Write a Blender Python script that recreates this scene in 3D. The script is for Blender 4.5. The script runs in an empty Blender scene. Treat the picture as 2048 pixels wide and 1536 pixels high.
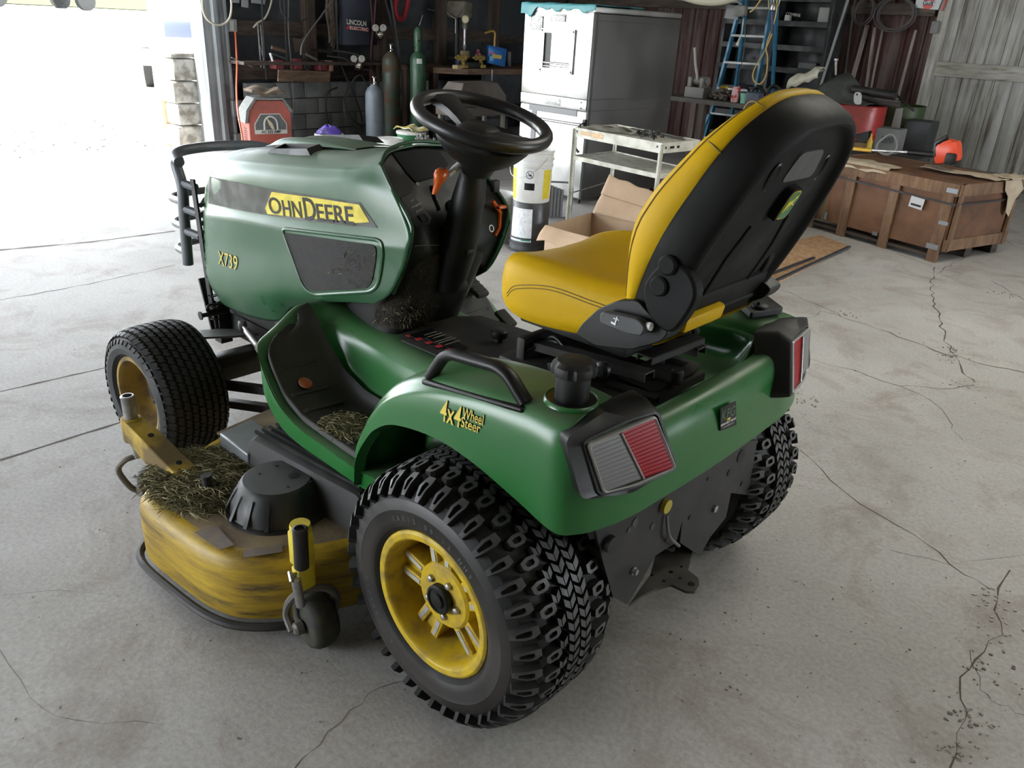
import bpy, bmesh, math, random
from mathutils import Vector, Matrix
from mathutils.bvhtree import BVHTree
PI = math.pi
random.seed(7)
S = bpy.context.scene
COL = S.collection

# ------------------------------------------------------------------ camera
CAM = Vector((-1.1005, 1.6320, 1.5671))
YAW, PITCH, ROLL, FPX = -0.84351, 0.42575, 0.05459, 1589.98
def cam_axes():
    cy, sy, cp, sp = math.cos(YAW), math.sin(YAW), math.cos(PITCH), math.sin(PITCH)
    f = Vector((cy*cp, sy*cp, -sp)); r = Vector((sy, -cy, 0)); u = r.cross(f)
    cr, sr = math.cos(ROLL), math.sin(ROLL)
    return r*cr + u*sr, u*cr - r*sr, f
CR, CU, CF = cam_axes()
cd = bpy.data.cameras.new('camera'); cam = bpy.data.objects.new('camera', cd); COL.objects.link(cam)
m = Matrix((CR, CU, -CF)).transposed().to_4x4(); m.translation = CAM
cam.matrix_world = m
cd.sensor_width = 36; cd.lens = 36*FPX/2048; cd.clip_start = .02; cd.clip_end = 400
S.camera = cam
def at(x, y, ax, val):
    """point of the place seen at a photograph position, on the plane where coordinate ax equals val"""
    d = CF + CR*((x-1024)/FPX) - CU*((y-768)/FPX)
    return CAM + d*((val-CAM[ax])/d[ax])
def X_(v, x, y): return at(x, y, 0, v)
def Y_(v, x, y): return at(x, y, 1, v)
def Z_(v, x, y): return at(x, y, 2, v)

# ------------------------------------------------------------------ light
w = bpy.data.worlds.new('world'); S.world = w; w.use_nodes = True
nt = w.node_tree; bg = nt.nodes['Background']
bg.inputs[0].default_value = (.88, .94, 1, 1); bg.inputs[1].default_value = 6.5
sd = bpy.data.lights.new('sun', 'SUN'); sd.energy = 9; sd.angle = .01; sd.color = (1, .96, .9)
sun = bpy.data.objects.new('sun', sd); COL.objects.link(sun)
sun.rotation_euler = Vector((.12, .5, .85)).to_track_quat('Z', 'Y').to_euler()
for lx, ly, sx_, sy_, pw in ((-.7, -3.4, 2.4, 2.8, 42), (-3.6, -.6, 2.0, 2.4, 20)):      # added overhead fill without fixtures, brightens the floor and tractor rear
    ad = bpy.data.lights.new('overhead_fill', 'AREA'); ad.shape = 'RECTANGLE'; ad.size = sx_; ad.size_y = sy_; ad.energy = pw; ad.color = (1, .985, .87)
    ao = bpy.data.objects.new('overhead_fill', ad); COL.objects.link(ao); ao.location = (lx, ly, 3.55)
S.view_settings.view_transform = 'Standard'; S.view_settings.look = 'None'
S.view_settings.exposure = 1.3; S.view_settings.gamma = 1; S.view_settings.use_curve_mapping = False

# ------------------------------------------------------------------ materials
MATS = {}
def mat(name, col, rough=.5, metal=0, dirt=None, dirt_amt=.3, scale=8, bump=0, bscale=60, spec=.5, emit=None, es=1, coat=0, trans=0, alpha=None, detail=6, drough=None, lo=.42, hi=.62):
    if name in MATS: return MATS[name]
    M = bpy.data.materials.new(name); M.use_nodes = True; n = M.node_tree.nodes; l = M.node_tree.links
    b = n['Principled BSDF']
    b.inputs['Base Color'].default_value = (*col, 1); b.inputs['Roughness'].default_value = rough
    b.inputs['Metallic'].default_value = metal; b.inputs['Specular IOR Level'].default_value = spec
    b.inputs['Coat Weight'].default_value = coat; b.inputs['Transmission Weight'].default_value = trans
    if emit: b.inputs['Emission Color'].default_value = (*emit, 1); b.inputs['Emission Strength'].default_value = es
    if dirt or bump: tc = n.new('ShaderNodeTexCoord')
    if dirt:
        t = n.new('ShaderNodeTexNoise'); t.inputs['Scale'].default_value = scale; t.inputs['Detail'].default_value = detail
        l.new(tc.outputs['Object'], t.inputs['Vector'])
        r = n.new('ShaderNodeValToRGB'); r.color_ramp.elements[0].position = lo; r.color_ramp.elements[1].position = hi
        r.color_ramp.elements[0].color = (0, 0, 0, 1); r.color_ramp.elements[1].color = (dirt_amt,)*3+(1,)
        l.new(t.outputs['Fac'], r.inputs[0])
        mx = n.new('ShaderNodeMix'); mx.data_type = 'RGBA'
        mx.inputs[6].default_value = (*col, 1); mx.inputs[7].default_value = (*dirt, 1)
        l.new(r.outputs[0], mx.inputs[0]); l.new(mx.outputs[2], b.inputs['Base Color'])
        mr = n.new('ShaderNodeMapRange'); mr.inputs[3].default_value = rough; mr.inputs[4].default_value = min(1, rough+.5) if drough is None else drough
        l.new(r.outputs[0], mr.inputs[0]); l.new(mr.outputs[0], b.inputs['Roughness'])
    if bump:
        t2 = n.new('ShaderNodeTexNoise'); t2.inputs['Scale'].default_value = bscale; t2.inputs['Detail'].default_value = 5
        l.new(tc.outputs['Object'], t2.inputs['Vector'])
        bp = n.new('ShaderNodeBump'); bp.inputs['Strength'].default_value = bump; bp.inputs['Distance'].default_value = .01
        l.new(t2.outputs['Fac'], bp.inputs['Height']); l.new(bp.outputs[0], b.inputs['Normal'])
    MATS[name] = M; return M
def paint_dust(name, col, dust, rough, amt, updust=.5, scale=3, scratch=0):
    """painted panel: settled dust on faces that look up, patchy dirt elsewhere"""
    M = bpy.data.materials.new(name); M.use_nodes = True; n = M.node_tree.nodes; l = M.node_tree.links
    b = n['Principled BSDF']; tc = n.new('ShaderNodeTexCoord'); g = n.new('ShaderNodeNewGeometry')
    sx = n.new('ShaderNodeSeparateXYZ'); l.new(g.outputs['Normal'], sx.inputs[0])
    t = n.new('ShaderNodeTexNoise'); t.inputs['Scale'].default_value = scale; t.inputs['Detail'].default_value = 8; t.inputs['Roughness'].default_value = .62
    l.new(tc.outputs['Object'], t.inputs['Vector'])
    up = n.new('ShaderNodeMapRange'); up.inputs[1].default_value = .45; up.inputs[2].default_value = 1; up.inputs[3].default_value = 0; up.inputs[4].default_value = updust
    l.new(sx.outputs['Z'], up.inputs[0])
    nr = n.new('ShaderNodeMapRange'); nr.inputs[1].default_value = .25; nr.inputs[2].default_value = .8; nr.inputs[3].default_value = .0; nr.inputs[4].default_value = 1
    l.new(t.outputs['Fac'], nr.inputs[0])
    a = n.new('ShaderNodeMath'); a.operation = 'ADD'; a.inputs[1].default_value = amt; l.new(up.outputs[0], a.inputs[0])
    mu = n.new('ShaderNodeMath'); mu.operation = 'MULTIPLY'; mu.use_clamp = True; l.new(a.outputs[0], mu.inputs[0]); l.new(nr.outputs[0], mu.inputs[1])
    mx = n.new('ShaderNodeMix'); mx.data_type = 'RGBA'; mx.inputs[6].default_value = (*col, 1); mx.inputs[7].default_value = (*dust, 1)
    l.new(mu.outputs[0], mx.inputs[0]); l.new(mx.outputs[2], b.inputs['Base Color'])
    rr = n.new('ShaderNodeMapRange'); rr.inputs[3].default_value = rough; rr.inputs[4].default_value = .75
    l.new(mu.outputs[0], rr.inputs[0]); l.new(rr.outputs[0], b.inputs['Roughness'])
    bt = n.new('ShaderNodeTexNoise'); bt.inputs['Scale'].default_value = 14; bp = n.new('ShaderNodeBump'); bp.inputs['Strength'].default_value = .04
    l.new(tc.outputs['Object'], bt.inputs['Vector']); l.new(bt.outputs['Fac'], bp.inputs['Height']); l.new(bp.outputs[0], b.inputs['Normal'])
    MATS[name] = M; return M
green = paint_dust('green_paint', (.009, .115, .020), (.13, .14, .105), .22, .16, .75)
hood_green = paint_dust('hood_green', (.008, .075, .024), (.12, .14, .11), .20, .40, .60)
plastic = mat('black_plastic', (.0045, .0048, .005), .40, spec=.35, dirt=(.022, .021, .018), dirt_amt=.4, scale=9, bump=.03, bscale=300)
dustblack = mat('dusty_black', (.008, .008, .008), .6, spec=.35, dirt=(.055, .052, .045), dirt_amt=.5, scale=7, lo=.38, hi=.66)
matmat = mat('footrest_rubber', (.016, .016, .0155), .6, dirt=(.065, .062, .053), dirt_amt=.55, scale=6, bump=.05, bscale=200)
shellblack = mat('seat_shell_black', (.0040, .0041, .0044), .5, spec=.16, dirt=(.012, .012, .010), dirt_amt=.4, scale=5, bump=.06, bscale=500)
rubber = mat('tire_rubber', (.0055, .0055, .0055), .6, spec=.35, dirt=(.020, .019, .016), dirt_amt=.5, scale=10, bump=.05, bscale=90)
sidewall = mat('tire_sidewall', (.011, .0095, .0085), .5, dirt=(.035, .028, .022), dirt_amt=.6, scale=5)
lugmat = mat('tire_lug', (.035, .036, .036), .5, dirt=(.085, .085, .08), dirt_amt=.6, scale=30, bump=.05, bscale=200)
turf = mat('turf_rubber', (.018, .0185, .019), .65, dirt=(.042, .042, .041), dirt_amt=.6, scale=14)
rimyel = mat('rim_yellow', (.52, .36, .012), .42, dirt=(.20, .14, .05), dirt_amt=.75, scale=22, bump=.04, bscale=80, lo=.45, hi=.72)
rimold = mat('rim_dirty_yellow', (.30, .20, .04), .6, dirt=(.10, .075, .05), dirt_amt=.8, scale=12)
silver = mat('machined_silver', (.55, .55, .53), .4, .7, dirt=(.3, .28, .2), dirt_amt=.4, scale=40)
steel = mat('steel', (.42, .42, .42), .35, .9, dirt=(.2, .17, .13), dirt_amt=.4, scale=25)
dksteel = mat('dark_steel', (.010, .010, .010), .5, .1, dirt=(.05, .042, .034), dirt_amt=.4, scale=12)
vinyl = mat('yellow_vinyl', (.50, .31, .004), .48, spec=.12, dirt=(.33, .21, .01), dirt_amt=.35, scale=5, bump=.10, bscale=240, lo=.5, hi=.8)
deckpaint = mat('deck_yellow', (.44, .29, .012), .5, dirt=(.10, .070, .038), dirt_amt=.9, scale=6, bump=.12, bscale=60, lo=.40, hi=.58)
deckdirt = mat('deck_dusty_top', (.23, .175, .10), .85, dirt=(.12, .09, .06), dirt_amt=.8, scale=7, bump=.2, bscale=70)
decalyel = mat('decal_yellow', (.62, .50, .03), .5, dirt=(.4, .33, .06), dirt_amt=.5, scale=30)
decalblk = mat('decal_black', (.005, .005, .006), .4, spec=.3)
decalgray = mat('decal_band_grey', (.040, .043, .036), .5, dirt=(.085, .085, .07), dirt_amt=.7, scale=20)
white = mat('white_paint', (.75, .75, .73), .5)
orange = mat('orange_plastic', (.50, .085, .008), .35)
redlens = mat('red_lens', (.26, .002, .008), .32, spec=.12)
clearlens = mat('clear_lens', (.17, .17, .17), .3, spec=.2)
chromeish = mat('bezel_grey', (.38, .38, .37), .3, .2)

# ------------------------------------------------------------------ mesh helpers
def tag(o, label=None, cat=None, group=None, kind=None):
    if label: o['label'] = label
    if cat: o['category'] = cat
    if group: o['group'] = group
    if kind: o['kind'] = kind
    return o
def empty(name, loc, label, cat, group=None, rz=0):
    o = bpy.data.objects.new(name, None); COL.objects.link(o); o.location = loc; o.rotation_euler.z = rz
    o.empty_display_size = .1
    return tag(o, label, cat, group)
def cr(p, t, closed=False):
    """catmull-rom through a list of vectors, t in 0..1"""
    n = len(p); seg = n if closed else n-1
    f = min(t*seg, seg-1e-9); i = int(f); f -= i
    if closed: a, b, c, d = p[(i-1) % n], p[i % n], p[(i+1) % n], p[(i+2) % n]
    else:
        b, c = p[i], p[i+1]
        a = p[i-1] if i > 0 else b*2-c
        d = p[i+2] if i+2 < n else c*2-b
    return (b*2 + (c-a)*f + (a*2-b*5+c*4-d)*f*f + (b*3-a-c*3+d)*f**3)*.5
def smooth_path(p, n, closed=False):
    p = [Vector(q) for q in p]
    return [cr(p, i/(n if closed else n-1), closed) for i in range(n)]
def poly_path(p, r=.02, n=4):
    """polyline with rounded corners"""
    p = [Vector(q) for q in p]; out = [p[0]]
    for i in range(1, len(p)-1):
        a, b, c = p[i-1], p[i], p[i+1]
        d1 = min(r, (a-b).length*.45); d2 = min(r, (c-b).length*.45)
        s = b+(a-b).normalized()*d1; e = b+(c-b).normalized()*d2
        for k in range(n+1):
            t = k/n; out.append(s*(1-t)**2 + b*2*t*(1-t) + e*t*t)
    out.append(p[-1]); return out
def round_poly(pts, r, n=4):
    out = []; N = len(pts); pts = [Vector(p) for p in pts]
    rr = r if isinstance(r, (list, tuple)) else [r]*N
    for i in range(N):
        a, b, c = pts[i-1], pts[i], pts[(i+1) % N]
        d1 = min(rr[i], (a-b).length*.48); d2 = min(rr[i], (c-b).length*.48)
        s = b+(a-b).normalized()*d1; e = b+(c-b).normalized()*d2
        for k in range(n+1):
            t = k/n; out.append(s*(1-t)**2 + b*2*t*(1-t) + e*t*t)
    return out
class MB:
    def __init__(self): self.b = bmesh.new(); self.mi = 0; self.mats = []
    def m(self, mt):
        if mt not in self.mats: self.mats.append(mt)
        self.mi = self.mats.index(mt); return self
    def f(self, vs):
        try:
            fc = self.b.faces.new(vs); fc.material_index = self.mi; fc.smooth = True; return fc
        except ValueError: return None
    def box(self, c, s, rot=None, bev=0):
        c = Vector(c); r = rot if rot is not None else Matrix.Identity(3)
        t = bmesh.new(); bmesh.ops.create_cube(t, size=1)
        for v in t.verts: v.co = Vector((v.co.x*s[0], v.co.y*s[1], v.co.z*s[2]))
        if bev: bmesh.ops.bevel(t, geom=t.edges[:], offset=bev, segments=2, affect='EDGES', profile=.5)
        for v in t.verts: v.co = r @ v.co + c
        self.merge(t); return self
    def merge(self, t):
        mp = {v: self.b.verts.new(v.co) for v in t.verts}
        for fc in t.faces: self.f([mp[v] for v in fc.verts])
        t.free()
    def bar(self, a, b, w_, h_, up=(0, 0, 1), bev=0):
        a, b = Vector(a), Vector(b); d = (b-a); L = d.length; x = d.normalized()
        u = Vector(up); y = u.cross(x)
        if y.length < 1e-4: y = Vector((0, 1, 0)).cross(x)
        y.normalize(); z = x.cross(y)
        return self.box((a+b)/2, (L, w_, h_), Matrix((x, y, z)).transposed(), bev)
    def rings(self, R, cap=True, close=True, capend=True):
        V = [[self.b.verts.new(p) for p in r] for r in R]
        n = len(R[0])
        for i in range(len(R)-1):
            for j in range(n if close else n-1):
                k = (j+1) % n
                self.f([V[i][j], V[i][k], V[i+1][k], V[i+1][j]])
        if cap: self.f(V[0][::-1])
        if cap and capend: self.f(V[-1])
        return self
    def tube(self, path, r, n=10, cap=True, closed=False):
        P = [Vector(p) for p in path]; N = len(P)
        rad = r if isinstance(r, (list, tuple)) else [r]*N
        R = []; up = None
        for i in range(N):
            if closed: t = P[(i+1) % N]-P[i-1]
            else: t = (P[min(i+1, N-1)]-P[max(i-1, 0)])
            t.normalize()
            if up is None:
                up = Vector((0, 0, 1)) if abs(t.z) < .9 else Vector((1, 0, 0))
            up = (up - t*up.dot(t)).normalized(); s = t.cross(up)
            R.append([P[i]+(up*math.cos(2*PI*k/n)+s*math.sin(2*PI*k/n))*rad[i] for k in range(n)])
        if closed: R.append(R[0]); cap = False
        self.rings(R, cap); return self
    def cyl(self, a, b, r, n=20, r2=None, cap=True):
        a, b = Vector(a), Vector(b); t = (b-a).normalized()
        up = Vector((0, 0, 1)) if abs(t.z) < .9 else Vector((1, 0, 0)); up = (up-t*up.dot(t)).normalized(); s = t.cross(up)
        r2 = r if r2 is None else r2
        self.rings([[c+(up*math.cos(2*PI*k/n)+s*math.sin(2*PI*k/n))*q for k in range(n)] for c, q in ((a, r), (b, r2))], cap)
        return self
    def lathe(self, prof, c=(0, 0, 0), axis=(0, 0, 1), n=32, cap=True):
        """prof: list of (radius, height along axis)"""
        c = Vector(c); t = Vector(axis).normalized()
        up = Vector((0, 0, 1)) if abs(t.z) < .9 else Vector((1, 0, 0)); up = (up-t*up.dot(t)).normalized(); s = t.cross(up)
        self.rings([[c+t*h+(up*math.cos(2*PI*k/n)+s*math.sin(2*PI*k/n))*max(r, 1e-4) for k in range(n)] for r, h in prof], cap)
        return self
    def prism(self, pts, d):
        """planar polygon pts extruded by vector d (thickness both ends capped)"""
        d = Vector(d); A = [self.b.verts.new(p) for p in pts]; B = [self.b.verts.new(Vector(p)+d) for p in pts]; n = len(A)
        self.f(A); self.f(B[::-1])
        for i in range(n):
            fc = self.f([A[i], B[i], B[(i+1) % n], A[(i+1) % n]])
            if fc: fc.smooth = True
        return self
    def surf(self, grid, nu, nv, sharp_rows=(), sharp_cols=()):
        """interpolating patch through a control grid (rows x cols of vectors)"""
        G = [[Vector(p) for p in row] for row in grid]
        def spl(line, n, sharp):
            cuts = [0]+sorted(sharp)+[len(line)-1]; out = []
            for a, b in zip(cuts[:-1], cuts[1:]):
                seg = line[a:b+1]; k = max(1, round(n*(b-a)/(len(line)-1)))
                q = [cr(seg, i/k) if len(seg) > 2 else seg[0].lerp(seg[1], i/k) for i in range(k+1)]
                out += q if not out else q[1:]
            return out
        rows = [spl(r, nv, list(sharp_cols)) for r in G]
        cols = [spl([rows[i][j] for i in range(len(rows))], nu, list(sharp_rows)) for j in range(len(rows[0]))]
        V = [[self.b.verts.new(p) for p in c] for c in cols]
        for j in range(len(V)-1):
            for i in range(len(V[0])-1):
                self.f([V[j][i], V[j+1][i], V[j+1][i+1], V[j][i+1]])
        return self
    def mirror_y(self):
        g = self.b.faces[:]
        mp = {v: self.b.verts.new((v.co.x, -v.co.y, v.co.z)) for v in self.b.verts[:]}
        for fc in g:
            q = self.b.faces.new([mp[v] for v in reversed(fc.verts)]); q.material_index = fc.material_index; q.smooth = fc.smooth
        return self
    def build(self, name, mt=None, parent=None, sharp=35, weld=.0002, solid=0, bevel=0, tri=False, loc=None, recalc=True):
        if weld: bmesh.ops.remove_doubles(self.b, verts=self.b.verts[:], dist=weld)
        if recalc: bmesh.ops.recalc_face_normals(self.b, faces=self.b.faces[:])
        me = bpy.data.meshes.new(name)
        if sharp is not None:
            ca = math.radians(sharp)
            for e in self.b.edges:
                if len(e.link_faces) == 2 and e.calc_face_angle(0) > ca: e.smooth = False
        if loc is not None:
            L = Vector(loc)
            for v in self.b.verts: v.co -= L
        self.b.to_mesh(me); self.b.free()
        for x in (self.mats if self.mats else [mt]): me.materials.append(x)
        o = bpy.data.objects.new(name, me); COL.objects.link(o)
        if loc is not None: o.location = loc
        if parent is not None:
            o.parent = parent
        if solid:
            s = o.modifiers.new('s', 'SOLIDIFY'); s.thickness = solid; s.offset = -1
        if bevel:
            s = o.modifiers.new('b', 'BEVEL'); s.width = bevel; s.segments = 2; s.limit_method = 'ANGLE'; s.angle_limit = math.radians(40)
        return o
def copy_tree(o, parent=None):
    c = o.copy(); COL.objects.link(c); c.parent = parent
    for ch in [q for q in bpy.data.objects if q.parent == o]: copy_tree(ch, c)
    return c
def text_bm(txt, size=1, ext=0, bold=0, align='CENTER', space=1):
    cu = bpy.data.curves.new('t', 'FONT'); cu.body = txt; cu.size = size; cu.extrude = ext; cu.offset = bold
    cu.align_x = align; cu.align_y = 'CENTER'; cu.space_character = space; cu.resolution_u = 3
    o = bpy.data.objects.new('t', cu); COL.objects.link(o)
    dg = bpy.context.evaluated_depsgraph_get(); dg.update(); me = bpy.data.meshes.new_from_object(o.evaluated_get(dg))
    b = bmesh.new(); b.from_mesh(me); bpy.data.objects.remove(o); bpy.data.meshes.remove(me); bpy.data.curves.remove(cu)
    return b
def text_to(mb, txt, origin, xdir, ydir, size, bold=0, lift=.0008, align='CENTER', sx=1, shear=0, space=1):
    b = text_bm(txt, size, 0, bold, align, space); x = Vector(xdir).normalized(); y = Vector(ydir).normalized(); n = x.cross(y); o = Vector(origin)
    for v in b.verts: v.co = o + x*((v.co.x+shear*v.co.y)*sx) + y*v.co.y + n*lift
    mb.merge(b); return mb
def project(mb, bvh, direction, lift=.0015, maxlen=.03):
    """lay a flat mesh onto a surface: every vertex is cast along direction"""
    for _ in range(3):
        es = [e for e in mb.b.edges if e.calc_length() > maxlen]
        if not es: break
        bmesh.ops.subdivide_edges(mb.b, edges=es, cuts=1)
        bmesh.ops.triangulate(mb.b, faces=[f for f in mb.b.faces if len(f.verts) > 4])
    d = Vector(direction).normalized()
    for v in mb.b.verts:
        h = bvh.ray_cast(v.co - d*.6, d)
        if h[0] is not None: v.co = h[0] - d*lift
    return mb
def bvh_of(o):
    dg = bpy.context.evaluated_depsgraph_get(); dg.update()
    return BVHTree.FromObject(o, dg)
# ------------------------------------------------------------------ the building
def struct(name, mb_, m_, **k):
    o = mb_.build(name, m_, None, **k); o['kind'] = 'structure'; return o
def floor_mat():
    M = bpy.data.materials.new('concrete'); M.use_nodes = True; n = M.node_tree.nodes; l = M.node_tree.links; b = n['Principled BSDF']
    tc = n.new('ShaderNodeTexCoord')
    def noise(sc, det=6, rough=.6, dist=0):
        t = n.new('ShaderNodeTexNoise'); t.inputs['Scale'].default_value = sc; t.inputs['Detail'].default_value = det; t.inputs['Roughness'].default_value = rough; t.inputs['Distortion'].default_value = dist
        l.new(tc.outputs['Object'], t.inputs['Vector']); return t
    def ramp(src, p0, c0, p1, c1):
        r = n.new('ShaderNodeValToRGB'); e = r.color_ramp.elements; e[0].position = p0; e[1].position = p1; e[0].color = (*c0, 1); e[1].color = (*c1, 1); l.new(src.outputs['Fac'], r.inputs[0]); return r
    a = ramp(noise(.9, 5, .6, .4), .35, (.33, .318, .298), .68, (.45, .44, .42))
    s = ramp(noise(2.6, 8, .7, .8), .50, (1, 1, 1), .68, (.74, .68, .66))
    g = ramp(noise(70, 4, .7), .30, (.80, .80, .80), .70, (1.12, 1.12, 1.12))
    d = ramp(noise(16, 9, .75), .62, (1, 1, 1), .74, (.72, .69, .65))
    def mul(x, y):
        m_ = n.new('ShaderNodeMix'); m_.data_type = 'RGBA'; m_.blend_type = 'MULTIPLY'; m_.inputs[0].default_value = 1
        l.new(x, m_.inputs[6]); l.new(y, m_.inputs[7]); return m_.outputs[2]
    c = mul(mul(mul(a.outputs[0], s.outputs[0]), g.outputs[0]), d.outputs[0]); l.new(c, b.inputs['Base Color'])
    b.inputs['Roughness'].default_value = .72; b.inputs['Specular IOR Level'].default_value = .35
    bp = n.new('ShaderNodeBump'); bp.inputs['Strength'].default_value = .5; bp.inputs['Distance'].default_value = .006
    h1 = noise(55, 6, .7); h2 = noise(7, 6, .7); ad = n.new('ShaderNodeMath'); ad.operation = 'MULTIPLY_ADD'; ad.inputs[1].default_value = .5
    l.new(h1.outputs['Fac'], ad.inputs[0]); l.new(h2.outputs['Fac'], ad.inputs[2]); l.new(ad.outputs[0], bp.inputs['Height']); l.new(bp.outputs[0], b.inputs['Normal'])
    return M
concrete = floor_mat()
mb = MB(); mb.prism([Vector(p) for p in ((-8, 6, 0), (8.45, 6, 0), (8.45, -9.85, 0), (-8, -9.85, 0))], (0, 0, -.2))
floor = struct('floor', mb, concrete, sharp=20)
def wood(name, c1, c2, c3, sc=(2, 2, 30), rough=.8, plank=None, knots=True):
    """painted or bare boards: streaks along the z axis of the object"""
    M = bpy.data.materials.new(name); M.use_nodes = True; n = M.node_tree.nodes; l = M.node_tree.links; b = n['Principled BSDF']
    tc = n.new('ShaderNodeTexCoord'); mp = n.new('ShaderNodeMapping'); mp.inputs['Scale'].default_value = sc; l.new(tc.outputs['Object'], mp.inputs[0])
    t = n.new('ShaderNodeTexNoise'); t.inputs['Scale'].default_value = 1; t.inputs['Detail'].default_value = 9; t.inputs['Roughness'].default_value = .7; l.new(mp.outputs[0], t.inputs['Vector'])
    r = n.new('ShaderNodeValToRGB'); e = r.color_ramp.elements; e[0].position = .33; e[0].color = (*c1, 1); e[1].position = .62; e[1].color = (*c3, 1)
    k = r.color_ramp.elements.new(.45); k.color = (*c2, 1); l.new(t.outputs['Fac'], r.inputs[0])
    t2 = n.new('ShaderNodeTexNoise'); t2.inputs['Scale'].default_value = 1.6; t2.inputs['Detail'].default_value = 6; l.new(tc.outputs['Object'], t2.inputs['Vector'])
    m_ = n.new('ShaderNodeMix'); m_.data_type = 'RGBA'; m_.blend_type = 'MULTIPLY'; m_.inputs[0].default_value = .7
    r2 = n.new('ShaderNodeValToRGB'); r2.color_ramp.elements[0].position = .35; r2.color_ramp.elements[0].color = (.55, .52, .5, 1); r2.color_ramp.elements[1].position = .6; l.new(t2.outputs['Fac'], r2.inputs[0])
    l.new(r.outputs[0], m_.inputs[6]); l.new(r2.outputs[0], m_.inputs[7]); l.new(m_.outputs[2], b.inputs['Base Color'])
    b.inputs['Roughness'].default_value = rough
    bp = n.new('ShaderNodeBump'); bp.inputs['Strength'].default_value = .25; l.new(t.outputs['Fac'], bp.inputs['Height']); l.new(bp.outputs[0], b.inputs['Normal'])
    MATS[name] = M; return M
oldwhite = wood('weathered_white_boards', (.09, .07, .05), (.25, .24, .215), (.37, .365, .345), (18, 18, 1.0))
whitetrim = wood('weathered_white_trim', (.14, .12, .085), (.30, .285, .24), (.38, .37, .33), (3, 30, 30))
oldwhiteZ = wood('weathered_white_upright', (.12, .10, .07), (.28, .265, .23), (.38, .37, .34), (30, 30, 2))
rustwall = wood('rusty_red_sheet', (.020, .010, .008), (.050, .013, .010), (.10, .075, .07), (14, 14, .8))
tarpaper = mat('tar_paper', (.022, .025, .029), .85, dirt=(.05, .052, .055), dirt_amt=.6, scale=5, bump=.3, bscale=30)
darkwood = wood('dark_old_timber', (.014, .010, .008), (.045, .031, .023), (.085, .062, .047), (3, 3, 22))
darkwoodZ = wood('dark_old_post', (.02, .014, .01), (.055, .038, .028), (.10, .072, .055), (20, 20, 1.5))
brownwood = wood('brown_board', (.05, .028, .016), (.11, .065, .04), (.17, .11, .07), (3, 3, 20))
blockm = mat('concrete_block', (.16, .165, .16), .9, dirt=(.08, .085, .085), dirt_amt=.7, scale=4, bump=.5, bscale=60)
galv = wood('grey_post_metal', (.10, .115, .125), (.16, .18, .19), (.25, .26, .26), (22, 22, 1))
# back wall with the shop benches: studs and tar paper boards
mb = MB(); mb.box((8.32, -6.55, 1.8), (.12, 6.6, 3.6)); struct('wall_back', mb, tarpaper)
mb = MB()
for y in (-4.62, -5.75, -6.85, -7.95, -9.05): mb.box((8.20, y, 1.8), (.12, .14, 3.6))
struct('trim_1', mb, darkwoodZ)
mb = MB()
for z, h in ((.87, .16), (1.36, .16), (1.95, .14)): mb.box((8.235, -6.5, z), (.05, 6.3, h))
struct('trim_2', mb, darkwood)
mb = MB(); yy = -3.42
for r in range(4):
    for k in range(12):
        y = -3.62-.40*k-(.2 if r % 2 else 0)
        if y > -8.6: mb.box((8.11, y, .095+.19*r), (.10, .392, .182), bev=.006)
struct('trim_3', mb, blockm)
# door post: folded grey metal sheet over the jamb, stone outside
mb = MB()
prof = [(-3.20, 0), (-3.30, -.012), (-3.31, -.06), (-3.36, -.065), (-3.365, -.02), (-3.44, -.02), (-3.45, -.055), (-3.475, -.055), (-3.485, 0), (-3.50, 0)]
pts = [Vector((8.16+d_, y, 0)) for y, d_ in prof]+[Vector((8.45, -3.50, 0)), Vector((8.45, -3.20, 0))]
mb.prism(pts, (0, 0, 3.6)); struct('trim_4', mb, galv, sharp=20)
mb = MB()
for r in range(4):
    mb.box((8.62, -3.08-.03*(r % 2), .13+.25*r), (.32, .34, .235), bev=.02)
mb.box((8.62, -3.10, 1.035), (.34, .36, .05), bev=.01)
struct('trim_5', mb, mat('outside_stone', (.45, .44, .40), .9, dirt=(.18, .17, .14), dirt_amt=.9, scale=9, bump=.6, bscale=30))
# front wall past the doorway, near and rear walls, roof
inner = mat('barn_inside', (.16, .15, .135), .85, dirt=(.09, .085, .075), dirt_amt=.7, scale=3)
mb = MB(); mb.box((8.32, 4.9, 1.8), (.12, 2.3, 3.6)); mb.box((8.32, .3, 3.35), (.12, 7.0, .5)); struct('wall_front', mb, inner)
mb = MB(); mb.box((-3.05, 6.1, 1.8), (10.1, .15, 3.6)); mb.box((7.6, 6.1, 1.8), (1.6, .15, 3.6)); mb.box((4.4, 6.1, 3.2), (5, .15, .8)); struct('wall_left', mb, inner)  # opening added in this unseen wall to light the tractor's left side
mb = MB(); mb.box((-8.1, 1.2, 1.8), (.15, 10, 3.6)); mb.box((-8.1, -8.7, 1.8), (.15, 2.4, 3.6)); mb.box((-8.1, -5.65, 3.2), (.15, 3.8, .8)); struct('wall_rear', mb, inner)  # gap invented behind the camera, lets sky light reach the rear panel
mb = MB(); mb.box((.2, -1.9, 3.66), (16.9, 16.3, .12)); struct('ceiling', mb, mat('roof_boards', (.13, .11, .09), .85, dirt=(.06, .05, .04), dirt_amt=.7, scale=3))
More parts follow.
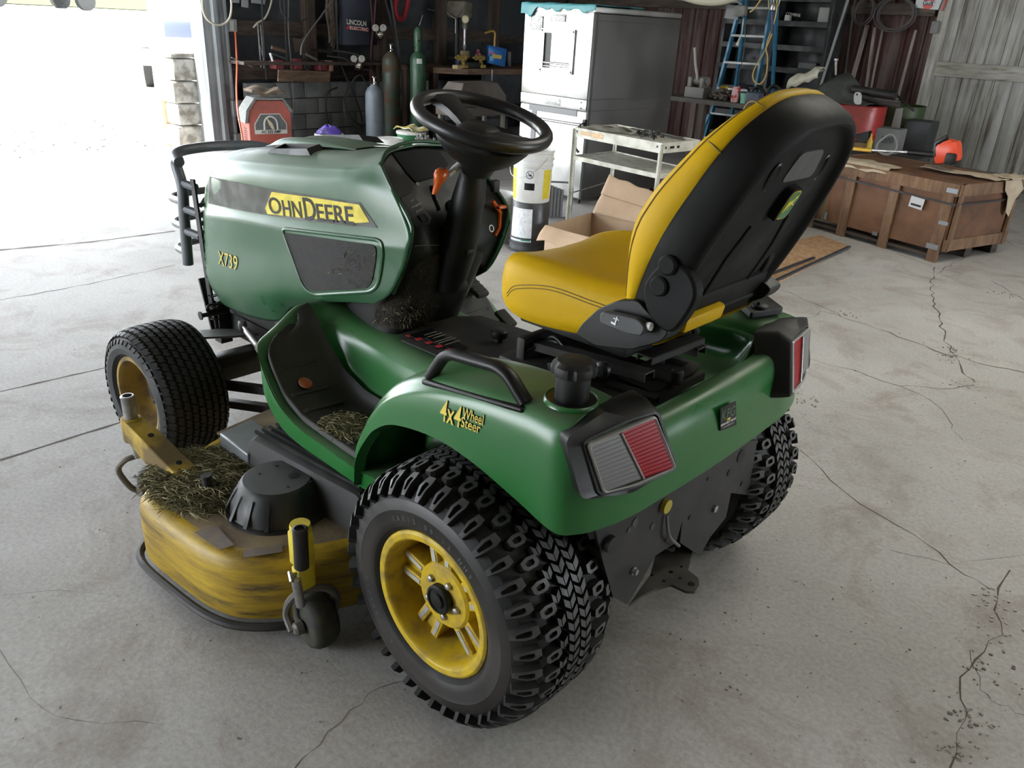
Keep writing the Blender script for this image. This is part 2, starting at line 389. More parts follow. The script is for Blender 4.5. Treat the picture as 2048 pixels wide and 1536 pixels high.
# right wall: rusty sheet, beam and the white plank doors
mb = MB()
xs = [8.3]
x = 8.3; n_ = 0
P = []
while x > 2.25:
    P += [(x, -9.76), (x-.05, -9.76), (x-.065, -9.735), (x-.085, -9.735), (x-.10, -9.76)]; x -= .22
vs = [[mb.b.verts.new((a, b, z)) for a, b in P] for z in (0, 3.6)]
for i in range(len(P)-1): mb.f([vs[0][i], vs[0][i+1], vs[1][i+1], vs[1][i]])
mb.box((5.3, -9.86, 1.8), (6.2, .1, 3.6)); struct('wall_right', mb, rustwall, sharp=20)
mb = MB(); mb.box((5.2, -9.66, 1.96), (5.6, .10, .13)); struct('trim_6', mb, darkwood)
def plankdoor(name, x1, x0, y, wd=.185):
    mb = MB(); x = x1; rr = random.Random(5)
    while x > x0:
        w_ = wd*rr.uniform(.93, 1.06); mb.box((x-w_/2, y+rr.uniform(-.001, .001), 1.85), (w_-.005, .028, 3.3), bev=.002); x -= w_
    mb.box(((x1+x0)/2, y-.03, 1.85), (x1-x0, .01, 3.3))  # unseen backing added so no sky shows through the plank gaps
    d_ = struct(name, mb, oldwhite, sharp=30)
    return d_
d1 = plankdoor('door_1', 2.30, -4.5, -9.70)
mb = MB(); mb.box((2.30, -9.655, 1.75), (.13, .06, 3.5), bev=.006); o = mb.build('door_stile', oldwhiteZ, d1, sharp=30)
mb = MB(); P = [Y_(-9.64, 1869, 125), Y_(-9.64, 2060, 143), Y_(-9.64, 2060, 172), Y_(-9.64, 1869, 149)]
zc = (P[0].z+P[3].z)/2; mb.box((-.9, -9.65, zc), (6.3, .045, .165), bev=.006); mb.build('door_rail', whitetrim, d1, sharp=30)
mb = MB(); mb.box((-2.7, -9.75, .11), (10.2, .10, .22), bev=.01); struct('baseboard_right', mb, mat('concrete_curb', (.26, .25, .23), .9, dirt=(.16, .15, .13), dirt_amt=.7, scale=6, bump=.4))
mb = MB(); mb.box((-6.3, -9.8, 1.9), (3.6, .1, 3.4)); mb.box((-1.1, -9.80, 1.8), (6.8, .04, 3.6)); struct('trim_7', mb, inner)  # longer board added behind the doors to block outside light
# cracks and saw joints in the slab
def crack(px, w_=.008, seed=1, jag=.02, name='crack', mt=None):
    rr = random.Random(seed); P = [Z_(.0006, *p) for p in px]; q = [P[0]]
    for a, b in zip(P[:-1], P[1:]):
        n_ = max(3, int((b-a).length/.07)); t = Vector((-(b-a).y, (b-a).x, 0)).normalized()
        for i in range(1, n_+1): q.append(a.lerp(b, i/n_)+t*rr.uniform(-jag, jag)*(i < n_))
    mb = MB(); L, R_ = [], []
    for i, p in enumerate(q):
        t = (q[min(i+1, len(q)-1)]-q[max(i-1, 0)]).normalized(); s = Vector((-t.y, t.x, 0))*w_*rr.uniform(.15, 1)*(.32 if name == 'crack' else .5)
        L.append(mb.b.verts.new(p+s)); R_.append(mb.b.verts.new(p-s))
    for i in range(len(q)-1): mb.f([L[i], L[i+1], R_[i+1], R_[i]])
    o = mb.build(name, mt or mat('crack_dark', (.085, .068, .055), .95), floor, sharp=None)
    return o
crack([(1545, 572), (1660, 620), (1700, 640), (1780, 665), (1895, 710), (2048, 745)], .022, 1)
crack([(1590, 650), (1640, 622), (1680, 632)], .010, 2)
crack([(1870, 535), (1862, 590), (1880, 640), (1900, 700), (1925, 745), (1950, 765)], .016, 3, .02)
crack([(1610, 715), (1710, 740), (1800, 772), (1880, 778), (1950, 770)], .010, 4)
crack([(1800, 772), (1860, 800), (1905, 850), (1925, 880)], .008, 5)
crack([(1600, 900), (1660, 960), (1760, 1030), (1850, 1085), (1930, 1150), (1990, 1180)], .010, 6, .015)
crack([(2020, 1140), (1995, 1200), (2005, 1270), (1950, 1320), (1920, 1380), (1930, 1440), (1900, 1536)], .012, 7, .015)
crack([(1940, 1300), (1960, 1380), (2000, 1410), (2048, 1430)], .006, 8, .01)
crack([(2048, 1110), (1900, 1130), (1780, 1100)], .004, 9, .01)
crack([(850, 1350), (760, 1375), (700, 1420), (640, 1490), (590, 1536)], .0045, 10, .012)
crack([(0, 1190), (120, 1180), (230, 1190)], .003, 11, .008); crack([(0, 1300), (60, 1395), (150, 1440), (330, 1450)], .003, 12, .012)
crack([(0, 783), (212, 735)], .022, 13, .002, 'saw_joint'); crack([(0, 920), (245, 843)], .020, 14, .002, 'saw_joint')
crack([(0, 600), (180, 568), (350, 530)], .018, 15, .008); crack([(0, 500), (180, 484), (350, 462)], .05, 16, .004, 'saw_joint')
crack([(1880, 545), (1990, 470), (2048, 500)], .012, 17, .02); crack([(2048, 600), (1980, 560), (1870, 535), (1780, 500)], .012, 18, .02)
rr = random.Random(11)
mb = MB()
for k in range(420):
    if rr.random() < .5: c = Z_(0, rr.uniform(1300, 2048), rr.uniform(560, 1536))
    else: c = Z_(0, rr.uniform(0, 2048), rr.uniform(620, 1536))
    s = rr.uniform(.0012, .004); mb.box((c.x, c.y, s*.35), (s*rr.uniform(.7, 2.2), s, s*.7), Matrix.Rotation(rr.uniform(0, 3), 3, 'Z'))
for px in ((1925, 770), (1895, 715), (2015, 590), (1960, 1330), (1990, 1200), (1935, 1440), (1900, 700), (1985, 1250), (1905, 1500), (1690, 630), (1600, 800)):
    c = Z_(0, *px)
    for k in range(24):
        s = rr.uniform(.002, .007); mb.box((c.x+rr.gauss(0, .04), c.y+rr.gauss(0, .04), s*.3), (s*1.6, s, s*.7), Matrix.Rotation(rr.uniform(0, 3), 3, 'Z'))
o = mb.build('floor_debris', mat('debris', (.16, .14, .12), .9, dirt=(.4, .38, .34), dirt_amt=.9, scale=3), None); tag(o, 'fine grit, crumbs and dry bits strewn over the concrete floor', 'floor debris', kind='stuff')
# outdoors
def hgt(x): return min(max(0, x-9.5)*.056, 1.30)
mb = MB(); xs = [8.45, 9.5, 11, 13, 16, 20, 26, 33, 40, 48, 60, 80]
V = [[mb.b.verts.new((x, y, hgt(x)-.02)) for y in range(-90, 91, 15)] for x in xs]
for i in range(len(xs)-1):
    for j in range(12): mb.f([V[i][j], V[i][j+1], V[i+1][j+1], V[i+1][j]])
struct('ground', mb, mat('pale_gravel', (.58, .56, .52), .95, dirt=(.30, .28, .25), dirt_amt=.8, scale=22, bump=.8, bscale=50, lo=.5, hi=.75), sharp=None)
mb = MB(); g0 = [(33, 40), (33.5, -5), (33, -16), (34, -60)]
V = [[mb.b.verts.new((x0+dx, y, z)) for dx, z in ((0, 1.31), (4, 1.45), (12, 2.0), (50, 3.6))] for x0, y in g0]
for i in range(3):
    for j in range(3): mb.f([V[i][j], V[i+1][j], V[i+1][j+1], V[i][j+1]])
o = mb.build('grass_field', mat('lawn_green', (.028, .046, .008), .9, spec=.1, dirt=(.045, .060, .014), dirt_amt=.7, scale=.8), None, sharp=None); tag(o, 'sunlit green lawn far beyond the gravel yard', 'grass', kind='stuff')
mb = MB(); rr = random.Random(4)
for k in range(700):
    x = 8.6+abs(rr.gauss(0, 2.2)); y = rr.uniform(-3, 5); s = rr.uniform(.008, .030)
    mb.box((x, y, hgt(x)+s*.2), (s*1.5, s*1.1, s*.8), Matrix.Rotation(rr.uniform(0, 3), 3, 'Z'), bev=s*.15)
o = mb.build('loose_gravel', mat('gravel_stone', (.12, .115, .11), .9, dirt=(.3, .29, .27), dirt_amt=.8, scale=4), None); tag(o, 'loose dark stones scattered on the gravel just outside the doorway', 'gravel', kind='stuff')
# ------------------------------------------------------------------ lawn tractor (its length runs along x, nose towards +x)
TR = empty('lawn_tractor', (0, 0, 0), 'green and yellow lawn tractor with yellow seat, standing in the middle of the concrete floor', 'lawn tractor')

def prof_fn(prof):
    """arc-length parametrised half profile [(r,y)...] from crown outwards, mirrored for negative q"""
    acc = [0]
    for a, b in zip(prof[:-1], prof[1:]): acc.append(acc[-1]+math.hypot(b[0]-a[0], b[1]-a[1]))
    def f(q):
        s = -1 if q < 0 else 1; q = min(abs(q), acc[-1]-1e-6); i = 0
        while acc[i+1] < q: i += 1
        t = (q-acc[i])/(acc[i+1]-acc[i]); a, b = prof[i], prof[i+1]
        r = a[0]+(b[0]-a[0])*t; y = a[1]+(b[1]-a[1])*t
        dr, dy = b[0]-a[0], b[1]-a[1]; L = math.hypot(dr, dy)
        return r, y*s, dy/L, -dr/L*s      # radius, y, normal (radial, y)
    return f
def tyre_pt(fn, R, s, q, h):
    r, y, nr, ny = fn(q); th = s/R
    rr = r+nr*h; yy = y+ny*h
    return Vector((rr*math.cos(th), yy, rr*math.sin(th)))
def block(mb, fn, R, poly, s0, q0, h, taper=1.18, recess=None, mt=None, side=None, flip=1):
    """tread block: polygon of (s,q) round (s0,q0)"""
    P = [(s0+a*1, q0+b*flip) for a, b in poly]
    if flip < 0: P = P[::-1]
    cx = sum(p[0] for p in P)/len(P); cy = sum(p[1] for p in P)/len(P)
    sc = lambda k: [(cx+(p[0]-cx)*k, cy+(p[1]-cy)*k) for p in P]
    base = [mb.b.verts.new(tyre_pt(fn, R, a, b, -.003)) for a, b in sc(taper)]
    top = [mb.b.verts.new(tyre_pt(fn, R, a, b, h)) for a, b in P]
    n = len(P); mb.m(side)
    for i in range(n): mb.f([base[i], base[(i+1) % n], top[(i+1) % n], top[i]])
    mb.m(mt)
    if recess:
        inn = [mb.b.verts.new(tyre_pt(fn, R, a, b, h)) for a, b in sc(recess)]
        for i in range(n): mb.f([top[i], top[(i+1) % n], inn[(i+1) % n], inn[i]])
        mb.m(side)
        low = [mb.b.verts.new(tyre_pt(fn, R, a, b, h-.009)) for a, b in sc(recess*.9)]
        for i in range(n): mb.f([inn[i], inn[(i+1) % n], low[(i+1) % n], low[i]])
        mb.f(low)
    else: mb.f(top)
def tyre_body(mb, prof, mt_crown, mt_side, split, n=96):
    full = [(r, -y) for r, y in prof[::-1]] + prof[1:]
    V = [[mb.b.verts.new((r*math.cos(2*PI*k/n), y, r*math.sin(2*PI*k/n))) for k in range(n)] for r, y in full]
    for i in range(len(V)-1):
        mb.m(mt_side if abs(full[i][1]+full[i+1][1])/2 > split else mt_crown)
        for k in range(n): mb.f([V[i][k], V[i][(k+1) % n], V[i+1][(k+1) % n], V[i+1][k]])

# rear tyre
rp = [(.311, 0), (.3105, .04), (.308, .085), (.302, .115), (.290, .138), (.268, .152), (.242, .157), (.238, .1555), (.215, .156), (.198, .150), (.186, .138), (.180, .125)]
def rear_tire(parent, c, side):
    fn = prof_fn(rp); mb = MB(); tyre_body(mb, rp, rubber, sidewall, .150)
    N = 38; R = .311; pitch = 2*PI*R/N
    D = [(-.010, -.020), (.006, -.022), (.013, -.012), (.012, .012), (.006, .020), (-.008, .021), (-.013, .006)]
    SH = [(-.010, -.018), (.009, -.020), (.014, -.010), (.013, .012), (.008, .034), (-.006, .034), (-.013, .008)]
    w_ = .0165; L = .021
    V = [(-.016-w_/2, -L), (-.016+w_/2, -L), (.004+w_/2, 0), (-.016+w_/2, L), (-.016-w_/2, L), (.004-w_/2, 0)]
    for k in range(N):
        s = k*pitch
        for sg in (1, -1):
            big = 1.0 if k % 2 else .9
            P = [(a*big, b*big) for a, b in SH]
            block(mb, fn, R, P, s+(pitch/2 if sg < 0 else 0), .128*sg, .020, 1.22, .5, lugmat, rubber, sg)
            block(mb, fn, R, D, s+pitch*.5+(pitch/2 if sg < 0 else 0), .079*sg, .021, 1.22, .48, lugmat, rubber, sg)
        for q, off in ((-.030, 0), (-.030, .5), (.010, .25), (.010, .75)):
            # each chevron as two legs so that every block stays convex
            for leg in (-1, 1):
                A = [(-.008-w_/2, leg*.0175), (-.008+w_/2, leg*.0175), (.005+w_/2, leg*.0012), (.005-w_/2, leg*.0012)]
                block(mb, fn, R, A if leg < 0 else A[::-1], s+off*pitch, q+.006, .020, 1.06, None, lugmat, rubber)
        for leg in (-1, 1):
            A = [(-.006-w_/2, leg*.011), (-.006+w_/2, leg*.011), (.003+w_/2, leg*.0012), (.003-w_/2, leg*.0012)]
            block(mb, fn, R, A if leg < 0 else A[::-1], s+.25*pitch, .050, .020, 1.06, None, lugmat, rubber)
    o = mb.build('tire', None, parent, sharp=28)
    return o
def rim_rear(name, c, side):
    mb = MB(); mb.m(rimyel)
    prof = [(.182, .118), (.187, .132), (.1865, .141), (.180, .146), (.166, .1445), (.160, .138), (.1575, .125), (.152, .085), (.150, .02), (.150, -.12), (.178, -.13)]
    n = 64; sils = []
    mb.lathe(prof, (0, 0, 0), (0, 1, 0), n, cap=False)
    mb.lathe([(.001, .103), (.036, .103), (.078, .102), (.085, .096), (.088, .070), (.088, .045), (.001, .045)], (0, 0, 0), (0, 1, 0), 40, cap=False)
    mb.m(decalblk); mb.lathe([(.001, .035), (.149, .035), ], (0, 0, 0), (0, 1, 0), 32, cap=False); mb.m(rimyel)  # black disc paints the shade seen between the spokes
    for k in range(5):
        a = math.radians(80+72*k); u = Vector((math.cos(a), 0, math.sin(a))); v = Vector((-math.sin(a), 0, math.cos(a))); y = Vector((0, 1, 0))
        for sg in (-1, 1):
            A = u*.07+v*.022*sg+y*.091; B = u*.156+v*.028*sg+y*.089
            mb.bar(A-y*.02, B-y*.02, .025, .050, up=(0, 1, 0), bev=.003)
            sils.append((A+u*.016+y*.0058, B-u*.010+y*.0058))
        mb.bar(u*.055+y*.068, u*.156+y*.068, .064, .030, up=(0, 1, 0), bev=.003)
    o = mb.build(name, rimyel, TR, sharp=35, bevel=.0012)
    for a_, b_ in sils: sil = MB(); sil.bar(a_, b_, .012, .0016, up=(0, 1, 0)); sil.build('spoke_facing', silver, o)
    hb = MB(); hb.lathe([(.0375, .095), (.0375, .118), (.034, .122), (.030, .122), (.028, .118), (.022, .118), (.019, .124), (.001, .126)], (0, 0, 0), (0, 1, 0), 36)
    hb.build('hub_cap', plastic, o)
    for k in range(5):
        a = math.radians(116+72*k); b_ = MB()
        cc = Vector((math.cos(a)*.0515, .099, math.sin(a)*.0515))
        b_.lathe([(.0105, 0), (.0105, .004), (.0085, .012), (.004, .014)], cc, (0, 1, 0), 6)
        b_.build('lug_nut', steel, o, sharp=30)
    o.location = c
    if side < 0: o.rotation_euler = (0, 0, PI)
    return o
for c, side in (((0, .4985, .323), 1), ((0, -.4985, .323), -1)):
    wl = rim_rear('rear_wheel', c, side)
    t = rear_tire(wl, c, side)
    if side > 0: sidew = t
# raised size marks on the near sidewall
mb = MB()
def ring_text(txt, r, a0, da, size, y, bold=.0):
    for i, ch in enumerate(txt):
        if ch == ' ': continue
        a = math.radians(a0-da*i)
        u = Vector((math.cos(a), 0, math.sin(a))); tdir = Vector((math.sin(a), 0, -math.cos(a)))
        # seen from +y the x axis points to the left, so letters run with the tangent turned round
        text_to(mb, ch, Vector((0, y, 0))+u*r, Vector((-math.sin(a), 0, math.cos(a))), u, size, bold, 0)
wheelL = [o for o in bpy.data.objects if o.name.startswith('rear_wheel')][0]
mb2 = mb; ring_text('26X12.00-12 NHS', .222, 60, -5, .017, .1572, .0004); ring_text('ALL TERRAIN', .222, -60, -5, .017, .1572, .0004)
for v in mb.b.verts: pass
mb.build('sidewall_lettering', lugmat, wheelL, recalc=False)

# front turf tyres
fp = [(.248, 0), (.247, .05), (.242, .085), (.232, .108), (.215, .122), (.19, .128), (.168, .122), (.156, .108), (.150, .098)]
def front_tire(parent):
    fn = prof_fn(fp); mb = MB(); tyre_body(mb, fp, rubber, turf, .124)
    R = .248; N = 46; pitch = 2*PI*R/N
    W = [(-.0155, -.004), (-.005, -.0115), (.005, -.006), (.0155, -.0115), (.0155, .004), (.005, .0115), (-.005, .006), (-.0155, .0115)]
    W = [(a, b*1.0) for a, b in W]
    for k in range(N):
        for j in range(9):
            q = (j-4)*.0262
            block(mb, fn, R, W, k*pitch+(pitch/2 if j % 2 else 0), q, .007, 1.06, None, turf, rubber)
        for sg in (1, -1):
            block(mb, fn, R, [(-.012, -.006), (.012, -.006), (.007, .010), (-.007, .010)], (k+.5)*pitch, .132*sg, .005, 1.1, None, turf, rubber, sg)
    return mb.build('tire', None, parent, sharp=28)
def rim_front(c, rot, side):
    mb = MB()
    mb.lathe([(.150, .098), (.155, .102), (.1555, .108), (.150, .113), (.141, .111), (.136, .10), (.130, .06), (.126, .03), (.118, .018), (.10, .012), (.07, .022), (.055, .036), (.001, .036)], (0, 0, 0), (0, 1, 0), 56, cap=False)
    mb.lathe([(.128, .03), (.128, -.10), (.15, -.105)], (0, 0, 0), (0, 1, 0), 48, cap=False)
    o = mb.build('front_wheel', rimold, TR)
    for k in range(5):
        a = 2*PI*k/5+.4; b_ = MB(); b_.lathe([(.011, 0), (.011, .008), (.007, .014)], (math.cos(a)*.085, .016, math.sin(a)*.085), (0, 1, 0), 6); b_.build('lug_nut', dksteel, o)
        b_ = MB()
    hb = MB()
    for k in range(5):
        a = 2*PI*k/5+1.03; hb.lathe([(.012, 0), (.012, .0015)], (math.cos(a)*.103, .0135, math.sin(a)*.103), (0, 1, 0), 16)
    hb.build('vent_hole', decalblk, o)
    hb = MB(); hb.lathe([(.032, .03), (.032, .05), (.026, .055), (.001, .056)], (0, 0, 0), (0, 1, 0), 28); hb.build('hub_cap', dksteel, o)
    front_tire(o); o.location = c; o.rotation_euler.z = rot+(PI if side < 0 else 0)
rim_front((1.641, .492, .256), .04, 1)
rim_front((1.641, -.492, .256), .04, -1)

# ------------------------------------------------------------------ rear body and fenders
LIP = [(.43, .405), (.405, .50), (.362, .575), (.315, .628), (.24, .668), (.10, .69), (-.03, .678), (-.16, .645), (-.265, .617)]
TOP = [(.437, .405), (.423, .52), (.385, .625), (.335, .705), (.26, .772), (.15, .822), (0, .850), (-.15, .860), (-.245, .857)]
mb = MB()
g = [[] for _ in range(7)]
for i in range(9):
    lx, lz = LIP[i]; tx, tz = TOP[i]
    f = i/8
    yo = .535 if i else .525
    g[0].append((lx-.012, yo-.02, lz-.004 if i else lz))       # turned-in flange
    g[1].append((lx, yo+.008, lz))
    mx, mz = lx*.45+tx*.55, lz*.45+tz*.55
    g[2].append((mx, yo, mz))
    g[3].append((tx, yo-.012, tz-.03 if i > 1 else tz))
    g[4].append((tx, yo-.05, tz-.002))
    yi = .285+.03*f
    g[5].append((tx, yi+.04, tz))
    g[6].append((tx-.01 if i < 3 else tx, yi, tz-.035 if i > 3 else tz-.02))
# round the rear corner and across the back
back = [(-.298, .505, -.305, .500), (-.320, .445, -.312, .435), (-.334, .36, -.30, .34), (-.338, .27, -.285, .25), (-.342, .13, -.285, .125), (-.343, 0, -.285, 0)]
for i, (bx, by, tx, ty) in enumerate(back):
    hi = .850 if i < 2 else (.845 if i == 2 else (.800 if i == 3 else .795))
    zl = .614-.001*i
    e_ = 1 if by else 0
    g[0].append((bx+.015, by-.01*e_, zl-.004)); g[1].append((bx-.006, by+.003*e_, zl))
    g[2].append((bx, by, .69)); g[3].append((bx+.010, by-.004*e_, hi-.035))
    g[4].append((bx+.035, by-.03 if i < 3 else by, hi))
    if i < 3: g[5].append((-.262-.005*i, .37-.02*i, hi+.004)); g[6].append((-.245, .318-.012*i, .83))
    else: g[5].append((-.272, by*.98, hi)); g[6].append((-.245, by*.95, hi-.02))
mb.surf(g, 36, 110, sharp_rows=(1,))
# seat well: walls and floor
wl_in = [Vector(p) for p in g[6]]
W1 = [Vector((min(p.x, .30), p.y-.012, max(p.z-.05, .72) if p.z > .70 else p.z-.02)) for p in wl_in[3:10]]
well = [[(.33, .30, .70), (.26, .30, .745), (.15, .30, .80), (0, .30, .825), (-.14, .31, .83), (-.20, .312, .832), (-.245, .30, .825), (-.25, .22, .780), (-.25, .10, .775), (-.25, 0, .775)],
        [(.33, .275, .665), (.26, .275, .69), (.15, .275, .72), (0, .275, .73), (-.12, .275, .73), (-.17, .27, .73), (-.20, .24, .73), (-.205, .17, .73), (-.205, .08, .73), (-.205, 0, .73)],
        [(.33, 0, .655), (.26, 0, .68), (.15, 0, .70), (0, 0, .705), (-.08, 0, .705), (-.10, 0, .705), (-.11, 0, .705), (-.11, 0, .705), (-.11, 0, .705), (-.11, 0, .705)]]
mb.surf(well, 16, 50)
mb.mirror_y()
body = mb.build('rear_body', green, TR, sharp=50, solid=.006)
body_bvh = bvh_of(body)

# platform, skirts and footrests
mb = MB()
cols = [  # x, skirt bottom(y,z), skirt top outer(y,z), mat inner(y,z), tunnel shoulder(y,z), tunnel inner (y,z)
 (1.045, (.300, .672), (.305, .690), (.29, .700), (.20, .700), (.0, .70)),
 (1.02, (.415, .625), (.41, .655), (.30, .706), (.20, .706), (.0, .70)),
 (.985, (.475, .585), (.465, .633), (.285, .665), (.19, .70), (.0, .69)),
 (.92, (.500, .50), (.490, .575), (.275, .575), (.19, .675), (.0, .66)),
 (.84, (.505, .425), (.496, .500), (.265, .490), (.19, .655), (.0, .645)),
 (.74, (.505, .398), (.498, .462), (.262, .452), (.19, .645), (.0, .64)),
 (.60, (.508, .395), (.502, .455), (.265, .445), (.20, .64), (.0, .64)),
 (.50, (.512, .395), (.508, .455), (.27, .445), (.205, .64), (.0, .64)),
 (.40, (.515, .398), (.512, .455), (.275, .447), (.215, .65), (.0, .65)),
 (.28, (.515, .42), (.512, .48), (.285, .50), (.25, .685), (.0, .68))]
g = [[], [], [], [], [], [], []]
for x, a, b, c, d, e in cols:
    xo = x-.03*(x > .95)
    g[0].append((xo, a[0]-.012, a[1]-.004)); g[1].append((xo, a[0], a[1])); g[2].append((x, b[0]+.004, b[1]-.012)); g[3].append((x, b[0]-.012, b[1]))
    g[4].append((x, c[0], c[1])); g[5].append((x, d[0], d[1])); g[6].append((x, e[0], e[1]))
mb.surf(g, 30, 70, sharp_rows=(1,)); mb.mirror_y()
plat = mb.build('platform', green, TR, sharp=55, solid=.005)
plat_bvh = bvh_of(plat)
# footrest mats: dished rubber with cross ribs
def footmat(sg):
    mb = MB(); rows = []
    N = 22
    xs = [cols[i][0] for i in range(1, 9)]
    def interp(x, k, j):
        for a, b in zip(cols[:-1], cols[1:]):
            if b[0] <= x <= a[0]:
                t = (a[0]-x)/(a[0]-b[0]); return a[k][j]*(1-t)+b[k][j]*t
    A, B, C, D, E_ = [], [], [], [], []
    for i in range(N+1):
        t = i/N; x = 1.00-(1.00-.445)*t
        yo = interp(x, 2, 0)-.022; yi = interp(x, 3, 0)-.004; z = interp(x, 2, 1); zi = interp(x, 3, 1)
        if x > .96: yo -= (x-.96)*1.6; 
        k_ = .012*max(0, (x-.86)/.14)
        A.append((x-k_, yo+.006, z+.001+k_)); B.append((x-k_, yo, z+.016+k_)); C.append((x-k_, yo-.035, z+.010+k_)); D.append((x-k_, yi+.035, zi+.010+k_)); E_.append((x-k_, yi-.004, zi+.045))
    mb.surf([A, B, C, D, E_], 20, 60)
    for k, x in enumerate((.90, .83, .76, .685, .61, .535, .475)):
        z0 = interp(x, 2, 1)+.013; z1 = interp(x, 3, 1)+.013; yo = interp(x, 2, 0)-.045; yi = .325
        mb.tube([(x, yo, z0), (x, (yo+yi)/2, (z0+z1)/2), (x, yi, z1)], .0065, 8)
        mb.lathe([(.011, 0), (.010, .006), (.004, .008)], (x, yo+.004, z0-.003), (0, 0, 1), 12)
    if sg < 0:
        for v in mb.b.verts: v.co.y *= -1
    mb.build('footrest_mat', matmat, TR, sharp=50)
footmat(1); footmat(-1)
mb = MB(); mb.lathe([(.0165, 0), (.0175, .003), (.016, .006), (.001, .0075)], (0, 0, 0), (0, 0, 1), 28)
rl = mb.build('reflector_disc', mat('amber_orange', (.38, .085, .02), .4, dirt=(.3, .2, .12), dirt_amt=.6, scale=40)); rl.location = (.848, .40, .525); rl.rotation_euler = (0, -.5, .2); rl.scale = (1.25, 1.25, 1.25)
tag(rl, 'small round orange reflector lying on the black footrest of the tractor', 'reflector')

# ------------------------------------------------------------------ hood
Z0 = [(1.90, 0, .47), (1.845, .12, .475), (1.77, .172, .490), (1.55, .192, .505), (1.33, .192, .545), (1.21, .196, .632), (1.02, .203, .700), (.85, .203, .745), (.755, .200, .765)]
R1 = [(1.93, 0, .57), (1.88, .12, .575), (1.815, .200, .585), (1.58, .233, .605), (1.34, .236, .645), (1.20, .230, .690), (1.02, .222, .735), (.84, .219, .790), (.668, .208, .822)]
R2 = [(1.94, 0, .72), (1.89, .12, .725), (1.82, .196, .735), (1.6, .224, .765), (1.36, .227, .800), (1.20, .226, .830), (1.02, .225, .860), (.82, .218, .895), (.608, .206, .915)]
R2b = [(p[0], p[1]+(.004 if p[1] > .1 else 0), p[2]-.045) for p in [(1.92, 0, .885), (1.87, .12, .888), (1.800, .192, .893), (1.58, .222, .925), (1.34, .226, .948), (1.18, .225, .960), (1.0, .223, .975), (.80, .218, .993), (.585, .203, 1.02)]]
R3 = [(1.92, 0, .885), (1.87, .12, .888), (1.792, .188, .893), (1.58, .213, .925), (1.34, .216, .948), (1.18, .216, .960), (1.0, .214, .975), (.80, .214, .993), (.580, .203, 1.02)]
R4 = [(1.88, 0, .99), (1.83, .12, .995), (1.745, .186, 1.000), (1.55, .211, 1.028), (1.32, .216, 1.052), (1.16, .216, 1.068), (.98, .214, 1.085), (.80, .210, 1.107), (.645, .198, 1.105)]
R5 = [(1.83, 0, 1.055), (1.77, .11, 1.058), (1.69, .168, 1.062), (1.50, .187, 1.088), (1.30, .190, 1.108), (1.14, .190, 1.122), (.98, .190, 1.140), (.84, .190, 1.160), (.735, .183, 1.184)]
R6 = [(1.78, 0, 1.078), (1.74, .07, 1.080), (1.66, .115, 1.088), (1.48, .125, 1.122), (1.28, .125, 1.143), (1.12, .125, 1.160), (.98, .125, 1.176), (.85, .125, 1.192), (.765, .120, 1.212)]
R7 = [(1.70, 0, 1.092), (1.68, 0, 1.095), (1.62, 0, 1.106), (1.46, 0, 1.134), (1.27, 0, 1.155), (1.11, 0, 1.171), (.97, 0, 1.186), (.85, 0, 1.203), (.785, 0, 1.222)]
mb = MB(); mb.surf([Z0, R1, R2, R2b, R3, R4, R5, R6, R7], 64, 96, sharp_rows=(3, 6)); mb.mirror_y()
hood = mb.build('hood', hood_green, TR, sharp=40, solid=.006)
hood_bvh = bvh_of(hood)
def side_decal(name, px, mt, lift=.0015, parent=hood, yplane=.21, rnd=0, maxlen=.02, bvh=None, n=3):
    pts = [Y_(yplane, *p) for p in px]
    if rnd: pts = round_poly(pts, rnd, n)
    m_ = MB(); vs = [m_.b.verts.new(p) for p in pts]; m_.f(vs)
    bmesh.ops.triangulate(m_.b, faces=m_.b.faces[:])
    project(m_, bvh or hood_bvh, (0, -1, 0), lift, maxlen)
    return m_.build(name, mt, parent, sharp=None)
side_decal('side_stripe', [(413, 354), (480, 364), (547, 378), (640, 392), (722, 405), (756, 456), (690, 450), (600, 440), (535, 429), (480, 419), (412, 407)], decalgray)
side_decal('brand_stripe', [(549, 383), (640, 396), (721, 409), (741, 444), (706, 446), (700, 441), (640, 438), (600, 434), (540, 427), (535, 416)], decalyel, .003)
# black letters along the stripe
P0, P1 = Y_(.22, 536, 427), Y_(.22, 716, 441)
ux = (P1-P0); U0 = Y_(.22, 560, 395)-Y_(.22, 556, 430)
mb = MB()
for txt, px0, px1, py, hh in (('O', 537, 562, 410, .055), ('HN', 565, 602, 416, .052), ('D', 607, 630, 417, .070), ('EERE', 632, 705, 424, .052)):
    a = Y_(.22, px0, py); b = Y_(.22, px1, py+(px1-px0)*.105)
    tb = text_bm(txt, 1, 0, .012, 'LEFT')
    xs = [v.co.x for v in tb.verts]; ys = [v.co.y for v in tb.verts]; x0, x1, y0, y1 = min(xs), max(xs), min(ys), max(ys)
    xd = (b-a); yd = Vector((.12, 0, 1)).normalized()
    for v in tb.verts: v.co = a+xd*((v.co.x-x0)/(x1-x0))+yd*((v.co.y-(y0+y1)/2)/(y1-y0)*hh)
    mb.merge(tb)
project(mb, hood_bvh, (0, -1, 0), .0045, .03); mb.build('brand_lettering', decalblk, hood, sharp=None)
mb = MB()
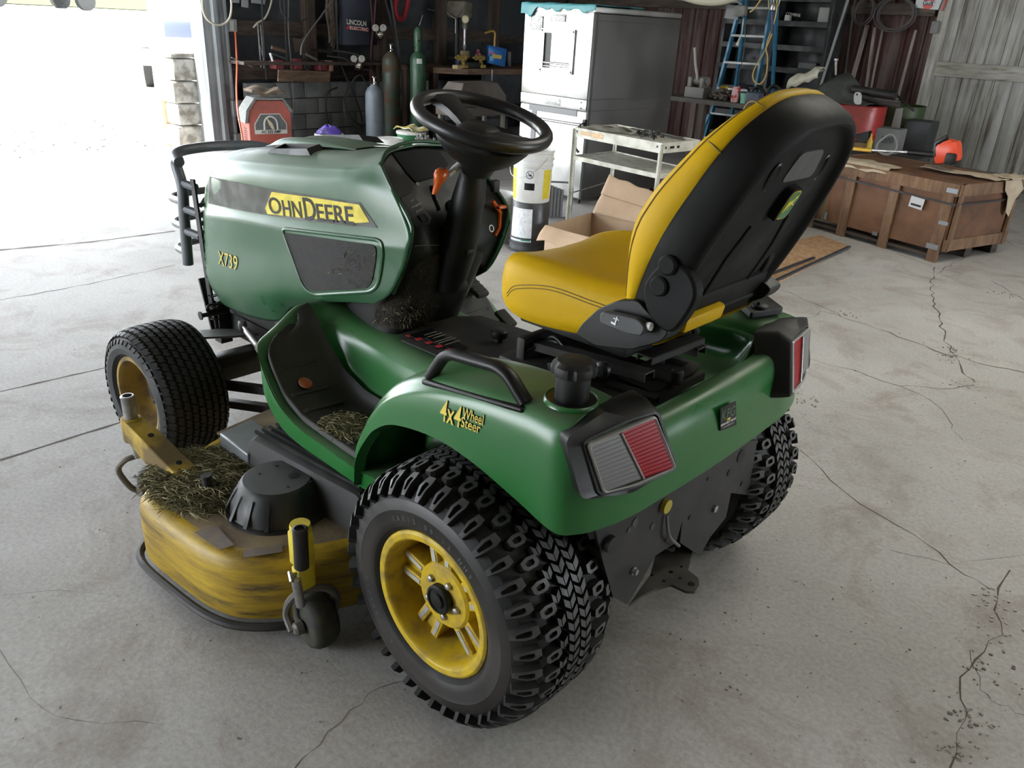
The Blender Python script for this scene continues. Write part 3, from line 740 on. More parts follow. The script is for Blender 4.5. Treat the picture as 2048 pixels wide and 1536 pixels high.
for txt, dx, bold, lift, mt in (('X739', 0, .02, .0015, decalblk), ('X739', 0, .004, .003, mat('decal_gold', (.42, .34, .04), .5))):
    mb.m(mt); a = Y_(.22, 439, 514); b = Y_(.22, 482, 526)
    tb = text_bm(txt, 1, 0, bold, 'LEFT'); xs = [v.co.x for v in tb.verts]; ys = [v.co.y for v in tb.verts]; x0, x1, y0, y1 = min(xs), max(xs), min(ys), max(ys)
    s2 = MB(); s2.m(mt)
    for v in tb.verts: v.co = a+(b-a)*((v.co.x-x0)/(x1-x0))+Vector((0, 0, 1))*((v.co.y-(y0+y1)/2)/(y1-y0)*.052)
    s2.merge(tb); project(s2, hood_bvh, (0, -1, 0), lift, .05)
    mb.merge(s2.b)
mb.build('model_lettering', None, hood, sharp=None)
# side intake screen, framed by a rolled edge
scr = [(573, 463), (752, 488), (757, 498), (748, 562), (738, 576), (632, 581), (618, 568)]
screen = mat('intake_screen', (.010, .010, .010), .75, dirt=(.05, .045, .035), dirt_amt=.5, scale=30, bump=.5, bscale=420)
side_decal('side_screen', scr, screen, .003, rnd=.02)
mb = MB(); pts = round_poly([Y_(.22, *p) for p in [(568, 456), (757, 481), (764, 497), (754, 570), (740, 584), (628, 590), (610, 574)]], .03, 5)
q = []
for p in pts:
    h = hood_bvh.ray_cast(p+Vector((0, .6, 0)), Vector((0, -1, 0))); q.append((h[0] if h[0] else p)+Vector((0, .000, 0)))
mb.tube(q, .0065, 8, closed=True); mb.build('screen_frame', hood_green, hood)
# roof scoops
for sg in (1, -1):
    mb = MB()
    base = [(1.42, .075*sg, 1.142), (1.15, .075*sg, 1.172), (1.13, .150*sg, 1.163), (1.40, .150*sg, 1.130)]
    top = [(1.39, .08*sg, 1.163), (1.18, .08*sg, 1.188), (1.16, .142*sg, 1.180), (1.37, .142*sg, 1.152)]
    mb.m(plastic); mb.rings([base, top], cap=False)
    inn = [(Vector(p)*.91+sum((Vector(t_) for t_ in top), Vector())*.0225) for p in top]
    mb.rings([top, inn, [p-Vector((0, 0, .018)) for p in inn]], cap=False)
    mb.f([mb.b.verts.new(p-Vector((0, 0, .018))) for p in inn])
    v_ = mb.build('hood_vent', plastic, hood, sharp=30); v_.location.z = -.012 if sg > 0 else .008
mb = MB(); mb.surf([[(1.52, .078, 1.125), (1.40, .078, 1.145), (1.15, .078, 1.170), (.98, .078, 1.182)], [(1.50, .068, 1.130), (1.40, .062, 1.168), (1.17, .062, 1.183), (1.0, .068, 1.184)], [(1.50, 0, 1.130), (1.40, 0, 1.163), (1.17, 0, 1.186), (1.0, 0, 1.187)]], 10, 20)
mb.mirror_y(); mb.build('hood_ridge', hood_green, hood, sharp=60)
# grille behind the guard
mb = MB()
for k in range(9):
    z = .60+.035*k
    mb.tube(smooth_path([(1.80, .20, z), (1.90, .125, z), (1.95, 0, z), (1.90, -.125, z), (1.80, -.20, z)], 18), .010, 6)
mb.build('front_grille', plastic, TR)
# brush guard
mb = MB()
def gp(y): return y
for sg in (1, -1):
    mb.tube(smooth_path([(1.93, .205*sg, 1.035), (1.955, .205*sg, 1.01), (1.925, .205*sg, .93), (1.94, .205*sg, .80), (1.955, .205*sg, .615)], 20), .021, 12)
    for z in (.945, .845, .755):
        mb.tube([(1.93, .205*sg, z), (1.85, .19*sg, z-.008)], .016, 8)
mb.tube(poly_path([(1.905, .215, 1.025), (2.00, .19, 1.050), (2.04, .0, 1.055), (2.00, -.19, 1.05), (1.905, -.215, 1.025)], .12, 8), .020, 12)
for z in (.87, .77, .665):
    mb.tube(poly_path([(1.94, .21, z), (2.10, .19, z-.01), (2.15, 0, z-.01), (2.10, -.19, z-.01), (1.94, -.21, z)], .12, 8), .014, 10)
mb.build('brush_guard', mat('guard_grey', (.09, .10, .115), .35, dirt=(.14, .14, .13), dirt_amt=.4, scale=15), TR)
# mounting bracket, spring pins and lower frame under the nose
mb = MB()
mb.bar((1.845, .20, .97), (1.80, .20, .42), .008, .028, up=(1, 0, 0))
mb.bar((1.80, .165, .50), (1.80, .165, .32), .05, .05); mb.bar((1.86, .20, .58), (1.80, .20, .38), .03, .01)
mb.bar((1.86, .10, .44), (1.25, .10, .44), .012, .14); mb.bar((1.86, -.10, .44), (1.25, -.10, .44), .012, .14)
mb.bar((1.83, .12, .36), (1.83, -.12, .36), .04, .04)
mb.build('front_frame', dksteel, TR)
mb = MB()
mb.cyl((1.775, .155, .452), (1.775, .265, .458), .009, 12); mb.lathe([(.017, 0), (.017, .005)], (1.775, .262, .458), (0, 1, 0), 18)
mb.tube(poly_path([(1.765, .175, .49), (1.765, .235, .50), (1.775, .24, .47), (1.78, .17, .465)], .015, 4), .005, 6)
mb.cyl((1.80, .20, .57), (1.79, .195, .36), .007, 8)
for z in (.52, .475, .425): mb.lathe([(.018, 0), (.018, .004)], (1.793, .197, z), (0, 0, 1), 14)
mb.build('hitch_pin', dksteel, TR)
# front axle, steering arm and tie rod
mb = MB()
mb.bar((1.64, .42, .285), (1.64, -.42, .285), .10, .10, bev=.02)
mb.bar((1.60, .38, .33), (1.50, .19, .375), .075, .05, bev=.015)
mb.lathe([(.045, 0), (.045, .05), (.03, .06)], (1.63, .40, .32), (0, 0, 1), 20)
mb.cyl((1.64, .33, .256), (1.64, .47, .256), .07, 20)
mb.bar((1.28, .25, .30), (1.62, .33, .24), .03, .03); mb.bar((1.25, .22, .22), (1.60, .33, .17), .03, .03)
mb.build('front_axle', dksteel, TR)
mb = MB(); pl = [(1.72, .37, .425), (1.69, .24, .415), (1.62, .13, .405), (1.56, .12, .405), (1.585, .24, .415), (1.64, .37, .425)]
mb.prism([Vector(p) for p in pl], (0, 0, .008)); mb.build('steering_plate', mat('plate_grey', (.16, .17, .18), .4, .4, dirt=(.2, .2, .18), dirt_amt=.4, scale=20), TR)
mb = MB(); a, b = Vector((1.60, .185, .45)), Vector((1.22, .255, .375))
mb.cyl(a, b, .008, 10); mb.cyl(a.lerp(b, .12), a.lerp(b, .42), .014, 12); mb.cyl(a.lerp(b, .42), a.lerp(b, .5), .018, 6); mb.lathe([(.014, -.02), (.018, 0), (.014, .02)], a, (0, 0, 1), 12)
mb.build('tie_rod', steel, TR)
# engine block and frame rails filling the space under the hood
mb = MB()
mb.box((1.42, 0, .56), (.62, .30, .22), bev=.02); mb.bar((1.9, .13, .40), (-.2, .13, .40), .02, .09); mb.bar((1.9, -.13, .40), (-.2, -.13, .40), .02, .09)
mb.cyl((1.30, .12, .50), (1.30, .19, .50), .06, 20); mb.box((.10, 0, .36), (.5, .26, .26), bev=.03); mb.cyl((0, -.40, .323), (0, .40, .323), .035, 16); mb.box((0, 0, .323), (.20, .50, .16), bev=.03)
mb.build('chassis', mat('chassis_black', (.010, .010, .010), .6, dirt=(.05, .045, .035), dirt_amt=.5, scale=14), TR)
# ------------------------------------------------------------------ dashboard, cowl and steering
mb = MB()
d = [[(.800, 0, 1.218), (.795, .06, 1.215), (.775, .12, 1.207), (.745, .172, 1.185), (.735, .180, 1.178)],
     [(.725, 0, 1.150), (.722, .07, 1.150), (.712, .13, 1.145), (.690, .180, 1.130), (.680, .188, 1.125)],
     [(.655, 0, 1.060), (.652, .07, 1.060), (.640, .13, 1.055), (.610, .186, 1.055), (.598, .194, 1.052)],
     [(.630, 0, .985), (.628, .07, .985), (.622, .13, .985), (.598, .186, 1.005), (.585, .195, 1.010)],
     [(.625, 0, .930), (.622, .07, .930), (.620, .13, .925), (.625, .178, .915), (.618, .194, .912)],
     [(.640, 0, .88), (.640, .07, .875), (.645, .13, .865), (.665, .172, .835), (.672, .192, .818)]]
mb.surf(d, 30, 24); mb.mirror_y()
dash = mb.build('dashboard', plastic, TR, sharp=60, solid=.004); dash_bvh = bvh_of(dash)
mb = MB(); rim_ = [row[4] for row in d]
mb.tube(smooth_path([Vector(p)+Vector((-.002, .002, .002)) for p in rim_], 30), .006, 8)
mb.tube(smooth_path([Vector((p[0]-.002, -p[1]-.002, p[2]+.002)) for p in rim_], 30), .006, 8)
mb.tube(smooth_path([(.735, .180, 1.186), (.775, .12, 1.214), (.802, 0, 1.226), (.775, -.12, 1.214), (.735, -.18, 1.186)], 24), .006, 8)
mb.build('dashboard_rim', hood_green, TR)
def dash_proj(mb, lift=.002, maxlen=.02): return project(mb, dash_bvh, (1, -.35, -.15), lift, maxlen)
def dpt(x, y, lift=0):
    o = CAM; dr = (at(x, y, 0, .5)-CAM).normalized(); h = dash_bvh.ray_cast(o, dr)
    return (h[0] if h[0] else at(x, y, 0, .65)) - dr*lift
def dquad(name, px, mt, parent, lift=.002, rnd=0):
    pts = [dpt(*p) for p in px]
    if rnd: pts = round_poly(pts, rnd, 3)
    m_ = MB(); m_.prism([p+Vector((-lift, 0, lift*.3)) for p in pts], (.003, 0, 0)); return m_.build(name, mt, parent, sharp=20)
glass = mat('instrument_glass', (.006, .0065, .008), .55, spec=.12)
dquad('instrument_cluster', [(783, 306), (850, 297), (878, 304), (896, 330), (872, 352), (830, 365), (812, 345)], glass, dash, .004, .01)
sw = dquad('switch_panel', [(800, 396), (822, 386), (862, 436), (858, 448), (832, 456), (824, 446)], decalblk, dash, .003, .006)
def dtext(txt, x, y, w_px, size, parent, name='dash_symbol', mt=white, ang=0):
    o = dpt(x, y, .004); xr = (dpt(x+10, y+ang, .004)-o); yd = Vector((-.35, 0, 1))
    m_ = MB(); xd = xr.normalized(); n = xd.cross(yd.normalized())
    tb = text_bm(txt, size, 0, 0); 
    for v in tb.verts: v.co = o+xd*v.co.x+yd.normalized()*v.co.y-Vector((.004, 0, 0))
    m_.merge(tb); return m_.build(name, mt, parent, sharp=None)
dtext('12V OUTLET', 832, 410, 0, .010, dash, 'outlet_lettering', white, -5)
dtext('- O', 823, 400, 0, .012, dash, 'dash_symbol', white, -5)
dtext('O D O', 838, 420, 0, .011, dash, 'dash_symbol', white, -5)
dquad('rocker_switch', [(833, 431), (846, 427), (855, 440), (842, 445)], plastic, dash, .008, .003)
mb = MB(); c = dpt(903, 413); mb.lathe([(.020, 0), (.020, .006), (.015, .012), (.001, .012)], c, (-.85, .1, .4), 20); mb.build('key_switch', plastic, dash)
mb = MB(); mb.lathe([(.0055, .010), (.0055, .016), (.001, .018)], c, (-.85, .1, .4), 12); mb.build('yellow_indicator', mat('lamp_yellow', (.6, .5, .02), .4), dash)
for x, y in ((835, 368), (872, 399)):
    mb = MB(); c = dpt(x, y, .003); mb.lathe([(.006, 0), (.005, .001)], c, (-.9, .1, .4), 8); mb.build('dash_symbol', white, dash)
mb = MB()
pts = [dpt(878, 420), dpt(868, 395), dpt(862, 372)]
mb.tube([p+Vector((-.002, 0, 0)) for p in pts], .005, 6); mb.build('throttle_slot', decalblk, dash)
mb = MB(); mb.tube(smooth_path([dpt(829, 492, .002), dpt(850, 491, .002), dpt(880, 490, .002), dpt(905, 486, .002), dpt(922, 488, .002)], 20), .0015, 5); mb.build('dash_seam', mat('seam_light', (.12, .125, .13), .4), dash)
# orange lever and grey stalk
mb = MB()
k0 = X_(.565, 870, 392); k1 = X_(.555, 876, 372); k2 = X_(.545, 884, 352)
def ell(c, a, b, n=20): return [c+a*math.cos(2*PI*k/n)+b*math.sin(2*PI*k/n) for k in range(n)]
ya, up_ = Vector((0, 1, 0)), Vector((.25, 0, .97))
R_ = [ell(X_(.575, 868, 388), ya*.006, Vector((1, 0, 0))*.008), ell(X_(.57, 872, 378), ya*.009, Vector((1, 0, 0))*.010), ell(X_(.565, 876, 368), ya*.011, Vector((1, 0, 0))*.012),
      ell(X_(.56, 880, 358), ya*.018, Vector((1, 0, 0))*.016), ell(X_(.56, 882, 349), ya*.023, Vector((1, 0, 0))*.018), ell(X_(.56, 884, 340), ya*.021, Vector((1, 0, 0))*.015), ell(X_(.56, 884, 336), ya*.012, Vector((1, 0, 0))*.008)]
mb.rings(R_); mb.build('throttle_lever', orange, TR, sharp=60)
mb = MB(); mb.tube([X_(.56, 897, 350), X_(.555, 910, 337), X_(.55, 930, 322)], [.008, .010, .011], 12); mb.build('choke_stalk', mat('light_grey_plastic', (.42, .43, .44), .4), TR)
# cowl below the dashboard
def rrect(x0, x1, y0, z, r=.05, skew=0, n=5): return round_poly([Vector((x0, y0, z)), Vector((x1, y0*.97, z)), Vector((x1, -y0*.97, z)), Vector((x0, -y0, z))], r, n)
mb = MB()
mb.rings([rrect(.735, 1.05, .160, .630, .07), rrect(.720, 1.03, .158, .66, .07), rrect(.690, 1.0, .158, .72, .07), rrect(.655, .98, .163, .80, .07), rrect(.628, .96, .172, .88, .06), rrect(.622, .95, .178, .95, .06)])
cowl = mb.build('cowl', plastic, TR, sharp=40); cowl_bvh = bvh_of(cowl)
mb = MB(); mb.rings([rrect(.700, 1.13, .185, .628, .09), rrect(.715, 1.12, .172, .645, .09)]); mb.build('cowl_base', plastic, TR)
def cowl_decal(name, px, mt, lift, rnd=.02, maxlen=.015):
    m_ = MB(); pts = []
    for x, y in px:
        dr = (at(x, y, 1, .16)-CAM).normalized(); h = cowl_bvh.ray_cast(CAM, dr); pts.append((h[0] if h[0] else at(x, y, 1, .16))-dr*lift)
    pts = round_poly(pts, rnd, 3); cc = sum(pts, Vector())/len(pts)
    vs = [m_.b.verts.new(p) for p in pts]; c_ = m_.b.verts.new(cc)
    for i in range(len(vs)): m_.f([vs[i], vs[(i+1) % len(vs)], c_])
    for _ in range(4):
        es = [e for e in m_.b.edges if e.calc_length() > maxlen]
        if es: bmesh.ops.subdivide_edges(m_.b, edges=es, cuts=1); bmesh.ops.triangulate(m_.b, faces=[f for f in m_.b.faces if len(f.verts) > 3])
    for v in m_.b.verts:
        h = cowl_bvh.find_nearest(v.co)
        if h[0]: v.co = h[0]+h[1]*lift
    return m_.build(name, mt, TR, sharp=None)
grassy = mat('grass_choked_screen', (.022, .017, .010), .95, dirt=(.009, .008, .006), dirt_amt=.9, scale=24, bump=.8, bscale=160)
cowl_decal('cowl_screen', [(832, 520), (862, 510), (893, 508), (893, 540), (882, 590), (862, 640), (830, 650), (770, 650), (748, 635), (752, 612), (790, 590), (812, 555)], grassy, .003)
# steering column
mb = MB()
def oval(c, a, b, n=24, tilt=0): return [Vector(c)+Vector((math.cos(2*PI*k/n)*a, math.sin(2*PI*k/n)*b, math.cos(2*PI*k/n)*a*tilt)) for k in range(n)]
mb.rings([oval((.538, 0, 1.215), .036, .036), oval((.545, 0, 1.17), .038, .040), oval((.560, 0, 1.10), .048, .050), oval((.585, 0, 1.0), .055, .056), oval((.605, 0, .92), .055, .056), oval((.625, 0, .85), .05, .05), oval((.64, 0, .80), .04, .04)])
col_ = mb.build('steering_column', plastic, TR)
mb = MB(); mb.lathe([(.022, 0), (.024, .006), (.016, .010), (.001, .010)], X_(.615, 921, 572), (-.9, .3, .1), 20); mb.bar(X_(.605, 905, 562), X_(.605, 922, 566), .010, .010)
mb.build('tilt_knob', dksteel, col_)
mb = MB(); mb.box(X_(.54, 940, 505), (.012, .026, .02), bev=.003); mb.build('column_latch', plastic, col_)
# controls on the right of the column
mb = MB(); mb.tube([X_(.60, 985, 402), X_(.60, 1000, 425), X_(.605, 998, 455), X_(.61, 990, 470)], .007, 8); mb.box(X_(.59, 1002, 414), (.02, .032, .010), bev=.003); mb.build('orange_lift_lever', orange, TR)
mb = MB(); mb.box(X_(.60, 990, 372), (.02, .028, .038), bev=.006); mb.build('right_switch', plastic, TR)
mb = MB(); mb.tube(ell(X_(.575, 983, 457), ya*.009, Vector((.3, 0, .95))*.010, 14), .0016, 5, closed=True); mb.build('gauge_symbol', white, TR)
# steering wheel
WC = Vector((.5133, 0, 1.3192)); tl = .2625; wa = Vector((math.cos(tl), 0, math.sin(tl))); wb = Vector((0, 1, 0)); wn = Vector((-math.sin(tl), 0, math.cos(tl)))
SW = MB()
N = 72; R_ = []
for i in range(N):
    a = 2*PI*i/N; u = wa*math.cos(a)+wb*math.sin(a); c = WC+u*.182; ring = []
    for k in range(12):
        p = 2*PI*k/12; wob = .0012*math.sin(a*28) if math.cos(p) < -.3 else 0
        ring.append(c+u*(math.cos(p)*(.019+wob))+wn*math.sin(p)*.019)
    R_.append(ring)
R_.append(R_[0]); SW.rings(R_, cap=False)
def spoke(a0, w0, w1):
    u = wa*math.cos(a0)+wb*math.sin(a0); v = wa*-math.sin(a0)+wb*math.cos(a0); R_ = []
    for t in (0, .25, .5, .75, .92, 1.0):
        r = .03+.155*t; hw = w0+(w1-w0)*(abs(t-.35)**2)*1.9; dep = -.035*(1-t)**1.2
        c = WC+u*r+wn*dep; R_.append([c+v*hw+wn*.010, c+v*hw*.6+wn*.015, c-v*hw*.6+wn*.015, c-v*hw+wn*.010, c-v*hw-wn*.008, c+v*hw-wn*.008])
    SW.rings(R_)
spoke(0, .032, .068); spoke(PI, .034, .068)
SW.lathe([(.001, -.012), (.045, -.014), (.055, -.022), (.075, -.04), (.055, -.10), (.045, -.12)], WC, wn, 36)
wheel = SW.build('steering_wheel', mat('wheel_rubber', (.010, .010, .011), .36), TR, sharp=60)
mb = MB(); c = WC-wn*.02
mb.rings([[c+wa*(math.cos(2*PI*k/40)*r-.02)+wb*math.sin(2*PI*k/40)*r*1.12+wn*h for k in range(40)] for r, h in ((.128, -.022), (.125, -.034), (.105, -.060), (.075, -.085), (.05, -.10), (.04, -.125))])
mb.build('wheel_shroud', plastic, wheel)
# pedals
mb = MB(); mb.box((.93, -.40, .665), (.13, .06, .022), Matrix.Rotation(-.45, 3, 'Y'), bev=.008)
for k in range(5): mb.bar((.885+.02*k, -.425, .652+.011*k), (.885+.02*k, -.375, .652+.011*k), .006, .008)
mb.bar((.93, -.40, .65), (.93, -.30, .56), .02, .02); mb.build('forward_pedal', dustblack, TR)
mb = MB(); mb.box((.72, -.36, .60), (.08, .05, .018), Matrix.Rotation(-.5, 3, 'Y'), bev=.006); mb.bar((.72, -.36, .60), (.74, -.28, .52), .018, .018); mb.build('reverse_pedal', dustblack, TR)
# tunnel plate with warning decals, parking knob
mb = MB(); pts = [(.70, .14), (.66, .175), (.46, .19), (.33, .17), (.30, -.16), (.66, -.17), (.73, -.08)]
mb.prism([Vector((x, y, .665+.02*(.7-x)/.4)) for x, y in pts], (0, 0, .004)); mb.build('tunnel_plate', dustblack, TR)
mb = MB()
for x, y, a, b in ((.64, .10, .09, .05), (.56, .105, .055, .10), (.49, .11, .05, .10)):
    mb.box((x, y, .676+.02*(.7-x)/.4), (b*.7, a, .0012), Matrix.Rotation(-.05, 3, 'Y'))
wd = mb.build('warning_decal', decalblk, TR)
mb = MB()
for k in range(5): mb.box((.655-.045*k, .145, .6785+.00225*k), (.018, .02, .0008))
mb.m(mat('decal_red', (.35, .02, .02), .5)); mb.build('warning_strip', None, wd)
mb = MB()
for x, y, ln in ((.62, .09, .05), (.60, .09, .06), (.58, .09, .05), (.55, .10, .07), (.535, .10, .07), (.51, .10, .06)): mb.box((x, y, .6785+.02*(.7-x)/.4), (.003, ln, .0008))
mb.build('decal_lines', mat('decal_grey_print', (.28, .28, .27), .5), wd)
mb = MB(); c = Z_(.70, 998, 672); mb.lathe([(.012, -.03), (.012, -.005), (.024, -.003), (.027, .002), (.027, .016), (.023, .021), (.001, .022)], c, (0, 0, 1), 24); mb.build('park_brake_knob', plastic, TR)

# ------------------------------------------------------------------ seat
mb = MB()
#        bottom centre, bottom edge, side low, side mid, seam, roll, top edge, top mid, top centre
def sec(x, zb, zt, hw, bul=1): return [(x, 0, zb), (x, hw*.80, zb), (x, hw*.97, zb+.018), (x, hw*1.0, zb+(zt-zb)*.45), (x, hw*.985, zt-.036), (x, hw*.93, zt-.010), (x, hw*.80, zt+.002), (x, hw*.45, zt-.008), (x, 0, zt-.012)]
secs = [sec(.232, .965, 1.00, .13), sec(.222, .935, 1.028, .19), sec(.195, .912, 1.045, .232), sec(.13, .900, 1.056, .253), sec(.03, .903, 1.056, .258), sec(-.08, .915, 1.052, .256), sec(-.17, .93, 1.052, .250), sec(-.25, .94, 1.055, .245)]
g = [[s_[k] for s_ in secs] for k in range(9)]
mb.surf(g, 44, 40); 
mb.surf([[(.232, p[1], p[2]) for p in secs[0]], [(.236, p[1]*.5, .982+(p[2]-.982)*.5) for p in secs[0]], [(.237, 0, .982) for p in secs[0]]], 4, 44)
mb.mirror_y()
cush = mb.build('seat_cushion', vinyl, TR, sharp=60); cush_bvh = bvh_of(cush)
def seam(bvh, pts, dirv, n, parent, name='seat_seam', r=.0018, mt=None):
    P = smooth_path(pts, n); q = []
    for p in P:
        h = bvh.ray_cast(p-Vector(dirv)*.3, Vector(dirv)); 
        if h[0]: q.append(h[0])
    m_ = MB()
    if len(q) > 2: m_.tube(q, r, 5)
    return m_.build(name, mt or mat('seam_thread', (.16, .10, .01), .7), parent)
for dz in (0, .007): seam(cush_bvh, [Y_(.255, 1008, 588+dz*900), Y_(.257, 1030, 572+dz*900), Y_(.257, 1100, 574+dz*900), Y_(.256, 1180, 602+dz*900), Y_(.255, 1215, 615+dz*900)], (0, -1, 0), 60, cush, r=.0014)
# backrest in its own leaning frame
B0 = Vector((-.2607, 0, .958)); dv = Vector((-.403, 0, .915)).normalized(); dw = Vector((.915, 0, .403)).normalized(); du = Vector((0, 1, 0))
def bp(u, v, w_): return B0+du*u+dv*v+dw*w_
half = [(.0, .228), (.057, .248), (.132, .264), (.227, .268), (.32, .254), (.397, .234), (.454, .200), (.497, .140), (.518, .078), (.523, 0)]
def outline(k=1, kv=None, n=64, vc=.255, dvv=0):
    kv = k if kv is None else kv
    H = [Vector((u, v, 0)) for v, u in half]
    P = smooth_path(H, n//2)
    L = [(p.x, p.y) for p in P]; L = L+[(-a, b) for a, b in L[::-1][1:]]
    return [(a*k, vc+(b-vc)*kv+dvv) for a, b in L]
def lumb(v, w_): return .08+(w_-.08)*(.25+1.5*math.exp(-((v-.22)/.17)**2)+.45*max(0, min(1, (v-.25)/.15))) if w_ > .08 else w_
def brings(spec, mb, cap=False):
    mb.rings([[bp(u, v, lumb(v, w_)) for u, v in outline(k, kv)] for k, kv, w_ in spec], cap=cap)
mb = MB()
brings([(.985, .985, .088), (1.0, 1.0, .080), (1.0, 1.0, .050), (.985, .985, .022), (.95, .955, .006), (.90, .925, .0), (.865, .90, .002), (.835, .88, .012), (.80, .855, .018), (.72, .80, .020)], mb)
# sculpted inner panel
inn = outline(.72, .80)
cen = [mb.b.verts.new(bp(u*.55, .255+(v-.255)*.75, .010)) for u, v in inn]; c2 = [mb.b.verts.new(bp(u, v, .020)) for u, v in inn]
n = len(cen)
for i in range(n): mb.f([c2[i], c2[(i+1) % n], cen[(i+1) % n], cen[i]])
mb.f(cen)
shell = mb.build('backrest_shell', shellblack, TR, sharp=50)
mb = MB()
brings([(.975, .975, .084), (1.0, 1.0, .092), (1.0, .998, .106), (.98, .982, .120), (.93, .94, .131), (.84, .86, .136), (.74, .77, .131), (.60, .66, .125), (.3, .35, .122), (.02, .02, .121)], mb, True)
back = mb.build('backrest_cushion', vinyl, TR, sharp=60); back_bvh = bvh_of(back)
mb = MB(); mb.tube([bp(u, v, lumb(v, .1225)) for u, v in outline(.972, .974)], .0020, 5); mb.build('seat_piping', mat('seam_thread', (.16, .10, .01), .7), back)
mb = MB()
for vv in (.405,):
    P = [(u, v) for u, v in outline(1.0, 1.0) if v > vv]
    # cross seams where the bolster meets the head roll
    for sg in (1, -1):
        ln = [bp(sg*.229, vv+.0, .086), bp(sg*.231, vv+.004, .104), bp(sg*.224, vv+.003, .122), bp(sg*.21, vv-.002, .133), bp(sg*.18, vv-.01, .137)]
        mb = MB(); mb.tube(smooth_path(ln, 20), .0016, 5); mb.build('seat_seam', MATS['seam_thread'], back)
        ln = [bp(sg*.148, vv+.088, .086), bp(sg*.149, vv+.089, .106), bp(sg*.143, vv+.083, .122), bp(sg*.13, vv+.066, .133), bp(sg*.11, vv+.04, .137)]
        mb = MB(); mb.tube(smooth_path(ln, 20), .0016, 5); mb.build('seat_seam', MATS['seam_thread'], back)
# recess at the top of the shell, bolt wells and badge
mb = MB(); mb.prism(round_poly([bp(.075, .372, .008), bp(.055, .438, .010), bp(-.055, .438, .010), bp(-.075, .372, .008)], .02, 4), dw*.006); mb.build('shell_pocket', mat('shell_grey', (.055, .055, .052), .5, dirt=(.10, .10, .09), dirt_amt=.5, scale=14), shell)
mb = MB()
for u, v in ((.115, .385), (-.115, .385), (.115, .15), (-.115, .15)):
    mb = MB(); P = ell(bp(u, v, .0165), du*.014, dv*.030, 24); mb.tube(P, .004, 6, closed=True)
    mb.f([mb.b.verts.new(p+dw*.001) for p in P]); mb.build('bolt_well', decalblk, shell)
for sg in (1, -1): mb = MB(); mb.tube([bp(.10*sg, .04, .012), bp(.105*sg, .19, .010), bp(.085*sg, .27, .009)], .004, 6); mb.build('shell_rib', shellblack, shell)
mb = MB(); BO = bp(0, .325, -.001)
def bq(u, v): return BO+du*u*.82+dv*v*.80-dw*.008
bad = [(.030, -.040), (.030, .022), (.022, .038), (-.022, .038), (-.030, .022), (-.030, -.040), (-.022, -.048), (.022, -.048)]
mb.prism(round_poly([bq(a*1.22, b*1.15)+dw*.001 for a, b in bad], .012, 4), dw*.02); mb.build('badge_mount', shellblack, shell)
mb = MB(); mb.prism(round_poly([bq(a, b) for a, b in bad], .012, 4), dw*.003); bd = mb.build('badge_border', decalyel, shell)
mb = MB(); mb.prism(round_poly([bq(a*.91, b*.93)-dw*.0008 for a, b in bad], .011, 4), dw*.003); mb.build('badge_field', mat('badge_green', (.008, .13, .03), .3), shell)
deer = [(-.020, -.020), (-.013, -.012), (-.010, -.004), (-.001, .002), (.006, .006), (.010, .013), (.013, .017), (.019, .014), (.020, .017), (.015, .021), (.012, .031), (.010, .022), (.007, .030), (.007, .020), (.001, .012), (-.010, .008), (-.018, .010), (-.021, .004), (-.023, -.008), (-.026, -.022), (-.022, -.024)]
deer2 = [(.004, .006), (.010, .000), (.018, -.003), (.019, -.006), (.010, -.004), (.002, -.001), (-.003, -.010), (.001, -.018), (-.002, -.020), (-.007, -.010), (-.006, .002)]
mb = MB()
for D_ in (deer, deer2): mb.prism([bq(-a*1.0, b*1.0)-dw*.0016 for a, b in D_], dw*.002)
mb.build('badge_emblem', mat('emblem_yellow', (.75, .62, .03), .4), shell)
# side wings and recliner discs
wing = [(1283, 575), (1300, 545), (1330, 518), (1378, 540), (1396, 590), (1372, 634), (1345, 668), (1322, 662), (1292, 628)]
for sg in (1, -1):
    mb = MB(); P = round_poly([Y_(.272 if sg > 0 else .252, *p) for p in wing], .03, 4)
    mb.prism([Vector((p.x+(0 if sg > 0 else .05), p.y if sg > 0 else -.205, p.z)) for p in P], (0, -.035*sg, 0)); mb.build('recliner_cover', shellblack, TR, bevel=.006)
    mb = MB()
    for px in ((1337, 530), (1319, 572)): c = Y_(.272 if sg > 0 else .252, *px); c.y = .272 if sg > 0 else -.205; c.x += .0 if sg > 0 else .05; mb.lathe([(.021, 0), (.021, .005), (.017, .008), (.001, .008)], c, (0, sg, 0), 24)
    mb.build('recliner_cap', shellblack, TR)
# lower backrest bridge, yellow base strip and black side skirts
mb = MB(); mb.box(bp(0, .03, .03), (.05, .44, .13), Matrix.Rotation(-.44, 3, 'Y'), bev=.02); mb.build('backrest_base', shellblack, TR)
mb = MB(); mb.box((-.272, .075, .985), (.035, .17, .04), Matrix.Rotation(-.2, 3, 'Y'), bev=.010); mb.build('rear_cushion_roll', vinyl, TR)
sk = [(1150, 668), (1163, 648), (1195, 618), (1235, 601), (1275, 600), (1300, 630), (1338, 664), (1322, 684), (1262, 700), (1190, 692)]
for sg in (1, -1):
    mb = MB(); P = round_poly([Y_(.262, *p) for p in sk], .012, 3); mb.prism([Vector((p.x, p.y*sg, p.z)) for p in P], (0, -.06*sg, 0)); mb.build('seat_side_cover', plastic, TR, bevel=.006)
mb = MB(); mb.box((.02, 0, .888), (.34, .34, .05), bev=.01); mb.build('seat_pan', plastic, TR)
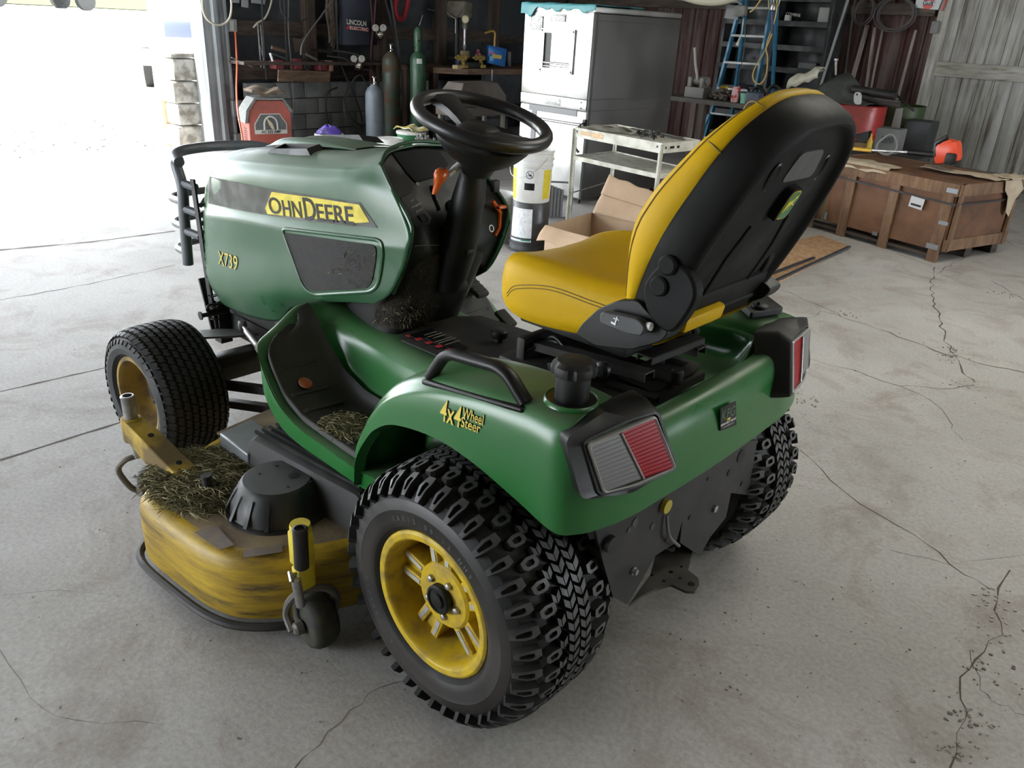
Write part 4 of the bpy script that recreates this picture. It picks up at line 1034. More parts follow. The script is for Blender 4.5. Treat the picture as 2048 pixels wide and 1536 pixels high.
# grey armrest lever with seat symbol
mb = MB(); a, b = Y_(.285, 1214, 634), Y_(.285, 1284, 651)
ax = (b-a).normalized(); az = Vector((0, 1, 0)).cross(ax)*-1
if az.z < 0: az = -az
P = round_poly([a-ax*.012-az*.014, a-ax*.010+az*.013, b-ax*.004+az*.015, b+ax*.016+az*.002, b+ax*.008-az*.020, b-ax*.03-az*.022], .010, 4)
mb.prism([p+Vector((0, .012, 0)) for p in P], (0, -.024, 0)); lv = mb.build('adjust_lever', mat('lever_grey', (.045, .047, .05), .5, dirt=(.08, .08, .08), dirt_amt=.4, scale=20), TR, bevel=.003)
mb = MB(); o_ = a.lerp(b, .32)+Vector((0, .0135, 0)); mb.bar(o_+ax*-.008-az*.004, o_+ax*.004-az*.007, .001, .004, up=(0, 0, 1)); mb.bar(o_+ax*.003-az*.004, o_+ax*.007+az*.010, .001, .003, up=(1, 0, 0)); mb.bar(o_+ax*-.002+az*.006, o_+ax*.012+az*.004, .001, .002)
mb.build('seat_symbol', white, lv)
mb = MB(); mb.lathe([(.009, -.01), (.009, .0), (.004, .003)], b+ax*.020+Vector((0, -.005, 0)), ax, 12); mb.build('lever_tip', white, lv)
# suspension rails under the seat
mb = MB()
def chan(a, b, w_=.035, h=.012):
    mb.bar(a, b, w_, .004); 
    a, b = Vector(a), Vector(b); s = Vector((0, 0, 1)).cross((b-a).normalized())*w_/2
    mb.bar(a+s-Vector((0, 0, h/2)), b+s-Vector((0, 0, h/2)), .003, h); mb.bar(a-s-Vector((0, 0, h/2)), b-s-Vector((0, 0, h/2)), .003, h)
chan(Z_(.845, 1290, 712), Z_(.845, 1395, 672), .045, .016)
chan((.20, .12, .80), (-.19, .12, .83), .04, .02); chan((.20, -.12, .80), (-.19, -.12, .83), .04, .02)
mb.build('upper_seat_rail', dustblack, TR)
mb = MB()
P = [(1235, 752), (1330, 702), (1402, 728), (1390, 742), (1305, 782), (1280, 770)]
mb.prism([Z_(.775, *p) for p in P], (0, 0, -.004))
chan(Z_(.768, 1215, 765), Z_(.768, 1315, 795), .03, .02); chan(Z_(.76, 1300, 790), Z_(.76, 1400, 742), .03, .02)
mb.box((.04, .05, .74), (.40, .28, .04), bev=.01); mb.box((.18, .0, .77), (.03, .34, .10), bev=.008)
for px in ((1318, 722), (1352, 765)): mb.lathe([(.016, -.002), (.016, .030), (.011, .034)], Z_(.778, *px), (0, 0, 1), 18)
mb.build('lower_seat_frame', dustblack, TR)
mb = MB()
for px in ((1255, 768), (1370, 722), (1302, 680)): pass
mb.prism([Z_(.7765, *p) for p in ((1268, 752), (1310, 748), (1312, 758), (1262, 762))], (0, 0, .001)); mb.prism([Z_(.7765, *p) for p in ((1340, 716), (1378, 725), (1366, 734), (1332, 724))], (0, 0, .001))
mb.prism([Z_(.848, *p) for p in ((1300, 692), (1318, 686), (1326, 692), (1308, 698))], (0, 0, .001)); mb.prism([Z_(.848, *p) for p in ((1345, 674), (1360, 668), (1368, 674), (1352, 680))], (0, 0, .001))
mb.build('frame_slot', decalblk, TR)
for sg in (1, -1):
    mb = MB(); mb.bar((.06, .19*sg, .775), (-.115, .19*sg, .835), .010, .034, up=(0, 0, 1), bev=.002); mb.lathe([(.020, 0), (.020, .012), (.012, .018)], (-.11, .195*sg, .833), (0, sg, 0), 20); mb.build('suspension_link', plastic, TR)
for k in range(3):
    mb = MB(); rr = random.Random(k); mb.tube(smooth_path([(.20+.02*k, .14, .70), (.17, .16-.03*k, .78), (.12, .10, .80+.01*k), (.06-.02*k, .12, .77)], 16), .004, 6); mb.build('wire_loom', plastic, TR)

# ------------------------------------------------------------------ fittings on the rear body
mb = MB(); P = [Y_(.50, 862, 752), Y_(.50, 893, 704), Y_(.50, 1012, 738), Y_(.50, 1052, 806)]
zt = .872
path = poly_path(P, .035, 6)
R_ = []
for i, p in enumerate(path):
    t = ((path[min(i+1, len(path)-1)]-path[max(i-1, 0)])).normalized(); s = Vector((0, 1, 0)); n_ = t.cross(s).normalized()
    R_.append([p+s*a*.017+n_*b*.012 for a, b in ((1, .5), (.5, 1), (-.5, 1), (-1, .5), (-1, -.5), (-.5, -1), (.5, -1), (1, -.5))])
mb.rings(R_)
mb.bar(P[0]+Vector((.01, 0, -.012)), P[3]+Vector((-.01, 0, -.008)), .046, .014, bev=.006)
mb.build('grab_handle', plastic, TR, sharp=60)
mb = MB()
for v_ in P: v_.y = -v_.y
mb.tube(poly_path(P, .035, 6), .014, 8); mb.build('grab_handle', plastic, TR)
# fuel cap; a flat black disc paints the dark of its well
FC = Z_(.862, 1143, 798)
mb = MB(); mb.lathe([(.052, .002), (.055, .005), (.058, .002), (.060, -.004)], FC, (0, 0, 1), 36, cap=False); mb.build('filler_lip', green, TR)
mb = MB(); mb.lathe([(.0535, .0025), (.001, .0025)], FC, (0, 0, 1), 36, cap=False); mb.build('filler_well_shade', decalblk, TR)
mb = MB(); h = .060
mb.lathe([(.036, 0), (.037, h)], FC, (0, 0, 1), 32)
prof = [(.040, h-.002), (.047, h), (.049, h+.010), (.046, h+.020), (.036, h+.028), (.001, h+.031)]
V = []
for r, z in prof:
    V.append([mb.b.verts.new(FC+Vector((math.cos(2*PI*k/48)*r*(1-(.10 if k % 8 < 2 and r > .04 else 0)), math.sin(2*PI*k/48)*r*(1-(.10 if k % 8 < 2 and r > .04 else 0)), z))) for k in range(48)])
for i in range(len(V)-1):
    for k in range(48): mb.f([V[i][k], V[i][(k+1) % 48], V[i+1][(k+1) % 48], V[i+1][k]])
mb.build('fuel_cap', plastic, TR, sharp=30)
# black socket plate on the far fender
mb = MB(); P = round_poly([Z_(.868, *p) for p in ((1468, 607), (1530, 600), (1566, 628), (1500, 638))], .012, 3); mb.prism(P, (0, 0, .018)); sp = mb.build('socket_plate', plastic, TR, bevel=.003)
mb = MB(); c = Z_(.888, 1520, 614); mb.lathe([(.022, 0), (.022, .006), (.016, .010), (.001, .010)], c, (0, 0, 1), 24); mb.bar(c+Vector((0, -.014, .013)), c+Vector((0, .014, .013)), .008, .008); mb.build('socket_lid', plastic, sp)
# tail lights
def taillight(sg):
    I = lambda p: Vector((p[0], p[1]*sg, p[2]))
    A = [I(p) for p in ((-.300, .302, .866), (-.364, .262, .702), (-.356, .40, .692), (-.322, .532, .716), (-.280, .548, .842), (-.290, .45, .868))]; A0 = [p+Vector((.05, -.03*sg, -.01)) for p in A]; A0 = round_poly(A0, .02, 4)
    Bf = [I(p) for p in ((-.335, .308, .850), (-.380, .268, .708), (-.356, .40, .703), (-.328, .490, .708), (-.293, .518, .834), (-.318, .41, .853))]
    A = round_poly(A, .02, 4); Bq = round_poly(Bf, .016, 4)
    cf = sum(Bq, Vector())/len(Bq); nrm = Vector((-.9, .25*sg, .1)).normalized()
    mb = MB(); mb.rings([A0, A, Bq, [cf+(p-cf)*.97+nrm*.004 for p in Bq], [cf+(p-cf)*.91+nrm*.004 for p in Bq]], cap=False); h_ = mb.build('tail_light_housing', plastic, TR, sharp=40)
    L = [I(p) for p in ((-.328, .319, .839), (-.372, .279, .716), (-.350, .40, .712), (-.325, .476, .713), (-.295, .506, .825))]
    for p in L: p += nrm*.008
    Lr = round_poly(L, .010, 4); c = sum(Lr, Vector())/len(Lr)
    mb = MB(); mb.rings([[p-nrm*.008 for p in Lr], [p+nrm*.004 for p in Lr], [c+(p-c)*.965+nrm*.007 for p in Lr], [c+(p-c)*.93+nrm*.003 for p in Lr]], cap=False); mb.build('lens_bezel', chromeish, h_, sharp=40)
    # split lenses: inner red, outer clear, ribbed
    def lens(name, q, mt, n=16):
        m_ = MB(); q = [Vector(p) for p in q]  # tl, tr, br, bl
        G = []
        for i in range(n*3+1):
            t = i/(n*3); z = .0007*abs(math.sin(t*n*PI))
            a = q[0].lerp(q[3], t); b = q[1].lerp(q[2], t); G.append([a.lerp(b, s_/6)+nrm*z for s_ in range(7)])
        V = [[m_.b.verts.new(p) for p in r] for r in G]
        for i in range(len(V)-1):
            for j in range(6): m_.f([V[i][j], V[i][j+1], V[i+1][j+1], V[i+1][j]])
        return m_.build(name, mt, h_, sharp=None)
    k = [c+(p-c)*.93+nrm*.003 for p in L]
    tl, bl, bm, br, tr = k
    mt_ = tl.lerp(tr, .54); mbm = bl.lerp(br, .46)
    lens('red_lens', (tl, mt_, mbm, bl), redlens, 14); lens('clear_lens', (mt_+nrm*.001, tr, br, mbm+nrm*.001), clearlens, 12)
    m_ = MB(); m_.tube([mt_+nrm*.004, mbm+nrm*.004], .0022, 6); m_.build('lens_divider', chromeish, h_)
taillight(1); taillight(-1)
# dealer plate on the back, drive lettering on the side
mb = MB(); q = [X_(-.346, *p) for p in ((1441, 818), (1472, 803), (1473, 850), (1441, 862))]; mb.prism([p for p in q], (.003, 0, 0)); dp = mb.build('dealer_plate', decalblk, TR)
qx = (q[1]-q[0]); qy = (q[0]-q[3])
mb = MB(); mb.m(mat('plate_green_print', (.04, .09, .045), .5)); text_to(mb, 'KFG', q[3]+qx*.5+qy*.62, qx, qy, .042, .0008, .001, sx=.9, shear=.2)
mb.m(decalyel); mb.bar(q[3]+qx*.38+qy*.38+Vector((-.001, 0, 0)), q[3]+qx*.60+qy*.38+Vector((-.001, 0, 0)), .001, .006)
mb.m(white); text_to(mb, 'KENN-FELD GROUP', q[3]+qx*.5+qy*.24, qx, qy, .0085, .0002, .001); text_to(mb, 'www.kennfeldgroup.com', q[3]+qx*.5+qy*.10, qx, qy, .0055, 0, .001)
mb.build('dealer_lettering', None, dp, sharp=None)
for txt, x, y, hh, x1, y1 in (('4x4', 880, 819, .050, 921, 836), ('Wheel', 923, 826, .024, 964, 842), ('Steer', 922, 843, .024, 960, 858)):
    mb = MB()
    for mt_, bold, lift in ((decalblk, .035, .0012), (decalyel, .006, .0034)):
        s2 = MB(); s2.m(mt_); mb.m(mt_); a = Y_(.54, x, y); b = Y_(.54, x1, y1); tb = text_bm(txt, 1, 0, bold, 'LEFT')
        xs = [v.co.x for v in tb.verts]; ys = [v.co.y for v in tb.verts]; x0_, x1_, y0_, y1_ = min(xs), max(xs), min(ys), max(ys)
        for v in tb.verts: v.co = a+(b-a)*((v.co.x-x0_)/(x1_-x0_))+Vector((0, 0, 1))*((v.co.y-(y0_+y1_)/2)/(y1_-y0_)*hh)
        s2.merge(tb); project(s2, body_bvh, (0, -1, 0), lift, .05); mb.merge(s2.b)
    mb.build('drive_lettering', None, body, sharp=None)
# ------------------------------------------------------------------ rear frame plates and drawbar
def xpl(px, x, th=.006): return [X_(x, *p) for p in px]
mb = MB(); P = [(1185, 1030), (1300, 990), (1375, 962), (1374, 1010), (1352, 1085), (1310, 1112), (1256, 1210), (1226, 1194), (1205, 1120)]
mb.prism([X_(-.305, *p) for p in P], (.006, 0, 0))
mb.bar(X_(-.30, 1226, 1194)+Vector((.05, 0, 0)), X_(-.30, 1200, 1100)+Vector((.05, 0, 0)), .1, .006)
fr1 = mb.build('left_frame_plate', dksteel, TR, sharp=20)
mb = MB(); P = [(1372, 975), (1392, 925), (1420, 890), (1515, 880), (1496, 990), (1462, 986), (1452, 1035), (1420, 1075), (1400, 1112), (1360, 1085)]
mb.prism([X_(-.290, *p) for p in P], (.006, 0, 0)); fr2 = mb.build('right_frame_plate', dksteel, TR, sharp=20)
mb = MB(); ph = mb
for px, r in (((1270, 1045), .012), ((1258, 1060), .007), ((1305, 1052), .009), ((1334, 1080), .006), ((1247, 1035), .006)): mb = MB(); mb.lathe([(r, 0), (r, .001)], X_(-.306, *px), (-1, 0, 0), 16); mb.build('plate_hole', mat('hole_grey', (.05, .05, .047), .7), fr1)
mb = MB()
for px, r in (((1482, 912), .020), ((1458, 946), .010), ((1484, 968), .008), ((1400, 934), .007), ((1416, 958), .005), ((1380, 1035), .007)): mb = MB(); mb.lathe([(r, 0), (r, .001)], X_(-.291, *px), (-1, 0, 0), 16); mb.build('plate_hole', decalblk, fr2)
mb = MB(); mb.lathe([(.011, 0), (.011, .004), (.0075, .004), (.0075, .012), (.001, .013)], X_(-.306, 1266, 1141), (-1, 0, 0), 6); mb.build('plate_bolt', steel, fr1, sharp=20)
mb = MB(); mb.lathe([(.011, 0), (.011, .006), (.001, .007)], X_(-.291, 1429, 1017), (-1, 0, 0), 6); mb.build('plate_bolt', steel, fr2, sharp=20)
mb = MB(); mb.lathe([(.017, 0), (.018, .012), (.001, .013)], X_(-.306, 1328, 1010), (-1, 0, 0), 20); mb.build('yellow_plug', mat('plug_yellow', (.35, .28, .03), .5), fr1)
mb = MB(); mb.tube(smooth_path([X_(-.312, 1334, 1030), X_(-.318, 1336, 1060), X_(-.322, 1342, 1078), X_(-.322, 1358, 1092)], 12), .0045, 6); mb.build('grey_strap', mat('strap_grey', (.12, .12, .12), .6), TR)
mb = MB(); mb.lathe([(.020, 0), (.020, .014), (.001, .016)], X_(-.306, 1216, 1085), (-1, 0, 0), 20); mb.build('axle_plug', dustblack, fr1)
mb = MB(); P = [(1256, 1211), (1300, 1150), (1312, 1108), (1325, 1097), (1348, 1105), (1362, 1062), (1395, 1050), (1420, 1075), (1386, 1098), (1376, 1140), (1396, 1155), (1399, 1170), (1390, 1183), (1372, 1182), (1342, 1168), (1310, 1178), (1285, 1190)]
mb.prism(round_poly([Z_(.262, *p) for p in P], .006, 2), (0, 0, -.008)); hp = mb.build('drawbar_plate', mat('drawbar_steel', (.05, .047, .042), .6, .3, dirt=(.11, .10, .085), dirt_amt=.6, scale=20), TR, sharp=20)
mb = MB()
for px, r in (((1383, 1168), .009), ((1342, 1144), .006), ((1318, 1107), .004), ((1304, 1150), .004), ((1328, 1162), .004), ((1360, 1156), .004), ((1363, 1133), .004)): mb = MB(); mb.lathe([(r, 0), (r, .0008)], Z_(.2625, *px), (0, 0, 1), 16); mb.build('drawbar_hole', decalblk, hp)

# ------------------------------------------------------------------ mower deck
OUT = [(1.255, 0), (1.25, .22), (1.215, .47), (1.135, .715), (1.06, .835), (.985, .888), (.80, .885), (.62, .862), (.515, .80), (.42, .66), (.34, .45), (.30, .20), (.30, 0)]
def dring(k, z, off=0):
    P = smooth_path([Vector((x, y, 0)) for x, y in OUT], 60); c = Vector((.75, 0, 0)); r = []
    for i, p in enumerate(P):
        t = (P[min(i+1, 59)]-P[max(i-1, 0)]).normalized(); n_ = Vector((-t.y, t.x, 0))
        if n_.dot(p-c) < 0: n_ = -n_
        q = p+n_*off; q.z = z; q.y = max(q.y, 0); r.append(q)
    return r
mb = MB(); R0 = [dring(1, .055, -.004), dring(1, .058, .004), dring(1, .12, .004), dring(1, .20, .003), dring(1, .232, -.004), dring(1, .248, -.018), dring(1, .252, -.045)]
deckside = wood('scuffed_deck_yellow', (.055, .042, .022), (.30, .19, .015), (.50, .335, .012), (4, 4, 34), .5)
mb.m(deckside); mb.rings(R0, cap=False, close=False)
mb.m(deckdirt)
V = [[mb.b.verts.new(p) for p in dring(1, .252, -.045)], [mb.b.verts.new(p) for p in dring(1, .256, -.12)]]
for i in range(59): mb.f([V[0][i], V[0][i+1], V[1][i+1], V[1][i]])
mb.f(V[1]); mb.mirror_y()
deck = mb.build('mower_deck', None, TR, sharp=60); deck_bvh = bvh_of(deck)
mb = MB(); P = dring(1, .045, .022)[14:44]; mb.tube(P, .012, 8); mb.build('deck_rub_rail', dksteel, deck)
mb = MB(); P = [Z_(.258, 388, 1065), Z_(.258, 432, 1050), Z_(.258, 468, 1090), Z_(.258, 440, 1100)]; mb.prism(P, (0, 0, .001)); mb.build('deck_sticker', mat('faded_sticker', (.13, .10, .09), .6, dirt=(.2, .16, .11), dirt_amt=.8, scale=40), deck)
mb = MB(); P = [Z_(.257, 487, 1100), Z_(.257, 562, 1088), Z_(.257, 566, 1104), Z_(.257, 488, 1116)]; mb.prism(P, (0, 0, .001)); mb.build('deck_sticker', MATS['faded_sticker'], deck)
# pulley cover: half dome with a flat side
def half(c, r, z, flat, n=40):
    out = []
    for k in range(n):
        a = 2*PI*k/n; x = math.cos(a)*r; y = math.sin(a)*r; y = max(y, flat)
        out.append(Vector((c[0]+x, c[1]+y, z)))
    return out
cc = (.685, .615); mb = MB()
mb.rings([half(cc, .150, .252, -.09), half(cc, .150, .262, -.09), half(cc, .138, .264, -.09), half(cc, .128, .30, -.09), half(cc, .104, .342, -.09), half(cc, .097, .350, -.09), half(cc, .094, .352, -.09)], cap=True)
pc = mb.build('pulley_cover', mat('cover_plastic', (.012, .0125, .014), .42, dirt=(.045, .042, .036), dirt_amt=.5, scale=12), deck, sharp=30)
for k in range(7):
    mb = MB(); a = .25+k*.42; u = Vector((math.cos(a), math.sin(a), 0)); c = Vector((cc[0], cc[1], 0)); v = Vector((-u.y, u.x, 0))
    mb.prism([c+u*.139+v*.006+Vector((0, 0, .266)), c+u*.131+v*.006+Vector((0, 0, .298)), c+u*.114+v*.006+Vector((0, 0, .334)), c+u*.150+v*.006+Vector((0, 0, .266))], v*-.012)
    mb.build('cover_rib', MATS['cover_plastic'], pc, sharp=20)
mb = MB()
for x, y, r in ((.660, .575, .016), (.735, .64, .004), (.62, .62, .004), (.74, .58, .005), (.60, .56, .004)): mb.lathe([(r, 0), (r, .0008)], (x, y, .3522), (0, 0, 1), 18)
mb.build('cover_hole', decalblk, pc)
# ribbed belt guard and foot bracket beside it
mb = MB()
P0_, P1_ = Vector((.90, .47, .0)), Vector((.44, .43, 0))
prof = [(.115, .255), (.105, .33), (.09, .365), (.075, .375), (-.06, .385), (-.075, .37), (-.08, .255)]
mb.rings([[P+Vector((0, a, 0))+Vector((0, 0, z)) for a, z in prof] for P in (P0_+Vector((.03, 0, -.02)), P0_, P0_.lerp(P1_, .5), P1_, P1_+Vector((-.05, 0, -.03)))])
bg_ = mb.build('belt_guard', dustblack, deck, sharp=30)
mb = MB()
for k in range(6):
    y = -.045+.024*k
    mb.bar(P0_+Vector((.01, y, .385)), P1_+Vector((0, y, .386)), .007, .010)
for k in range(8): mb.bar(P1_+Vector((-.008-.012*k, -.05, .375-.014*k)), P1_+Vector((-.008-.012*k, .085, .372-.014*k)), .005, .006)
mb.build('guard_rib', plastic, bg_)
mb = MB(); mb.lathe([(.022, 0), (.022, .003)], (.69, .452, .388), (0, 0, 1), 20); mb.build('guard_hole', decalblk, bg_)
mb = MB(); mb.prism([Vector(p) for p in ((1.10, .45, .27), (1.08, .58, .27), (.90, .585, .27), (.90, .45, .27))], (0, 0, .055)); mb.build('guard_step', MATS['plate_grey'], deck, bevel=.006)
mb = MB(); mb.cyl((.87, .735, .25), (.87, .735, .315), .014, 16); mb.cyl((.87, .735, .312), (.87, .735, .325), .0155, 16); mb.build('wash_port', dustblack, deck)
# sloping front plate of the deck toward the axle
mb = MB(); mb.prism([Vector(p) for p in ((1.20, .53, .262), (1.27, .12, .262), (1.0, .10, .33), (.93, .45, .34))], (0, 0, -.01)); mb.build('deck_front_plate', deckdirt, deck, sharp=20)
# front caster arm, post, fork and wheel
mb = MB(); a, b = Vector((.90, .735, .225)), Vector((1.275, .765, .330))
mb.rings([[p+Vector((0, sy*w_, sz*h_)) for sy, sz in ((1, 1), (-1, 1), (-1, -1), (1, -1))] for p, w_, h_ in ((a, .036, .045), (a.lerp(b, .75), .033, .042), (b, .030, .034))])
mb.cyl((1.285, .765, .285), (1.285, .765, .365), .032, 24)
arm = mb.build('caster_arm', deckpaint, deck, sharp=30, bevel=.004)
mb = MB()
for p in ((1.02, .745, .3055), (1.17, .757, .344)): mb.lathe([(.009, 0), (.009, .0012)], p, (-.25, .0, 1), 16)
mb.build('arm_hole', decalblk, arm)
mb = MB(); mb.cyl((1.285, .765, .36), (1.285, .765, .435), .021, 20); mb.lathe([(.021, 0), (.0225, .004), (.018, .008), (.015, .008), (.015, -.002)], (1.285, .765, .435), (0, 0, 1), 20); 
mb.cyl((1.285, .765, .29), (1.285, .765, .22), .013, 12)
mb.build('caster_post', steel, arm)
def barrel(mb, c, ax, r, w_, n=28): mb.lathe([(.012, -w_/2), (r*.72, -w_/2), (r*.86, -w_/2+.006), (r*.97, -w_*.25), (r, 0), (r*.97, w_*.25), (r*.86, w_/2-.006), (r*.72, w_/2), (.012, w_/2)], c, ax, n)
gw = mat('gauge_wheel_rubber', (.020, .020, .018), .75, dirt=(.07, .07, .04), dirt_amt=.6, scale=30)
forkm = mat('fork_metal', (.13, .12, .11), .55, .4, dirt=(.18, .16, .13), dirt_amt=.6, scale=25)
mb = MB(); barrel(mb, (1.30, .70, .083), Vector((-.3, .95, 0)), .080, .085); mb.build('caster_wheel', gw, arm)
mb = MB(); mb.tube(smooth_path([(1.285, .765, .225), (1.30, .80, .215), (1.33, .815, .17), (1.325, .79, .10), (1.315, .765, .075)], 16), .010, 8); mb.lathe([(.018, 0), (.018, .03)], (1.31, .745, .083), (-.3, .95, 0), 12); mb.build('caster_fork', forkm, arm)
# rear gauge wheel with its height bracket
mb = MB(); T = Vector((.400, .800, 0))
mb.bar((.445, .775, .34), (.445, .775, .16), .05, .010, up=(1, 0, 0)); mb.box((.415, .80, .315), (.055, .045, .10), bev=.006); mb.box((.405, .805, .235), (.035, .05, .07), bev=.005)
mb.lathe([(.028, 0), (.026, .012)], (.43, .79, .365), (0, 0, 1), 14)
gb = mb.build('gauge_bracket', mat('bright_deck_yellow', (.60, .48, .03), .35, dirt=(.4, .3, .05), dirt_amt=.5, scale=20), deck)
mb = MB(); mb.cyl((.40, .812, .27), (.396, .812, .385), .019, 20); mb.lathe([(.019, 0), (.0205, .003), (.016, .006), (.013, .006), (.013, -.004)], (.396, .812, .385), (0, 0, 1), 20)
mb.build('gauge_post', dksteel, gb)
mb = MB(); mb.cyl((.39, .838, .25), (.392, .828, .160), .0125, 14); mb.tube([(.405, .83, .25), (.405, .845, .265), (.39, .85, .25)], .006, 8); mb.build('pivot_pin', steel, gb)
mb = MB(); barrel(mb, (.404, .777, .078), Vector((.10, .95, 0)), .080, .078); mb.build('gauge_wheel', gw, gb)
mb = MB(); mb.tube(smooth_path([(.415, .845, .070), (.45, .838, .105), (.425, .833, .165), (.40, .80, .192), (.375, .755, .185), (.38, .728, .14), (.392, .728, .085)], 24), .011, 8); mb.lathe([(.020, 0), (.018, .018), (.012, .024)], (.405, .822, .078), (.1, .95, 0), 10); mb.build('gauge_fork', forkm, gb)
gb.location = (-.024, -.070, .006)
# cut grass on the deck and on the footrest
def grass(name, label, region, n, zf, rnd, L=(.03, .085), col=None, hgt=.03, thick=.0009):
    m_ = MB(); m_.mats = col
    for k in range(n):
        while True:
            x, y = rnd.uniform(region[0], region[1]), rnd.uniform(region[2], region[3])
            dd = region[4](x, y)
            if rnd.random() < dd: break
        m_.mi = rnd.randrange(len(col)); z = zf(x, y)+rnd.random()*hgt*dd; a = rnd.uniform(0, 2*PI); l = rnd.uniform(*L)
        dx, dy = math.cos(a)*l, math.sin(a)*l; b = rnd.uniform(-.3, .3)*l; lift = rnd.uniform(0, .015)
        p = [Vector((x-dx/2, y-dy/2, z)), Vector((x-dy*.12*b/l, y+dx*b/l, z+lift)), Vector((x+dx/2, y+dy/2, z+rnd.uniform(-.003, .012)))]
        q = smooth_path(p, 5); t = thick*rnd.uniform(.7, 1.5)
        m_.tube(q, [t*.6, t, t, t*.8, t*.3], 3, cap=False)
    o = m_.build(name, None, None, sharp=None, weld=0, recalc=False); return o
gm = [mat('cut_grass_olive', (.17, .16, .07), .8), mat('cut_grass_dark', (.07, .07, .03), .85), mat('cut_grass_pale', (.38, .34, .20), .8)]
rnd = random.Random(3)
def reg(x, y):
    d = ((x-.945)/.20)**2+((y-.70)/.165)**2
    return max(0, 1-d*.75) if d < 1.15 else 0
o = grass('grass_clippings', '', (.72, 1.15, .52, .87, reg), 4200, lambda x, y: .258, rnd, col=gm, hgt=.035)
tag(o, 'heap of cut grass clippings lying on the yellow mower deck', 'grass clippings', kind='stuff')
mb = MB(); 
for k in range(14):
    a = rnd.uniform(0, 2*PI); r = rnd.uniform(0, .12)
g2 = [MATS['cut_grass_olive'], MATS['cut_grass_dark']]
mb = MB(); cx, cy = .945, .70; NN = 26; V = []
for i in range(9):
    f = i/8; V.append([mb.b.verts.new((cx+math.cos(2*PI*k/NN)*.175*f*(1+.12*math.sin(k*1.7)), cy+math.sin(2*PI*k/NN)*.15*f*(1+.12*math.cos(k*2.3)), .256+.026*(1-f*f)+rnd.uniform(-.004, .004)*(f < 1))) for k in range(NN)])
for i in range(8):
    for k in range(NN): mb.f([V[i][k], V[i][(k+1) % NN], V[i+1][(k+1) % NN], V[i+1][k]])
me_o = mb.build('clippings_core', mat('clippings_mat', (.05, .047, .022), .95, dirt=(.13, .12, .055), dirt_amt=.9, scale=90, bump=.9, bscale=200), o)
def reg2(x, y): 
    d = ((x-.615)/.10)**2+((y-.415)/.075)**2
    return max(0, 1-d)
o = grass('grass_clippings', '', (.50, .72, .33, .50, reg2), 420, lambda x, y: .470, rnd, L=(.02, .07), col=gm, hgt=.012)
tag(o, 'thin scatter of dry cut grass on the black footrest in front of the rear fender', 'grass clippings', kind='stuff')
def reg3(x, y): return 1
o = grass('caught_grass', '', (.60, 1.10, .40, .44, reg3), 0, lambda x, y: .3, rnd, col=gm) if False else None
# dry blades caught on the cowl and side screens (sub-parts of the tractor)
def stuck(name, bvh, px, n, parent, L=(.006, .022)):
    m_ = MB(); m_.mats = [MATS['cut_grass_pale'], mat('dry_straw', (.09, .065, .030), .8), mat('dry_dark_straw', (.03, .023, .012), .8)]
    for k in range(n):
        x, y = rnd.uniform(px[0], px[1]), rnd.uniform(px[2], px[3])
        dr = (at(x, y, 1, .2)-CAM).normalized(); h = bvh.ray_cast(CAM, dr)
        if not h[0]: continue
        if px[4] and not px[4](x, y): continue
        t = Vector((rnd.uniform(-1, 1), rnd.uniform(-.3, .3), rnd.uniform(-1, 1))).normalized()*rnd.uniform(*L); m_.mi = rnd.choice([0, 1, 1, 2, 2, 2, 2, 2])
        p = h[0]+h[1]*.004; s_ = t.cross(h[1])*rnd.uniform(-.3, .3); m_.tube([p, p+t*.5+s_, p+t+h[1]*.003], .0006, 3, cap=False)
    o = m_.build(name, None, parent, sharp=None, weld=0, recalc=False); o['kind'] = 'stuff'; return o
stuck('caught_grass', cowl_bvh, (750, 895, 520, 650, lambda x, y: x-745 > (650-y)*.55-5), 200, TR)
stuck('caught_clumps', cowl_bvh, (750, 870, 612, 650, None), 330, TR)
stuck('screen_grass', hood_bvh, (660, 750, 495, 575, None), 80, hood)
# ------------------------------------------------------------------ things in the shop
def one(name, mb_, m_, label, cat, group=None, **k):
    o = mb_.build(name, m_, None, **k); return tag(o, label, cat, group)
cream = mat('cream_enamel', (.50, .49, .42), .5, dirt=(.30, .28, .22), dirt_amt=.6, scale=14)
stain = mat('stainless_sheet', (.50, .50, .485), .30, .95, dirt=(.45, .44, .42), dirt_amt=.5, scale=3, bump=.12, bscale=5)
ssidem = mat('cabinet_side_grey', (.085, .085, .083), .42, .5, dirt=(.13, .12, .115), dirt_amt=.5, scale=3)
# stainless ice machine
NX, NY = 3.62, -4.50; ang = math.radians(2.5); ex = Vector((math.cos(ang), -math.sin(ang), 0)); ey = Vector((-math.sin(ang), -math.cos(ang), 0)); N0 = Vector((NX, NY, 0)); FW, SD = .86, 1.32
def cb(u, v, z): return N0+ex*u+ey*v+Vector((0, 0, z))      # u along the front, v into the depth
ROTC = Matrix((ex, ey*-1, Vector((0, 0, 1)))).transposed()
def cbox(mb, u0, u1, v0, v1, z0, z1, bev=0): c = cb((u0+u1)/2, (v0+v1)/2, (z0+z1)/2); mb.box(c, (u1-u0, v1-v0, z1-z0), ROTC, bev)
IM = empty('ice_machine', tuple(N0), 'tall stainless steel ice machine with a dark grey side, behind the cream shelf cart', 'ice machine')
def ipart(name, mb, m, **k):
    o = mb.build(name, m, None, **k); o.parent = IM; o.matrix_parent_inverse = Matrix.Translation(-N0); return o
mb = MB(); mb.m(stain); cbox(mb, .012, FW, .0, .014, .96, 1.70, .003); cbox(mb, .012, FW, -.004, .01, .86, .955, .003); cbox(mb, .012, FW, .004, .03, .06, .85, .003)
ipart('front_panel', mb, None, sharp=30)
mb = MB(); cbox(mb, 0, FW, .014, SD, .05, 1.68, .004); ipart('side_body', mb, ssidem, sharp=30)
